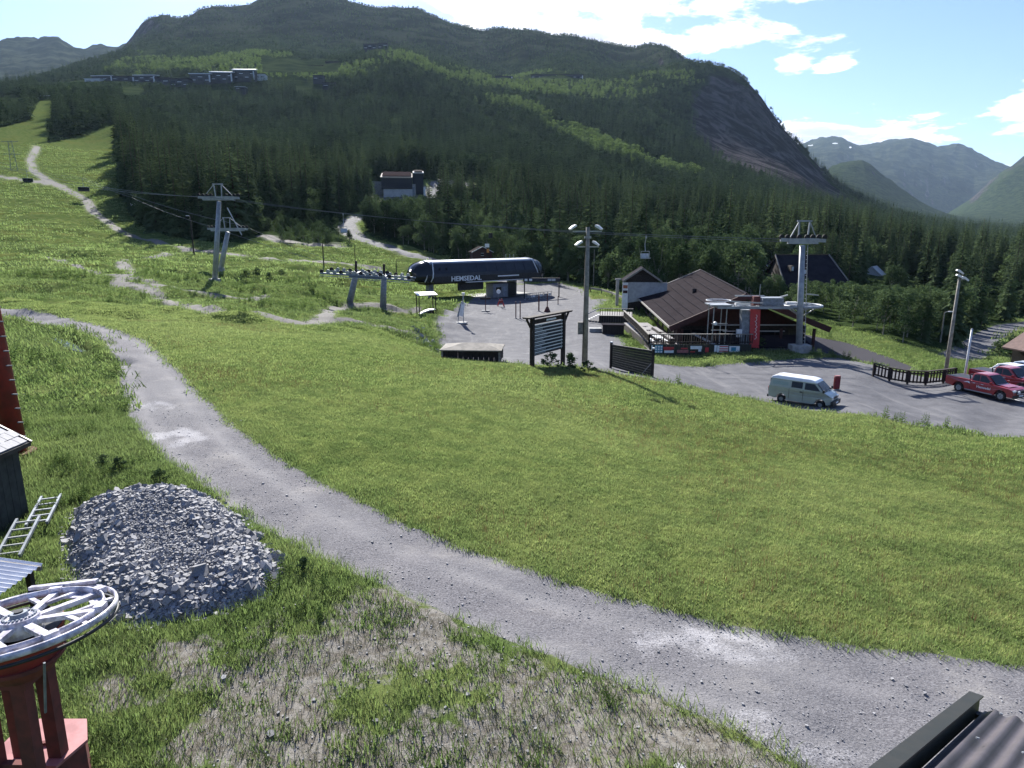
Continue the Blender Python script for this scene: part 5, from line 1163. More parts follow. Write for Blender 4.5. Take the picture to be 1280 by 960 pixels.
def gate():
    A = top_at(655, 347.5, 131); B = top_at(699, 346.2, 131.); z0 = gz(A.x, A.y); r = thing('entry_gate', 'black entry gate beam with small white signs at the station right end', 'gate', (A.x, A.y, z0), math.atan2(B.y-A.y, B.x-A.x)); L = B.x-A.x; H = A.z-z0
    MB().box((L/2, 0, H-.35), (L+.3, .3, .75)).build('beam', M_NAVYW, r)
    for x in (.1, L): MB().box((x, 0, (H-.7)/2), (.22, .22, H-.7)).build('post', M_BLACK, r)
    for x, w in ((.4, .55), (1.3, .55), (L-1.9, .7), (L-1.1, .7)): MB().box((x, -.17, H-.35), (w, .03, .42)).build('sign_panel', M_WHITEP if x < 3 else M_GREYP, r)
gate()
def barriers():
    p0 = hit(657, 375); g = 'steel queue barriers stacked under the entry gate'
    for k in range(6):
        D = p0[1]+.55*k; P = at(661+5.2*k, D); r = thing('queue_barrier', 'grey tubular queue barrier in the row under the black entry gate', 'barrier', P, rad(20+7*k), g)
        for x in (-.75, .75): MB().bar((x, 0, 0), (x, 0, 1.25), .06).build('post', M_GALV, r); MB().bar((x, -.4, .05), (x, .4, .05), .07).build('foot', M_GALV, r)
        for z in (.45, .85, 1.22): MB().bar((-.75, 0, z), (.75, 0, z), .05).build('rail', M_GALV, r)
        MB().box((0, -.03, .65), (.9, .03, .35)).build('board', M_WHITE if k % 2 else M_STEEL, r)
barriers()
def line_support(u, v_top, v_arm, u0, v0, label, lean=0):
    p = hit(u0, v0); D = p[1]; T_ = top_at(u, v_top, D); A = top_at(u, v_arm, D); r = thing('line_tower', label, 'lift tower', p); H = A.z-p[2]; dx = A.x-p[0]; HT = T_.z-p[2]; tx = T_.x-p[0]
    MB().cyl((0, 0, -.5), (dx, 0, H), .48, .38, 14).build('column', M_STEEL, r, smooth=True)
    MB().bar((dx, 0, H), (tx, 0, HT), .28).build('service_mast', M_WOOD, r)
    for yy in (-2.6, 2.6): MB().bar((dx, 0, H-.1), (dx, yy, H), .3, .35).build('crossarm', M_STEEL, r)
    for yy in (-2.6, 2.6):
        MB().bar((dx-4.3, yy, H+.22), (dx+4.1, yy, H-.28), .30, .22).build('sheave_beam', M_STEEL, r)
        for k in range(10):
            x = dx-4.1+k*.89; z = H+.22-(x-dx+4.3)*.0595
            MB().cyl((x, yy-.08, z+.28), (x, yy+.08, z+.28), .27, .27, 14).build('sheave', M_GALV if k % 3 else M_RUBBER, r)
        MB().bar((dx-4.2, yy-.45, H-.1), (dx+4.0, yy-.45, H-.6), .45, .06).build('walkway', M_GALV, r)
    return r
line_support(445, 326, 342, 436, 377.5, 'leaning grey tower with sheave rows, farther from the station')
line_support(480, 330, 346, 478.5, 383, 'upright grey tower with sheave rows nearest the dark station')

# ================================================================== big lift towers
def tower(name_label, u0, v0, D, u1, v1, arm_px, lean_parts=True, rr=(.42, .30)):
    B_ = at(u0, D); A = top_at(u1, v1, D); z0 = B_.z; r = thing('lift_tower', name_label, 'lift tower', B_); H = A.z-z0; dx = A.x-B_.x; mpp = D/F
    MB().cyl((0, 0, -.8), (dx, 0, H-.4), rr[0], rr[1], 16).build('column', M_TOWER, r, smooth=True)
    MB().cyl((0, 0, -.3), (0, 0, .5), .95, .9, 16).build('footing', M_CONC, r)
    hw = arm_px/2*mpp
    MB().box((dx, 0, H), (hw*2, .5, .55)).build('crossarm', M_TOWER, r)
    for sx in (-1, 1):
        q = MB(); x = dx+sx*hw*.86
        MB().bar((x-1.0, 0, H+.15), (x+1.0, 0, H+.05), .32, .34).build('sheave_beam', M_TOWER, r)
        for k in range(4): MB().cyl((x-.9+k*.6, -.08, H+.42), (x-.9+k*.6, .08, H+.42), .25, .25, 12).build('sheave', M_RUBBER, r)
        MB().bar((dx+sx*.5, 0, H+2.0), (x, 0, H+.4), .09).build('stay', M_TOWER, r)
        MB().bar((dx+sx*.42, 0, H-.2), (dx+sx*.55, 0, H+2.0), .14).build('lifting_frame_post', M_TOWER, r)
    MB().bar((dx-.75, 0, H+2.0), (dx+.75, 0, H+2.0), .16).build('lifting_frame_beam', M_TOWER, r)
    for k in range(int(H/.45)): z = .8+k*.4; MB().bar((dx*z/H+.42, -.3, z), (dx*z/H+.42, .1, z), .035).build('rung', M_GALV, r) if z < H-.6 else None
    MB().bar((.42+dx*.05, -.3, .7), (dx+.42, -.3, H-.4), .05).build('ladder_rail', M_GALV, r)
    return r, H, dx
M_TOWER = simple('pale_tower_steel', (.36, .38, .40), (.26, .28, .30), .5, .25, 2)
rT, HT_, _dx = tower('tall grey lift tower leaning slightly on the grass slope at left', 267.5, 351, 100, 273.5, 248, 38)
MB().bar((_dx+1.1, 0, HT_-1.3), (_dx+2.9, -.1, HT_-5.2), .12).build('service_pole', M_GALV, rT)
rT2, HT2_, _dx2 = tower('second shorter grey lift tower leaning right behind the tall one on the slope', 274, 330, 118, 284.5, 287, 40, rr=(.46, .36))
rT3, HT3_, _dx3 = tower('square topped grey lift tower standing before the restaurant', 999, 441, 69, 1003.5, 301.5, 36, rr=(.34, .27))
MB().box((0, 0, .55), (2.0, 1.2, .5)).build('base_block', M_CONC, rT3)

# ropes and chairs
def rope(name, label, pts, sag, rr=.028):
    q = MB(); P = []
    for a, b in zip(pts, pts[1:]):
        a = Vector(a); b = Vector(b); n = 14
        for k in range(n): t_ = k/n; p = a.lerp(b, t_); p.z -= sag*4*t_*(1-t_)*(b-a).length/100; P.append(p)
    P.append(Vector(pts[-1])); o = P[0].copy()
    for a, b in zip(P, P[1:]): q.cyl(a-o, b-o, rr, rr, 5, False)
    ob = q.build(name, M_ROPE); ob.location = o; tag(ob, label, 'cable'); return P
M_ROPE = simple('steel_rope', (.16, .17, .18), (.12, .13, .14), .5, .3)
z1 = [W(0, 205, 190), W(160, 233, 135), W(272, 247, 100), W(1003, 299, 69)]
_r1 = rope('haul_rope', 'nearer thin haul rope strung between the tall left tower and the tower at the restaurant', [W(-60, 198, 205), W(0, 207, 185), W(258, 246, 100), W(986, 299, 69)], 1.3)
_r2 = rope('haul_rope', 'farther thin haul rope strung between the tall left tower and the tower at the restaurant', [W(-60, 194, 209), W(0, 203, 189), W(288, 248.5, 101.5), W(1019, 303, 70.5)], 1.3)
_s1 = rope('haul_rope', 'haul rope of the station line climbing left over the slope, near side', [W(-60, 205, 262), W(33, 214, 240), W(103, 224, 214), W(165, 247, 185), W(266, 284, 118), W(445, 340, 95.5), W(480, 344, 95), W(515, 349, 121)], .5)
_s2 = rope('haul_rope', 'haul rope of the station line climbing left over the slope, far side', [W(-60, 203, 268), W(33, 212, 245), W(103, 222, 219), W(165, 244, 190), W(303, 282, 120), W(445, 337, 101), W(482, 341, 100.5), W(517, 346, 126)], .5)
def chair(p, label, w=2.2, yaw=0., s=1., mat=None, hang=2.4, hood=True):
    mat = mat or M_BLACK; r = thing('lift_chair', label, 'lift chair', p, yaw); r.scale = (s, s, s)
    MB().bar((0, 0, .1), (0, 0, -.3), .2).build('grip', M_GALV, r); MB().bar((0, 0, -.2), (.0, .35, -hang*.5), .09).bar((0, .35, -hang*.5), (0, .1, -hang), .09).build('hanger', M_GALV, r)
    MB().bar((-w/2, .1, -hang), (w/2, .1, -hang), .08).bar((-w/2, .1, -hang), (-w/2, .1, -hang-1.1), .07).bar((w/2, .1, -hang), (w/2, .1, -hang-1.1), .07).build('frame', M_GALV, r)
    MB().prism([(-.45, -hang-1.15), (.25, -hang-1.2), (.30, -hang-1.05), (-.45, -hang-1.02)], -w/2, w/2, 'x').build('seat', mat, r); MB().prism([(.2, -hang-1.1), (.32, -hang-1.1), (.42, -hang-.35), (.32, -hang-.35)], -w/2, w/2, 'x').build('backrest', mat, r)
    if hood: MB().prism([(-.5, -hang-.2), (-.1, -hang+.08), (.35, -hang+.05), (.42, -hang-.4), (.38, -hang-.4), (.3, -hang), (-.1, -hang+.02), (-.46, -hang-.22)], -w/2, w/2, 'x').build('bubble_hood', M_GLASS, r)
    return r
def near_rope(P, u): return min(P, key=lambda q: abs(proj(q)[0]-u))
def on_rope(P, u):
    for a, b in zip(P, P[1:]):
        ua, ub = proj(a)[0], proj(b)[0]
        if ua <= u <= ub: return a.lerp(b, (u-ua)/(ub-ua+1e-9))
    return P[0]
chair(on_rope(_s1, 33), 'dark hooded chair farthest left on the rope over the grass slope', 3.0, .5)
chair(on_rope(_s1, 103), 'dark hooded chair hanging over the brown track bend on the slope', 3.0, .5)
chair(on_rope(_r1, 429), 'small pale chair hanging before the brush and gravel road bend', 1.2, .3, .7, M_GALV, hood=False)
chair(on_rope(_r2, 808), 'small pale chair hanging before the trees above the small gabled house', 1.5, .3, .7, M_GALV, hood=False)
def slope_sign():
    p = hit(168, 271); r = thing('slope_sign', 'small white topped sign post at the foot of the forest edge trees', 'sign', p); MB().box((0, 0, 1.7), (.3, .3, 3.6)).build('post', M_WOOD, r); MB().box((0, 0, 3.7), (1.3, .3, .7)).build('board', M_WHITE, r)
slope_sign()
def lattice():
    for k, (u, v0, v1) in enumerate(((18, 176, 213),)):
        p = hit(u, v1); H = top_at(u, v0, p[1]).z-p[2]; r = thing('lattice_pylon', 'thin dark lattice pylon on the grass at the far left of the slope', 'pylon', p)
        w = 2.6
        for sx in (-1, 1): MB().bar((sx*w/2, 0, 0), (sx*w/4, 0, H), .13).build('leg', M_STEEL, r)
        for j in range(6):
            z = H*j/6; z2 = H*(j+1)/6; MB().bar((-w/2*(1-.5*j/6), 0, z), (w/2*(1-.5*(j+1)/6), 0, z2), .08).build('brace', M_STEEL, r)
        for z in (H*.55, H*.98): MB().bar((-3.2, 0, z), (3.2, 0, z), .14).build('crossarm', M_STEEL, r)
lattice()
# ================================================================== restaurant
M_RBR = simple('red_brown_boards', (.060, .020, .020), (.038, .015, .015), .8, 0, 3)
M_OFFW = simple('offwhite_render', (.42, .42, .42), (.33, .33, .33), .85, 0, 2)
def restaurant():
    FL = Vector((17.6, 73.2, CZ-10.5)); BL = Vector((20.3, 108, CZ-10.5)); RF = Vector((25.7, 73.2, CZ-6.9)); RB = Vector((34.2, 122, CZ-7.0)); FR = Vector((35.2, 73.2, CZ-10.6)); BR_ = Vector((38.5, 101, CZ-10.9))
    z0 = gz(24, 84); o = Vector((24, 84, z0)); r = thing('restaurant', 'large restaurant building with broad low brown gabled roof', 'restaurant', o)
    a = [p-o for p in (FL, BL, RB, RF, FR, BR_)]; FL, BL, RB, RF, FR, BR_ = a; t = Vector((0, 0, .28))
    MB().add([FL, RF, RB, BL, FL+t, RF+t, RB+t, BL+t], [(0, 1, 2, 3), (4, 7, 6, 5), (0, 4, 5, 1), (3, 2, 6, 7), (0, 3, 7, 4), (1, 5, 6, 2)]).build('roof', M_ROOFBR, r)
    MB().add([RF, FR, BR_, RB, RF+t, FR+t, BR_+t, RB+t], [(0, 1, 2, 3), (4, 7, 6, 5), (0, 4, 5, 1), (3, 2, 6, 7), (0, 3, 7, 4), (1, 5, 6, 2)]).build('roof', M_ROOFBR, r)
    # felt laps
    for k in range(1, 9):
        f = k/9; A = FL.lerp(RF, f)+t; B = BL.lerp(RB, f)+t; MB().bar(A+Vector((0, .1, .005)), B+Vector((0, -.1, .005)), .06, .02).build('roof_lap', M_ROOFDK, r)
    MB().bar(FL+Vector((-.1, -.12, .02)), RF+Vector((0, -.12, .05)), .14, .62).build('gable_fascia', M_RBR, r); MB().bar(FR+Vector((.1, -.12, .02)), RF+Vector((0, -.121, .05)), .14, .62).build('gable_fascia', M_RBR, r)
    MB().bar(FL+t*.6+Vector((-.12, 0, 0)), BL+t*.6+Vector((-.12, 0, 0)), .16, .2).build('eave_gutter', M_GREYWOOD, r); MB().bar(BL+t+Vector((0, .1, .05)), RB+t+Vector((0, .1, .05)), .16, .16).build('back_verge', M_GREYWOOD, r)
    MB().bar(RF+t+Vector((0, 0, .05)), RB+t+Vector((0, 0, .05)), .3, .1).build('ridge_cap', M_ROOFDK, r); MB().box(FL.lerp(RB, .42)+Vector((1.0, 0, .95)), (.5, .5, .7)).build('chimney', M_ROOFDK, r)
    # walls: long left wall and recessed glazed front
    h = FL.z
    MB().box(((FL.x+BL.x)/2+1.0, (FL.y+BL.y)/2, h/2-1.), (.3, BL.y-FL.y-1, h+2.1), -.0776).build('long_wall', M_RBR, r)
    for k in range(7):
        f = .07+.13*k; c = FL.lerp(BL, f+.05)+Vector((.82, 0, -.95)); q = MB().box(c, (.06, 3.2, .95), -.0776).build('window', M_GLASS, r); MB().box(c+Vector((-.05, 0, .58)), (.10, 3.5, .22), -.0776).build('window_frame', M_WHITE, q)
    MB().box(((FL.x+FR.x)/2, FL.y+3.2, h/2-.9), (FR.x-FL.x-2.4, .3, h+1.7)).build('front_wall', M_WOOD, r)
    MB().prism([(FL.x+1.2, h-.1), (FR.x-1.2, h-.1), (RF.x, RF.z-.2)], FL.y+3.05, FL.y+3.3).build('gable_wall', M_RBR, r)
    for k in range(9):
        x = FL.x+2.3+k*1.62; MB().box((x, FL.y+3.02, h/2-.2), (1.4, .05, h-.6)).build('window', M_GLASS, r)
    for k in range(5): x = FL.x+1.4+k*3.7; MB().box((x, FL.y+.5, h/2-.3), (.26, .26, h+.5)).build('column', M_RBR, r)
    for z, x0, x1 in ((h+.25, 5.2, 15.2), (h-.45, 6.3, 13.3)): MB().box((FL.x+(x0+x1)/2, FL.y+1.5, z), (x1-x0, .14, .12)).build('beam', M_OFFW, r)
    q = MB().box((FL.x+9.4, FL.y-.3, h-1.35), (11.5, 3.4, .14)); R = Euler((rad(14), 0, 0)).to_matrix(); cc = Vector((FL.x+9.4, FL.y-.3, h-1.35)); q.v = [tuple(R @ (Vector(p)-cc)+cc) for p in q.v]; q.build('lean_to_roof', M_ROOFDK, r)
    MB().bar((FL.x+2.6, FL.y+.4, h-.55), (FL.x+5.0, FL.y-2.4, h-1.7), .5, .08).build('pale_awning_edge', M_OFFW, r)
    # terrace: low deck in front and along the left, with rails and picnic benches
    dz = 1.05; xl, xr = FL.x-2.6, FL.x+6.5; yf = FL.y-3.6
    MB().box(((xl+FL.x+.6)/2, FL.y+6, dz/2), (FL.x+.6-xl, 19, dz)).build('side_deck', M_DECK, r)
    MB().box((FL.x+5.9, yf+2.2, dz/2-.3), (17.2, 4.4, dz-.6)).build('front_deck', M_DECK, r)
    for k in range(20): MB().box((xl-.02, FL.y-3.2+k*.95, dz/2), (.06, .9, dz-.1)).build('deck_board', M_WOOD, r)
    return r, o, FL, h
M_DECK = simple('grey_deck_boards', (.24, .225, .22), (.16, .15, .15), .85, 0, 3)
REST, RO, RFL, Rh = restaurant()
def rail_run(name, label, pts, H=1.0, gap=.25, rail=M_GREYWOOD, post=M_WOOD):
    o = Vector(pts[0]); r = thing(name, label, 'railing', o)
    for a, b in zip(pts, pts[1:]):
        A = Vector(a)-o; B = Vector(b)-o; d = B-A; n = max(2, int(d.length/gap))
        MB().bar(A+Vector((0, 0, H)), B+Vector((0, 0, H)), .22, .08).build('top_rail', rail, r)
        MB().bar(A+Vector((0, 0, .15)), B+Vector((0, 0, .15)), .06, .1).build('bottom_rail', post, r)
        for k in range(n+1):
            p = A+d*(k/n); MB().box(p+Vector((0, 0, H/2)), (.06, .06, H) if k % 6 else (.13, .13, H+.05)).build('slat' if k % 6 else 'post', post, r)
    return r
def P_(u, v, D): return top_at(u, v, D)
zt_ = CZ-11.35
rail_run('terrace_railing', 'long level terrace railing above the row of coloured banners', [(14.5, 69.4, zt_-.15), (20.0, 69.4, zt_-.15), (25.4, 69.4, zt_-.15)], 1.0)
rail_run('terrace_railing', 'railing slanting back along the left side of the terrace', [(14.5, 69.4, zt_-.15), (14.9, 78, zt_-.1), (15.2, 90, zt_)], .95)
# banner row on the terrace front wall
def banner_wall():
    o = Vector((14.5, 69.3, gz(19, 69.3))); r = thing('terrace_front_wall', 'black terrace front wall hung with white, red and blue banners', 'wall', o); L = 10.8; H = zt_-.2-o.z
    n = 24
    for k in range(n): MB().box((L*(k+.5)/n, 0, H/2), (L/n-.02, .08, H)).build('wall_board', M_BLACKW, r)
    rr = random.Random(3)
    def b(x, w, z, h, m, nm='banner'): return MB().box((x, -.08, z), (w, .04, h)).build(nm, m, r)
    b(.3, .16, H-.55, .85, M_WHITEP)
    q = b(1.0, .85, H-.5, .85, M_BLUE)
    for i_ in range(3):
        for j_ in range(3): MB().box((.72+i_*.28, -.11, H-.8+j_*.27), (.18, .02, .17)).build('white_square', M_WHITEP, q)
    b(2.05, 1.1, H-.40, .22, M_REDP); b(2.1, 1.0, H-.78, .28, M_WHITEP); b(2.0, .9, H-.6, .1, M_REDP)
    b(3.55, 1.2, H-.75, .30, M_PINK); b(3.7, .7, H-.45, .14, M_REDP)
    q = b(4.95, 1.2, H-.35, .34, M_WHITEP); b(5.35, .3, H-.62, .3, M_WHITEP); b(4.6, .5, H-.8, .1, M_REDP)
    b(6.1, .35, H-.6, .5, M_REDP); b(7.0, .25, H-.45, .7, M_WHITEP)
    q = b(7.75, 1.15, H-.5, .75, M_WHITEP)
    for k in range(3): MB().box((7.85, -.115, H-.72+k*.24), (.9, .02, .11)).build('red_stripe', M_REDP, q)
    q = b(9.0, 1.1, H-.55, .72, M_WHITEP); MB().box((8.9, -.115, H-.5), (.5, .02, .4)).build('blue_patch', M_BLUE, q); b(9.6, .6, H-1.0, .2, simple('green_print', (.15, .4, .25)))
banner_wall()
# picnic tables and benches on the side deck
def picnic(p, rz, label, top=M_DECK):
    r = thing('picnic_table', label, 'picnic table', p, rz, None)
    MB().box((0, 0, .74), (.8, 2.0, .06)).build('tabletop', top, r)
    for s in (-1, 1): MB().box((s*.72, 0, .44), (.28, 2.0, .05)).build('seat', top, r); MB().bar((-.8, s*.7, .05), (.8, s*.7, .05), .09).bar((-.3, s*.7, .05), (-.1, s*.7, .72), .08).bar((.3, s*.7, .05), (.1, s*.7, .72), .08).build('leg', M_WOOD, r)
for k, (dx, dy, l) in enumerate(((.9, -1.6, 'picnic table with bright sheet over it at the front corner of the side terrace'), (.9, 1.5, 'picnic table second from the front on the side terrace'), (.9, 4.6, 'picnic table third from the front on the side terrace'), (1.0, 7.7, 'picnic table farthest back on the side terrace'))):
    picnic((RO.x+RFL.x-2.6+dx, RO.y+RFL.y+dy, RO.z+1.05), .05, l, M_WHITE if k == 0 else M_DECK)
for k, (dy, l) in enumerate(((0, 'long planter box beside the long wall, nearer the terrace corner'), (5, 'long planter box beside the long wall, farther back'))):
    b = thing('planter_box', l, 'planter', (RO.x+RFL.x-.3, RO.y+RFL.y+dy, RO.z+1.05)); MB().box((0, 0, .3), (.6, 4.4, .6)).build('box', M_WOOD, b); MB().box((0, 0, .61), (.5, 4.2, .05)).build('soil', M_DECK, b)
def small_decks():
    o = at(770, 96); r = thing('entrance_deck', 'small dark railed deck with stairs at the left of the restaurant', 'deck', o, rad(-10))
    MB().box((0, 0, .5), (4.6, 5, 1.0)).build('platform', M_DECK, r)
    for k in range(14): MB().box((-2.2+k*.34, -2.55, .5), (.31, .06, 1.0)).build('skirt_board', M_WOOD, r)
    for k in range(14): MB().box((-2.2+k*.34, -2.5, 1.5), (.07, .05, .9)).build('slat', M_WOOD, r)
    MB().box((0, -2.5, 2.0), (4.8, .2, .08)).build('top_rail', M_GREYWOOD, r)
    for k in range(6): MB().box((-2.5-.32*k, -1.0, .9-.16*k), (.32, 1.6, .08)).build('stair_tread', M_OFFW, r)
    MB().bar((-2.4, -1.8, 1.9), (-4.4, -1.8, .9), .12).build('handrail', M_OFFW, r)
    o = at(766, 84); r = thing('timber_bin', 'dark timber bin enclosure left of the side terrace', 'bin enclosure', o, rad(-6)); 
    for k in range(8): MB().box((-1.2+k*.34, -.8, .6), (.31, .06, 1.2)).build('board', M_WOOD, r)
    MB().box((0, 0, .6), (2.6, 1.5, 1.15)).build('body', M_BLACK, r); MB().box((0, 0, 1.24), (2.9, 1.9, .08)).build('lid', M_ROOFDK, r)
    o = at(744, 85); r = thing('concrete_block', 'pale low concrete block on the grass strip left of the bin enclosure', 'block', o); MB().box((0, 0, .25), (1.6, 1.2, .5)).build('block', M_CONC, r, bevel=.04)
small_decks()
# guard rail behind the yard
def guard():
    pts = [hit(u, v) for u, v in ((738, 365), (752, 367), (765, 371), (778, 377), (786, 382))]; o = Vector(pts[0]); r = thing('guard_rail', 'low grey guard rail curving at the back edge of the yard', 'guard rail', o)
    for a, b in zip(pts, pts[1:]):
        A = Vector(a)-o; B = Vector(b)-o; MB().bar(A+Vector((0, 0, .75)), B+Vector((0, 0, .75)), .12, .35).build('rail', M_GREYWOOD, r); MB().box(A+Vector((0, 0, .4)), (.18, .18, .9)).build('post', M_WOOD, r)
guard()
for u, v0, v1, l in ((771, 349, 368, 'pale upright notice post behind the guard rail'), (783, 363, 380, 'short pale square post in front of the small gabled house')):
    D = 112; A = at(u, D); A.z = top_at(u, v1, D).z; r = thing('notice_post', l, 'post', A); H = top_at(u, v0, D).z-A.z; MB().box((0, 0, H/2-1), (.5, .2, H+2)).build('post', M_OFFW, r); MB().box((.1, 0, H), (1.0, .3, .25)).build('cap', M_OFFW, r)
def gabled_house():
    D = 106; A = top_at(801, 392, D); r = thing('gabled_annex', 'tall narrow dark gabled annex with pale wall beside the big brown roof', 'house', (A.x, D, gz(A.x, D)), rad(-8)); z0 = r.location.z
    zr = top_at(798, 336, D).z-z0; ze = zr-1.7; w = 2.5; Lh = 5.2
    MB().prism([(-w, 0), (w, 0), (w, ze), (0, zr-.12), (-w, ze)], 0, Lh).build('wall', M_WOOD, r)
    MB().prism([(-w-.55, ze-.35), (0, zr), (0, zr+.16), (-w-.55, ze-.18)], -.5, Lh+.5).build('roof', M_ROOFDK, r); MB().prism([(w+.55, ze-.35), (0, zr), (0, zr+.16), (w+.55, ze-.18)], -.5, Lh+.5).build('roof', M_ROOFDK, r)
    MB().bar((-w-.58, -.54, ze-.30), (0, -.54, zr+.08), .08, .26).bar((w+.58, -.54, ze-.30), (0, -.54, zr+.08), .08, .26).build('verge_board', M_GREYWOOD, r)
    MB().prism([(-w+.4, 1.2), (w+1.4, 2.3), (w+1.4, ze-.4), (-w+.4, ze-.4)], -.12, -.02).build('pale_wall', M_OFFW, r)
    q = MB().box((-w-.1, -.3, ze/2-.2), (.9, .3, ze-.5)).build('white_pillar', M_WHITE, r); MB().box((-w-.1, -.47, ze-1.1), (.7, .05, .5)).build('brown_sign', simple('orange_brown_sign', (.35, .12, .06)), q); MB().box((-w-.1, -.47, ze-1.9), (.7, .05, .45)).build('brown_sign', M_RBR, q)
    MB().box((-w-.02, 2.0, ze-1.4), (.06, .9, .9)).build('window', M_GLASS, r)
gabled_house()

# ================================================================== drag lift terminal with red banner
def drag_lift():
    B_ = at(932, 70.5); z0 = B_.z; top = top_at(934, 387, 70.5).z-z0; r = thing('drag_lift_terminal', 'grey steel lift terminal frame and wheel on posts before the restaurant gable', 'lift terminal', B_)
    q = MB().add([(-.55, -.35, 0), (.15, -.35, 0), (.15, .35, 0), (-.55, .35, 0), (-.85, -.35, top), (.1, -.35, top), (.1, .35, top), (-.85, .35, top)], [(0, 3, 2, 1), (4, 5, 6, 7), (0, 1, 5, 4), (1, 2, 6, 5), (2, 3, 7, 6), (3, 0, 4, 7)]); q.build('pillar', M_STEEL, r)
    zt = top+.25
    def X(u): return (u-640)/F*70.5*1.0-B_.x+.0
    for yy in (-1.1, 1.1):
        MB().bar((X(893), yy, zt+.1), (X(1010), yy, zt+.05), .20, .26).build('main_beam', M_TOWER, r)
    for k in range(9): x = X(893)+k*(X(1010)-X(893))/8; MB().bar((x, -1.1, zt+.1), (x, 1.1, zt+.1), .12).build('cross_member', M_TOWER, r)
    for k in range(8):
        x = X(893)+k*(X(1010)-X(893))/8; x2 = X(893)+(k+1)*(X(1010)-X(893))/8; MB().bar((x, -1.1 if k % 2 else 1.1, zt+.08), (x2, 1.1 if k % 2 else -1.1, zt+.08), .08).build('diagonal', M_TOWER, r)
    MB().bar((X(905), -1.3, zt+.75), (X(948), -1.2, zt+.55), .14).bar((X(920), .6, zt+1.15), (X(958), .9, zt+1.1), .14).build('guide_rail', M_GALV, r)
    MB().box((X(962), 0, zt+.65), (2.2, 1.6, .8)).build('drive_unit', M_STEEL, r); MB().box((X(945), .2, zt+.7), (.7, .6, .9)).build('motor', M_RUST, r); MB().box((X(925), -.6, zt+.42), (1.5, .5, .28)).build('white_guard', M_WHITE, r)
    MB().cyl((X(948), 0, zt+.4), (X(948), 0, zt+2.4), .06, .04, 6).build('mast_rod', M_GALV, r)
    # left service cage on thin posts
    for u in (889, 905):
        for yy in (-1.0, .8): MB().cyl((X(u), yy, -.3), (X(u), yy, zt+.35), .05, .05, 8).build('cage_post', M_GALV, r)
    MB().box((X(897), -.1, zt+.32), (2.2, 2.3, .12)).build('cage_floor', M_GALV, r)
    MB().ring((X(897), -.1, zt+.75), (0, 0, 1), 1.25, .05, 24, 6).build('cage_hoop', M_WHITE, r)
    for z in (zt-1.6, zt-2.3): MB().bar((X(887), -1.0, z), (X(907), -1.0, z), .06).build('cage_rail', M_GALV, r)
    MB().cyl((X(892), -1.05, zt-1.6), (X(892), -.7, zt-1.6), .18, .18, 12).build('insulator', M_WHITE, r)
    MB().box((X(924), -.5, 1.9), (.5, .4, .8)).build('white_box', M_WHITE, r)
    # return wheel round the tower
    xc = X(1003); R = 2.0
    MB().ring((xc, .2, zt+.15), (0, 0, 1), R, .11, 40, 8, rz=.14).build('wheel_rim', M_TOWER, r, smooth=True)
    for k in range(10): q_ = 2*math.pi*k/10; MB().bar((xc, .2, zt+.15), (xc+math.cos(q_)*R, .2+math.sin(q_)*R, zt+.15), .10).build('wheel_spoke', M_TOWER, r)
    MB().cyl((xc, .2, zt-.3), (xc, .2, zt+.45), .65, .55, 18).build('wheel_hub', M_STEEL, r)
    for k in range(6): q_ = 2*math.pi*k/6; MB().bar((xc+math.cos(q_)*R*.9, .2+math.sin(q_)*R*.9, zt+.1), (xc, .2, zt-1.1), .09).build('wheel_strut', M_TOWER, r)
    MB().bar((X(975), 1.0, zt+.9), (X(988), 1.0, zt+1.2), .12).bar((X(1012), 1.2, zt+1.3), (X(1028), 1.2, zt+1.15), .12).build('catwalk_rail', M_GALV, r)
    MB().box((X(984), -.9, zt+.55), (1.1, .5, .22)).build('white_guard', M_WHITE, r)
    b = thing('red_banner', 'leaning red banner with white script on the grey lift pillar', 'banner', (B_.x+.62, B_.y-.5, z0+.15)); H = top-.1
    b_ = MB().add([(-.42, 0, .2), (.62, 0, .15), (.45, 0, H), (-.62, 0, H+.05), (-.42, .05, .2), (.62, .05, .15), (.45, .05, H), (-.62, .05, H+.05)], [(0, 1, 2, 3), (7, 6, 5, 4), (0, 4, 5, 1), (3, 2, 6, 7), (0, 3, 7, 4), (1, 5, 6, 2)]); b_.build('cloth', M_REDP, b)
    s = MB(); P = []
    for k in range(46): t_ = k/45; z = H*.86-t_*H*.62; P.append(((.02+.13*t_)+.085*math.sin(t_*44)+.04*math.sin(t_*17), -.03, z+.05*math.cos(t_*44)))
    for a, c in zip(P, P[1:]): s.bar(a, c, .055, .03)
    s.build('white_script', M_WHITEP, b)
drag_lift()

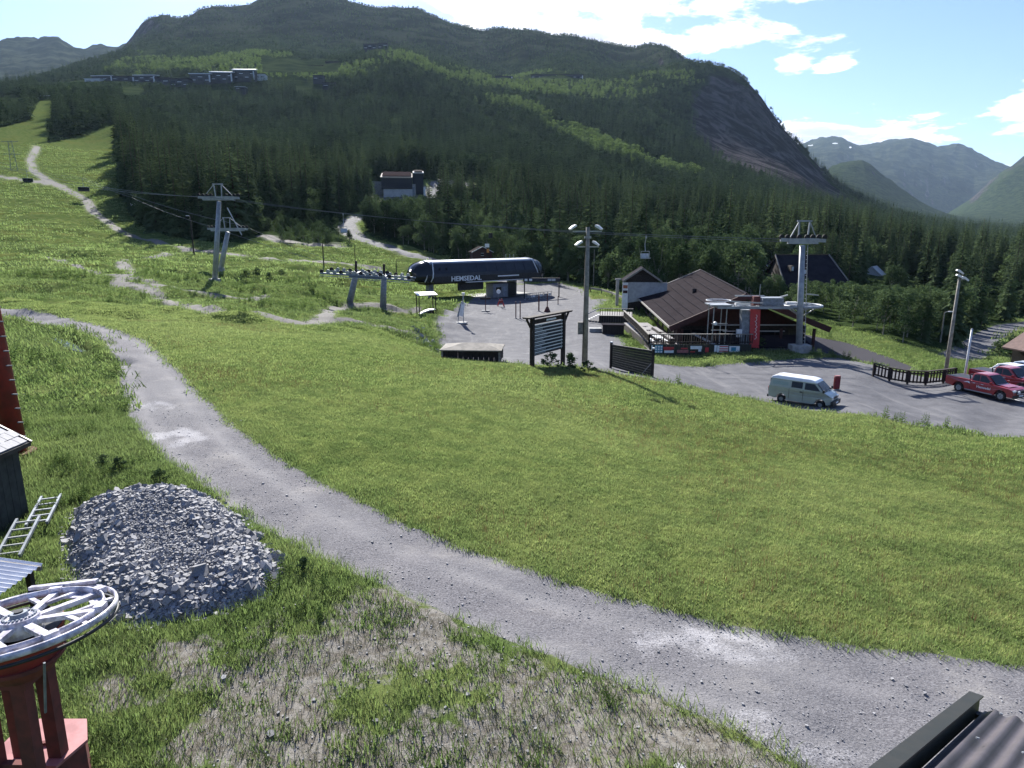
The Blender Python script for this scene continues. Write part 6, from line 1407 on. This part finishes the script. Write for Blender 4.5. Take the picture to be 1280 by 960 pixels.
# ================================================================== cabins beyond
M_ROOFPALE = simple('pale_snow_grey_roof', (.58, .60, .61), (.48, .50, .52), .35, .4, .05)
M_WINW = simple('white_window_frame', (.62, .64, .66), (.5, .52, .54), .5)
def cabin(label, u, vb, D, wpx, hpx, rz, wall=M_WOOD, roof=M_ROOFDK, depth=.8, pitch=.5, trim=M_WINW, wins=2, name='cabin', group=None, chim=False, zlift=None, rec=True):
    p = Vector(W(u, vb, D)); mpp = D/F; w = wpx*mpp; H = hpx*mpp; rise = H*pitch; he = H-rise; L = w*depth
    r = thing(name, label, 'house' if name != 'cabin' else 'cabin', p, rz, group)
    MB().prism([(-w/2, -3), (w/2, -3), (w/2, he), (0, H*.98), (-w/2, he)], 0, L).build('wall', wall, r)
    o = .08*w; t = max(.12, H*.04)
    for s in (-1, 1): MB().prism([(s*(w/2+o), he-o*rise/(w/2)), (0, H), (0, H+t), (s*(w/2+o), he-o*rise/(w/2)+t)], -o, L+o).build('roof', roof, r)
    for s in (-1, 1): MB().bar((s*(w/2+o), -o-.03, he-o*rise/(w/2)+t/2), (0, -o-.03, H+t/2), .06, t*1.3).build('verge_board', trim, r)
    for k in range(wins):
        x = (k-(wins-1)/2)*w/(wins+.4); q = MB().box((x, -.04, he*.5), (w*.13, .05, he*.42)).build('window', M_GLASS, r)
        MB().box((x, -.07, he*.5+he*.23), (w*.16, .05, he*.06)).build('window_frame', trim, q); MB().box((x, -.07, he*.5-he*.23), (w*.16, .05, he*.06)).build('window_frame', trim, q)
    MB().box((w/2+.04, L*.5, he*.5), (.05, L*.4, he*.35)).build('side_window', M_GLASS, r)
    if chim: MB().box((0, L*.5, H+.3), (w*.08, w*.08, H*.25)).build('chimney', M_CONC, r)
    return r
def lodge():
    D = 150; m = D/F; o = Vector(W(1020, 368, D)); r = thing('lodge', 'big lodge with a wide dark roof slope in the woods behind the lift tower', 'lodge', o)
    MB().box((0, 8, 4*m-1), (66*m, 14, 12*m+2)).build('wall', M_WOOD, r)
    MB().prism([(.6, 8*m), (8, 42*m), (15.4, 8*m)], -36*m, -35*m, 'x').build('gable_wall', M_WOOD, r); MB().prism([(.6, 8*m), (8, 42*m), (15.4, 8*m)], 29*m, 30*m, 'x').build('gable_wall', M_WOOD, r)
    def sl(y0, y1, z0, z1, nm):
        t = 1.6*m; P = [(-40*m, y0, z0), (43*m, y0, z0), (31*m, y1, z1), (-37*m, y1, z1)]
        MB().add(P+[(a, b, c+t) for a, b, c in P], [(3, 2, 1, 0), (4, 5, 6, 7), (0, 1, 5, 4), (1, 2, 6, 5), (2, 3, 7, 6), (3, 0, 4, 7)]).build(nm, M_ROOFDK, r)
    sl(-.8, 8, 7*m, 45*m, 'roof'); sl(17, 8.02, 7*m, 45*m, 'roof')
    MB().bar((-40.5*m, -.9, 8*m), (-37.5*m, 8, 47*m), .22, .3).build('verge_board', M_GREYWOOD, r); MB().bar((43.5*m, -.9, 8*m), (31.5*m, 8, 47*m), .22, .3).build('verge_board', M_GREYWOOD, r); MB().bar((-37*m, 8, 47*m), (31*m, 8, 47*m), .3, .2).build('ridge_cap', M_WOOD, r)
    for x, z in ((-27, 31), (-11, 27)): q = MB().box((x*m, 3.4, z*m), (3.4*m, 2.4, 7*m)).build('dormer', M_WOOD, r); MB().box((x*m, 2.15, z*m), (2.4*m, .1, 5*m)).build('dormer_window', M_WINW, q)
    for k in range(6): MB().box(((-28+k*11)*m, .9, 4*m), (4*m, .1, 5*m)).build('window', M_GLASS, r)
lodge()
cabin('low brown chalet with pale gable trim left of the dark lodge', 950, 345, 168, 24, 20, rad(-35), M_RBR, M_ROOFBR, 1.1, .55, wins=2, chim=True)
cabin('second brown chalet tucked against the dark lodge', 968, 344, 162, 18, 18, rad(-28), M_RBR, M_ROOFBR, 1.1, .55, wins=2)
cabin('house with white gable and grey roof among trees right of the lodge', 1088, 352, 230, 20, 18, rad(-40), M_WINW, M_ROOFPALE, 1.2, .5, name='house', wins=2)  # pale roofing on these small houses stands in for sun glints
cabin('small white-windowed house with pale roof edge farther right in the trees', 1134, 358, 240, 15, 11, rad(-30), M_WINW, M_ROOFPALE, 1.2, .5, name='house', wins=2)
cabin('small brown cabin just behind the roof of the dark lift station', 603, 321, 178, 24, 12, rad(15), M_RBR, M_ROOFBR, .8, .5, wins=1)
cabin('reddish cabin half hidden by trees left of the big brown roof', 833, 318, 225, 16, 10, rad(-25), M_RBR, M_ROOFBR, .9, .6, wins=1)
cabin('tiny pale house low in the trees near the right road', 1240, 372, 250, 8, 6, rad(-30), M_WINW, M_ROOFPALE, 1., .5, name='house', wins=1)
cabin('white house gable among trees left of the pale mast lamps', 1173, 361, 245, 11, 9, rad(20), M_WINW, M_ROOFPALE, 1., .5, name='house', wins=1)
for k, (u, v, D, w, l) in enumerate(((1183, 303, 900, 6, 'tiny white farmhouse in the dark wood left of the valley bend'), (1245, 299, 1500, 6, 'tiny white farmhouse on the valley floor near the right edge'), (1262, 312, 900, 5, 'tiny pale farmhouse at the edge of the right valley wood'), (1156, 300, 900, 4, 'tiniest pale farmhouse in the woods of the valley'))):
    cabin(l, u, v, D, w, 4, rad(-20+20*k), M_WINW, M_ROOFDK, 1., .5, name='farmhouse', wins=0)
def signal_box():
    D = 172; p = Vector(W(609, 322, D)); r = thing('signal_board', 'white and orange lift signal board standing behind the station roof', 'sign', p)
    MB().box((0, 0, .5), (.3, .3, 5)).build('post', M_WOOD, r); MB().box((0, -.1, 3.0), (1.1, .3, .9)).build('board', M_WHITE, r); MB().box((.2, -.1, 1.7), (.6, .3, .9)).build('orange_board', simple('orange_sign', (.75, .32, .08)), r); MB().cyl((.9, 0, 4.9), (.9, 0, 6.1), .55, .55, 12).build('dark_bell', M_BLACK, r)
signal_box()
M_PALEC = simple('pale_concrete', (.50, .50, .50), (.40, .40, .41), .9, 0, .5)
# pump house on the hillside
def pump_house():
    D = 332; o = Vector(W(500, 244.5, D)); m = D/F; r = thing('pump_house', 'flat-roofed dark timber building on a pale concrete base up the gravel road', 'building', o, rad(8))
    MB().box((-2*m, 4, 3.5*m-2), (34*m, 16, 7*m+4)).build('base', M_PALEC, r); MB().box((13*m, 5, 6.5*m-1.5), (12*m, 15, 13*m+3)).build('base', M_CONC, r)
    MB().box((-3*m, 4, 13.5*m), (36*m, 17, 12*m)).build('timber_storey', M_NAVYW, r); MB().box((22*m, 8, 13.5*m), (13*m, 14, 27*m)).build('tower_block', M_NAVYW, r)
    def tl(x0, x1, y0, y1, z0, z1, t): return MB().add([(x0, y0, z0), (x1, y0, z0), (x1, y1, z1), (x0, y1, z1), (x0, y0, z0+t), (x1, y0, z0+t), (x1, y1, z1+t), (x0, y1, z1+t)], [(0, 3, 2, 1), (4, 5, 6, 7), (0, 1, 5, 4), (1, 2, 6, 5), (2, 3, 7, 6), (3, 0, 4, 7)])
    q = tl(-22*m, 15.5*m, -5, 13, 19.3*m, 27.5*m, 1.0*m).build('roof', M_GREYWOOD, r); tl(-20*m, 14*m, -3.6, 12, 21.8*m, 29.7*m, .35*m).build('roof_surface', simple('brown_roof_gravel', (.05, .038, .038), None, 1, 0, 1, 0, .0), q)
    q = tl(16*m, 29*m, 0, 15, 25.5*m, 30.5*m, 1.2*m).build('roof', M_OFFW, r); tl(17.5*m, 27.5*m, 1.3, 14, 28.2*m, 32.6*m, .35*m).build('roof_surface', M_ROOFBR, q)
    for k in range(3): MB().box((-16*m+12*m*k, -4.55, 14*m), (.25, .1, 12*m)).build('cladding_joint', M_BLACK, r)
    MB().box((14*m, -2.6, 5*m), (7*m, .1, 9*m)).build('garage_door', M_STEEL, r); MB().box((29.5*m, .9, 5*m), (2.4*m, .2, 10*m)).build('white_door', M_WHITE, r)
    MB().box((-27*m, 8, 9*m), (12*m, 6, 16*m)).build('retaining_wall', M_CONC, r)
pump_house()
# apartment blocks on the hill
def apartment(u0, u1, vt, vb, D, label, roof=True, white=False, name='apartment_block', kind='a'):
    m = D/F; w = (u1-u0)*m; H = (vb-vt)*m*.86; p = Vector(W((u0+u1)/2, vb, D)); r = thing(name, label, 'apartment block' if name == 'apartment_block' else 'house', p, rad(random.uniform(-4, 8)))
    MB().box((0, 5, H*.5-6), (w, 11, H*.86+12)).build('wall', M_WINW if white else M_NAVYW, r)
    if roof: MB().add([(-w*.53, -1.5, H*.86), (w*.53, -1.5, H*.86), (w*.53, 11, H*1.04), (-w*.53, 11, H*1.04), (-w*.53, -1.5, H*.94), (w*.53, -1.5, H*.94), (w*.53, 11, H*1.14), (-w*.53, 11, H*1.14)], [(0, 3, 2, 1), (4, 5, 6, 7), (0, 1, 5, 4), (1, 2, 6, 5), (2, 3, 7, 6), (3, 0, 4, 7)]).build('roof', M_ROOFPALE, r)
    else: MB().box((0, 5, H*.97), (w*1.04, 12, H*.12)).build('roof', M_ROOFDK, r)
    n = max(2, int(w/7))
    for k in range(n):
        for j in range(2 if H > 10 else 1):
            x = -w/2+w*(k+.5)/n; z = H*(.30+.30*j) if H > 10 else H*.45
            q = MB().box((x, -.6, z), (w/n*.62, .2, H*.20)).build('window', M_GLASS, r)
            if (k+j) % 2 == 0 or white: MB().box((x, -.75, z), (w/n*.66, .1, H*.06)).build('balcony_rail', M_WINW, q)
    if w > 25:
        MB().box((w*.5-1.5, -.8, H*.45), (1.8, .5, H*.7)).build('white_stair_panel', M_WINW, r)
    return r
_ap = [(107, 125, 98, 103, 'lowest white-fronted apartment block at the left end of the hillside row', True, True), (116, 141, 94, 101, 'leftmost long apartment block with pale roof on the hillside', True, False),
       (142, 167, 95, 101, 'flat dark apartment block between two pale-roofed ones at left of the row', False, False), (169, 194, 93, 103, 'apartment block with bright pale roof, third from the left in the row', True, False),
       (195, 212, 97, 107, 'dark apartment block with white stair panel in the row gap', False, False), (214, 236, 98, 108, 'dark apartment block with two white balconies left of the three tall ones', False, False),
       (239, 263, 91, 103, 'leftmost of the three tall pale-roofed apartment blocks', True, False), (265, 290, 89, 102, 'middle of the three tall pale-roofed apartment blocks', True, False), (293, 318, 86, 100, 'rightmost and brightest-roofed of the three tall apartment blocks', True, False),
       (319, 331, 92, 98, 'small white-fronted block at the right end of the apartment row', False, True), (255, 240, 0, 0, '', 0, 0)]
for u0, u1, vt, vb, l, rf, wh in _ap[:-1]: apartment(u0, u1, vt, vb+1, float(hit((u0+u1)/2, vb+2)[1]) if False else 985-(vb-100)*6, l, rf, wh)
for u0, u1, vt, vb, D, l, rf, wh in ((295, 306, 108, 112, 900, 'single house with bright tilted roof below the tall apartment blocks', True, False), (192, 210, 114, 120, 860, 'dark row house with white windows below the apartment row', False, False),
    (361, 374, 86, 91, 1150, 'house with bright white roof on the sunny clearing right of the blocks', True, False), (386, 404, 82, 88, 1180, 'grey cottage roof at the forest edge above the clearing', False, False), (408, 430, 77, 84, 1230, 'dark cottage with pale window band farther up the clearing', False, False),
    (392, 404, 94, 100, 1000, 'upper dark row house in the forest right of the apartment blocks', False, False), (404, 419, 103, 109, 960, 'lower dark row house with white windows in the forest', False, False),
    (455, 470, 55, 61, 1380, 'cottage on the knoll below the summit, the left of two', False, False), (473, 484, 54, 60, 1380, 'cottage on the knoll below the summit, the right of two', False, False),
    (665, 695, 93, 98, 1480, 'long low building on the far plateau left of the bluff', False, False), (700, 728, 93, 98, 1500, 'second low building on the far plateau nearer the bluff', False, False), (620, 640, 95, 99, 1430, 'small dark building on the plateau above the dark forest', False, False),
    (44, 64, 119, 124, 640, 'long low pale-roofed building above the top of the ski slope', True, False), (13, 26, 113, 118, 900, 'faint pale roof among trees at the far left skyline', True, False), (1240, 1241, 0, 1, 1, '', 0, 0)):
    if l: apartment(u0, u1, vt, vb+1, D, l, rf, wh, name='hillside_house')
# snow patches on the far range
def snow():
    m = MB()
    for u, v, w, h in ((1011, 182, 9, 1.6), (1043, 180, 7, 1.6), (1062, 185, 3, 2)):
        n = 8
        for i_ in range(n):
            for s in (0, 1):
                uu = u-w/2+w*(i_+s)/n; hh = h*(.35+.65*math.sin(math.pi*min(1, max(0, (i_+s)/n)))); a = hit(uu, v-hh/2+1.0); b = hit(uu, v+hh/2+1.0)
                m.v += [(a[0], a[1]-15, a[2]+14), (b[0], b[1]-15, b[2]+14)]
            q = len(m.v)-4; m.f.append((q, q+1, q+3, q+2))
    o = m.build('snow', simple('old_snow', (.85, .86, .9), (.8, .82, .86))); o['kind'] = 'stuff'; o['label'] = 'patches of old snow on the far mountain range'
snow()
# shrubs: single bushes
SHR = [birch(s, 420, 3, .42, .9) for s in (91, 92)]; SHRM = [(c.mesh('shrub_crown', M_BIR), t.mesh('shrub_stem', M_BARK)) for c, t in SHR]
for k, (u, v, s, l) in enumerate(((688, 461, .42, 'low bush at the foot of the trail sign'), (712, 466, .48, 'wider low bush between the trail sign and the four-lamp mast'), (735, 468, .36, 'small bush at the foot of the four-lamp mast'), (940, 437, .5, 'dark little bush at the foot of the red banner'), (950, 434, .4, 'small bush just right of the red banner'),
    (308, 350, .5, 'dark low bush in the hollow right of the tall lift tower'), (322, 348, .62, 'second dark low bush right of the tall lift tower'), (336, 352, .5, 'third dark low bush right of the tall lift tower'), (352, 346, .45, 'fourth, rightmost dark bush in the hollow by the tower'),
    (820, 437, .35, 'tiny shrub below the left end of the banners'), (855, 440, .35, 'tiny shrub below the middle of the banners'), (1262, 452, 1.0, 'round bush beside the brown roof at the right edge'), (1248, 447, .8, 'round bush by the road before the right roof'),
    (380, 716, .13, 'leafy green tuft on the rough ground right of the rubble'), (200, 603, .16, 'dark green leafy tuft above the rubble heap'), (150, 590, .17, 'dark leafy clump between gravel road and rubble heap'), (130, 582, .14, 'smaller dark leafy clump left of the gravel road'))):
    p = hit(u, v); r = thing('bush', l, 'bush', (p[0], p[1], p[2]-.05), k*1.3); r.scale = (s*1.3, s*1.3, s)
    for nm, me in zip(('crown', 'stem'), SHRM[k % 2]): q = bpy.data.objects.new(nm, me); COL.objects.link(q); q.parent = r

# ================================================================== vehicles
def paint(name, c, rough=.28):
    m = bpy.data.materials.new(name); m.use_nodes = True; t = NT(m.node_tree); b = m.node_tree.nodes['Principled BSDF']; P = t.add('ShaderNodeTexCoord').outputs['Object']
    t.l.new(t.mix(t.math('MULTIPLY', t.ramp(t.noise(P, 2.5, 5), .4, .7), .5), c, tuple(a*.75+.02 for a in c)), b.inputs['Base Color']); b.inputs['Roughness'].default_value = rough; b.inputs['Coat Weight'].default_value = .5; b.inputs['Coat Roughness'].default_value = .12; return m
P_RED, P_GREEN, P_WHITE, P_LIGHTB = paint('red_car_paint', (.30, .018, .022)), paint('grey_green_paint', (.38, .41, .36)), paint('white_car_paint', (.80, .80, .80)), paint('pale_blue_paint', (.55, .63, .72))
def arch(cx, z0, r, n=7, rev=False):
    P = [(cx+r*math.cos(math.pi*k/(n-1)), z0+r*math.sin(math.pi*k/(n-1))) for k in range(n)]; return P if not rev else P[::-1]
def hull(name, prof, wf, mat, parent, bevel=.03):
    """side outline prof (x, z) carried across the car; wf(z, x) half width"""
    m = MB(); n = len(prof); m.v = [(x, -wf(z, x), z) for x, z in prof]+[(x, wf(z, x), z) for x, z in prof]
    m.f = [tuple(range(n)), tuple(range(n, 2*n))[::-1]]+[(i, i+n, (i+1) % n+n, (i+1) % n) for i in range(n)]
    o = m.build(name, mat, parent); bm = __import__('bmesh').new(); bm.from_mesh(o.data); __import__('bmesh').ops.recalc_face_normals(bm, faces=bm.faces); bm.to_mesh(o.data); bm.free()
    if bevel: b = o.modifiers.new('bevel', 'BEVEL'); b.width = bevel; b.segments = 2; b.limit_method = 'ANGLE'; b.angle_limit = rad(35)
    return o
def wheel(r, x, y, R, w=.22):
    t = MB().ring((x, y, R), (0, 1, 0), R-.10, .10, 22, 8, rz=w/2).build('wheel', M_RUBBER, r, smooth=True); s = 1 if y > 0 else -1
    MB().cyl((x, y-.06*s, R), (x, y+.07*s, R), R-.14, R-.15, 18).build('rim', M_GALV, t)
    for k in range(5): q = 2*math.pi*k/5; MB().bar((x+.05*math.cos(q), y+.085*s, R+.05*math.sin(q)), (x+(R-.17)*math.cos(q), y+.085*s, R+(R-.17)*math.sin(q)), .05, .02).build('rim_spoke', M_STEEL, t)
def sidepane(r, name, P, wf, s, mat, off=.012):
    m = MB().add([(x, s*(wf(z, x)+off), z) for x, z in P]+[(x, s*(wf(z, x)-.03), z) for x, z in P], [tuple(range(len(P))), tuple(range(len(P), 2*len(P)))[::-1]]+[(i, i+len(P), (i+1) % len(P)+len(P), (i+1) % len(P)) for i in range(len(P))]); return m.build(name, mat, r)
def pickup(p, rz, label, col, text=True, group=None, canopy=False):
    r = thing('pickup_truck', label, 'pickup truck', p, rz, group); g = .30; R = .39
    body = [(-2.62, .55), (-2.62, 1.10), (-2.60, 1.20), (-.72, 1.20), (-.70, 1.16), (.95, 1.14), (2.15, 1.06), (2.45, .98), (2.58, .82), (2.60, .48), (2.45, .38)]+arch(1.72, .42, .47)+[(1.2, .36), (-1.0, .36)]+arch(-1.52, .42, .47)+[(-2.05, .46)]
    wf = lambda z, x: .93-.05*max(0, (z-.95)/.25)-(.08 if x > 2.4 else 0)-(.02 if x < -2.5 else 0)
    cabw = lambda z, x: .86-.17*max(0, min(1, (z-1.15)/.6))
    hull('body', body, wf, col, r)
    cab = [(-.66, 1.10), (-.58, 1.68), (-.40, 1.78), (.30, 1.79), (.52, 1.74), (1.22, 1.10)]
    hull('cab', cab, cabw, col, r, .04)
    MB().box((-1.66, 0, 1.17), (1.78, 1.50, .08)).build('cargo_bed', M_BLACK, r)
    for s in (-1, 1):
        sidepane(r, 'window', [(-.52, 1.20), (-.46, 1.62), (-.05, 1.68), (.02, 1.20)], cabw, s, M_GLASS); sidepane(r, 'window', [(.08, 1.20), (.02, 1.68), (.40, 1.66), (.94, 1.20)], cabw, s, M_GLASS)
        for x in (-.02, .92 if False else -.62): sidepane(r, 'door_gap', [(x-.012, .50), (x-.012, 1.12), (x+.012, 1.12), (x+.012, .50)], wf, s, M_BLACK, .006)
        sidepane(r, 'door_handle', [(-.42, .98), (-.42, 1.02), (-.24, 1.02), (-.24, .98)], wf, s, M_GALV, .03); sidepane(r, 'door_handle', [(.22, .98), (.22, 1.02), (.40, 1.02), (.40, .98)], wf, s, M_GALV, .03)
        MB().box((.98, s*1.02, 1.22), (.12, .16, .18)).build('mirror', col, r); MB().box((.1, s*.95, .40), (2.1, .12, .06)).build('side_step', M_GALV, r)
        MB().box((2.50, s*.66, .86), (.16, .34, .20)).build('headlight', M_LENS, r); MB().box((-2.60, s*.80, .95), (.08, .16, .36)).build('tail_light', M_REDP, r)
        for x, m_ in ((1.72, 1), (-1.52, 1)): wheel(r, x, s*.80, R)
        if text:
            a = sidepane(r, 'side_logo', [(-.95, 1.02), (-1.15, .92), (-.85, .96), (-.62, .90), (-.72, 1.06)], wf, s, M_WHITE, .012)
            T_ = txt('Hemsedal', .27, 'lettering', M_WHITE, r, (.45, s*.955, .78), (math.pi/2, 0, 0 if s < 0 else math.pi), .004)
    m = MB().add([(1.20, -.70, 1.14), (1.20, .70, 1.14), (.56, .60, 1.70), (.56, -.60, 1.70)], [(0, 1, 2, 3)]); o = m.build('windshield', M_GLASS, r); o.location = (.025, 0, .02)
    MB().add([(-.66, -.68, 1.2), (-.66, .68, 1.2), (-.59, .60, 1.64), (-.59, -.60, 1.64)], [(3, 2, 1, 0)]).build('rear_window', M_GLASS, r).location = (-.02, 0, 0)
    MB().box((2.60, 0, .80), (.06, .95, .24)).build('grille', M_BLACK, r); MB().box((2.60, 0, .50), (.14, 1.7, .20)).build('bumper', M_BLACK, r); MB().box((2.66, 0, .55), (.03, .5, .11)).build('number_plate', M_WHITEP, r); MB().box((-2.64, 0, .52), (.12, 1.7, .16)).build('rear_bumper', M_GALV, r)
    MB().bar((2.70, -.55, .72), (2.70, .55, .72), .05).build('light_bar', M_GALV, r)
    for y in (-.38, .38): MB().cyl((2.68, y, .84), (2.76, y, .84), .11, .11, 14).build('spot_lamp', M_LENS, r)
    for y in (-.72, .72): MB().bar((-.75, y, 1.2), (-.85, y, 1.55), .06).build('roll_bar', M_BLACK, r)
    MB().bar((-.85, -.72, 1.55), (-.85, .72, 1.55), .06).build('roll_bar', M_BLACK, r)
    MB().add([(1.05, -.62, 1.155), (2.05, -.58, 1.085), (2.05, .58, 1.085), (1.05, .62, 1.155)], [(0, 1, 2, 3)]).build('bonnet_scoop', col, r).location = (0, 0, .03)
    return r
M_LENS = simple('lamp_lens', (.7, .72, .74), (.6, .62, .64), .1, .2)
def van(p, rz):
    r = thing('parked_van', 'grey-green old van with white roof parked at the edge of the yard', 'van', p, rz)
    wf = lambda z, x: .82-.02*max(0, (z-1.0))-(.10 if x > 1.95 else 0)
    low = [(-2.2, .42), (-2.24, .9), (-2.20, 1.24), (1.50, 1.24), (1.93, 1.06), (2.10, .92), (2.15, .40)]+arch(1.42, .34, .38)+[(.9, .28), (-1.1, .28)]+arch(-1.28, .34, .38)+[(-1.8, .34)]
    up = [(-2.19, 1.22), (-2.10, 1.78), (1.02, 1.78), (1.58, 1.22)]
    wu = lambda z, x: .80-.12*max(0, (z-1.24)/.54)
    hull('body', low, wf, P_GREEN, r, .04); hull('upper_body', up, wu, P_GREEN, r, .03)
    rf = [(-2.14, 1.74), (-2.06, 1.90), (-1.7, 1.99), (.55, 1.99), (.92, 1.92), (1.08, 1.76)]
    hull('roof', rf, lambda z, x: .755-.14*max(0, (z-1.78)/.21), P_WHITE, r, .04)
    for s in (-1, 1):
        sidepane(r, 'window', [(.30, 1.26), (.30, 1.70), (.94, 1.70), (1.36, 1.26)], wu, s, M_GLASS); sidepane(r, 'window', [(-.62, 1.28), (-.62, 1.70), (.14, 1.70), (.14, 1.28)], wu, s, M_GLASS)
        sidepane(r, 'panel_groove', [(-1.95, 1.34), (-1.95, 1.60), (-.85, 1.60), (-.85, 1.34)], wu, s, P_GREEND, .006)
        for x in (-.75, .22): sidepane(r, 'door_gap', [(x-.012, .42), (x-.012, 1.20), (x+.012, 1.20), (x+.012, .42)], wf, s, M_BLACK, .006)
        sidepane(r, 'trim_strip', [(-2.1, .84), (-2.1, .87), (1.75, .87), (1.75, .84)], wf, s, M_GALV, .012); sidepane(r, 'trim_strip', [(-2.1, 1.08), (-2.1, 1.10), (1.6, 1.10), (1.6, 1.08)], wf, s, M_GALV, .012)
        sidepane(r, 'door_handle', [(.0, 1.0), (.0, 1.06), (.16, 1.06), (.16, 1.0)], wf, s, M_BLACK, .03)
        MB().box((1.62, s*.93, 1.32), (.10, .16, .20)).build('mirror', M_BLACK, r); MB().box((2.13, s*.56, .84), (.08, .26, .18)).build('headlight', M_LENS, r); MB().box((-2.24, s*.68, .95), (.05, .16, .3)).build('tail_light', M_REDP, r)
        for x in (1.42, -1.28): wheel(r, x, s*.70, .31, .2)
    MB().add([(1.60, -.72, 1.24), (1.60, .72, 1.24), (1.06, .66, 1.76), (1.06, -.66, 1.76)], [(0, 1, 2, 3)]).build('windshield', M_GLASS, r).location = (.025, 0, .015)
    MB().bar((1.62, -.3, 1.26), (1.4, .1, 1.46), .02).build('wiper', M_BLACK, r)
    MB().box((2.14, 0, .84), (.06, .80, .14)).build('grille', M_BLACK, r); MB().box((2.20, 0, .50), (.18, 1.62, .30)).build('bumper', M_BLACK, r); MB().box((2.30, 0, .52), (.02, .48, .11)).build('number_plate', M_WHITEP, r)
    MB().box((-2.26, 0, .42), (.10, 1.5, .18)).build('rear_bumper', M_BLACK, r); MB().box((-2.20, 0, 1.5), (.03, 1.1, .4)).build('rear_window', M_GLASS, r)
P_GREEND = paint('grey_green_inset_panel', (.28, .35, .31))
_v = at(1003, 46.3); van(Vector((_v.x, _v.y, _v.z)), rad(-42))
g = None
_a = at(1230, 51.0); pickup(Vector(_a), rad(-68), 'nearest red pickup truck with white door lettering and spot lamps', P_RED)
_a = at(1257, 53.6); pickup(Vector(_a), rad(-68), 'second red pickup truck parked behind the nearest one', P_RED, False)
def car(p, rz, label, col):
    r = thing('parked_car', label, 'car', p, rz); wf = lambda z, x: .88-.03*max(0, z-.7)-(.1 if abs(x) > 1.95 else 0); cw = lambda z, x: .80-.18*max(0, min(1, (z-.95)/.5))
    hull('body', [(-2.1, .45), (-2.15, .8), (-2.05, .98), (-1.2, 1.0), (1.0, .98), (1.9, .86), (2.12, .7), (2.15, .4)]+arch(1.35, .36, .37)+[(.9, .28), (-.9, .28)]+arch(-1.3, .36, .37)+[(-1.8, .36)], wf, col, r)
    hull('cab', [(-1.95, .95), (-1.55, 1.42), (-1.1, 1.52), (.1, 1.52), (.95, .96)], cw, col, r, .04)
    for s in (-1, 1):
        sidepane(r, 'window', [(-1.5, 1.04), (-1.3, 1.38), (-.55, 1.43), (-.5, 1.04)], cw, s, M_GLASS); sidepane(r, 'window', [(-.42, 1.04), (-.46, 1.43), (.05, 1.42), (.62, 1.04)], cw, s, M_GLASS)
        for x in (1.35, -1.3): wheel(r, x, s*.76, .32, .2)
        MB().box((2.08, s*.6, .72), (.12, .3, .14)).build('headlight', M_LENS, r); MB().box((.75, s*.92, 1.02), (.1, .14, .12)).build('mirror', col, r)
    MB().add([(.93, -.66, 1.0), (.93, .66, 1.0), (.16, .58, 1.48), (.16, -.58, 1.48)], [(0, 1, 2, 3)]).build('windshield', M_GLASS, r).location = (.025, 0, .015)
    MB().box((2.14, 0, .62), (.05, .8, .14)).build('grille', M_BLACK, r)
car(at(1272, 57.2), rad(-66), 'white car parked behind the two red pickups', P_WHITE)
car(at(1293, 60), rad(-64), 'pale blue car at the right edge beyond the white car', P_LIGHTB)
# white parking lines beside the pickups
def lines():
    m = MB(); 
    for u, v, u2, v2 in ((1262, 497, 1300, 508), (1275, 488, 1310, 496)):
        a = hit(u, v); b = hit(u2, v2); d = Vector((b[0]-a[0], b[1]-a[1], 0)).normalized(); s = Vector((-d.y, d.x, 0))*.06
        P = []
        for k in range(9): t_ = k/8; x = a[0]+(b[0]-a[0])*t_; y = a[1]+(b[1]-a[1])*t_; z = gz(x, y)+.03; m.v += [(x-s.x, y-s.y, z), (x+s.x, y+s.y, z)]
        q = len(m.v)-18; m.f += [(q+2*k, q+2*k+1, q+2*k+3, q+2*k+2) for k in range(8)]
    o = m.build('parking_lines', M_WHITE); o['kind'] = 'structure'; o['label'] = 'white painted parking lines beside the pickups'
lines()
def edge_roof():
    D = 64; o = at(1314, D); r = thing('roadside_hut', 'small hut with brown roof cut off by the right edge behind the cars', 'hut', o, rad(10)); h = top_at(1262, 440, D).z-o.z; w = 2.4
    MB().prism([(-w*.7, 0), (w, 0), (w, h), (0, h+.9), (-w*.7, h)], 0, 3).build('wall', M_WOOD, r)
    for s in (-1, 1): MB().prism([(s*(w+.2), h-.1), (.3, h+1.7), (.3, h+1.82), (s*(w+.2), h+.04)], -1.2, 3.4).build('roof', M_ROOFWARM, r)
    MB().bar((-w-.2, -1.24, h-.03), (.3, -1.24, h+1.76), .06, .2).build('verge_board', M_GREYWOOD, r); MB().box((-w, -1.0, h/2), (.14, .14, h)).build('post', M_GREYWOOD, r)
M_ROOFWARM = simple('warm_brown_roof', (.16, .10, .085), (.12, .075, .065), .85)
edge_roof()

# ================================================================== air
def haze():
    zmin = float(GZ.min())-1.5; zmax = float(GZ.max())+40; R = 16200
    o = MB().box((0, 0, (zmin+zmax)/2), (2*R, 2*R, zmax-zmin)).build('haze'); o['kind'] = 'stuff'; o['label'] = 'thin summer haze filling the valley air'
    m = bpy.data.materials.new('haze'); m.use_nodes = True; t = NT(m.node_tree); t.n.clear()
    v = t.add('ShaderNodeVolumePrincipled', {'Color': (.55, .75, 1.0, 1), 'Density': 2.2e-5, 'Anisotropy': .25})
    t.l.new(v.outputs[0], t.add('ShaderNodeOutputMaterial').inputs['Volume']); o.data.materials.append(m)
haze()
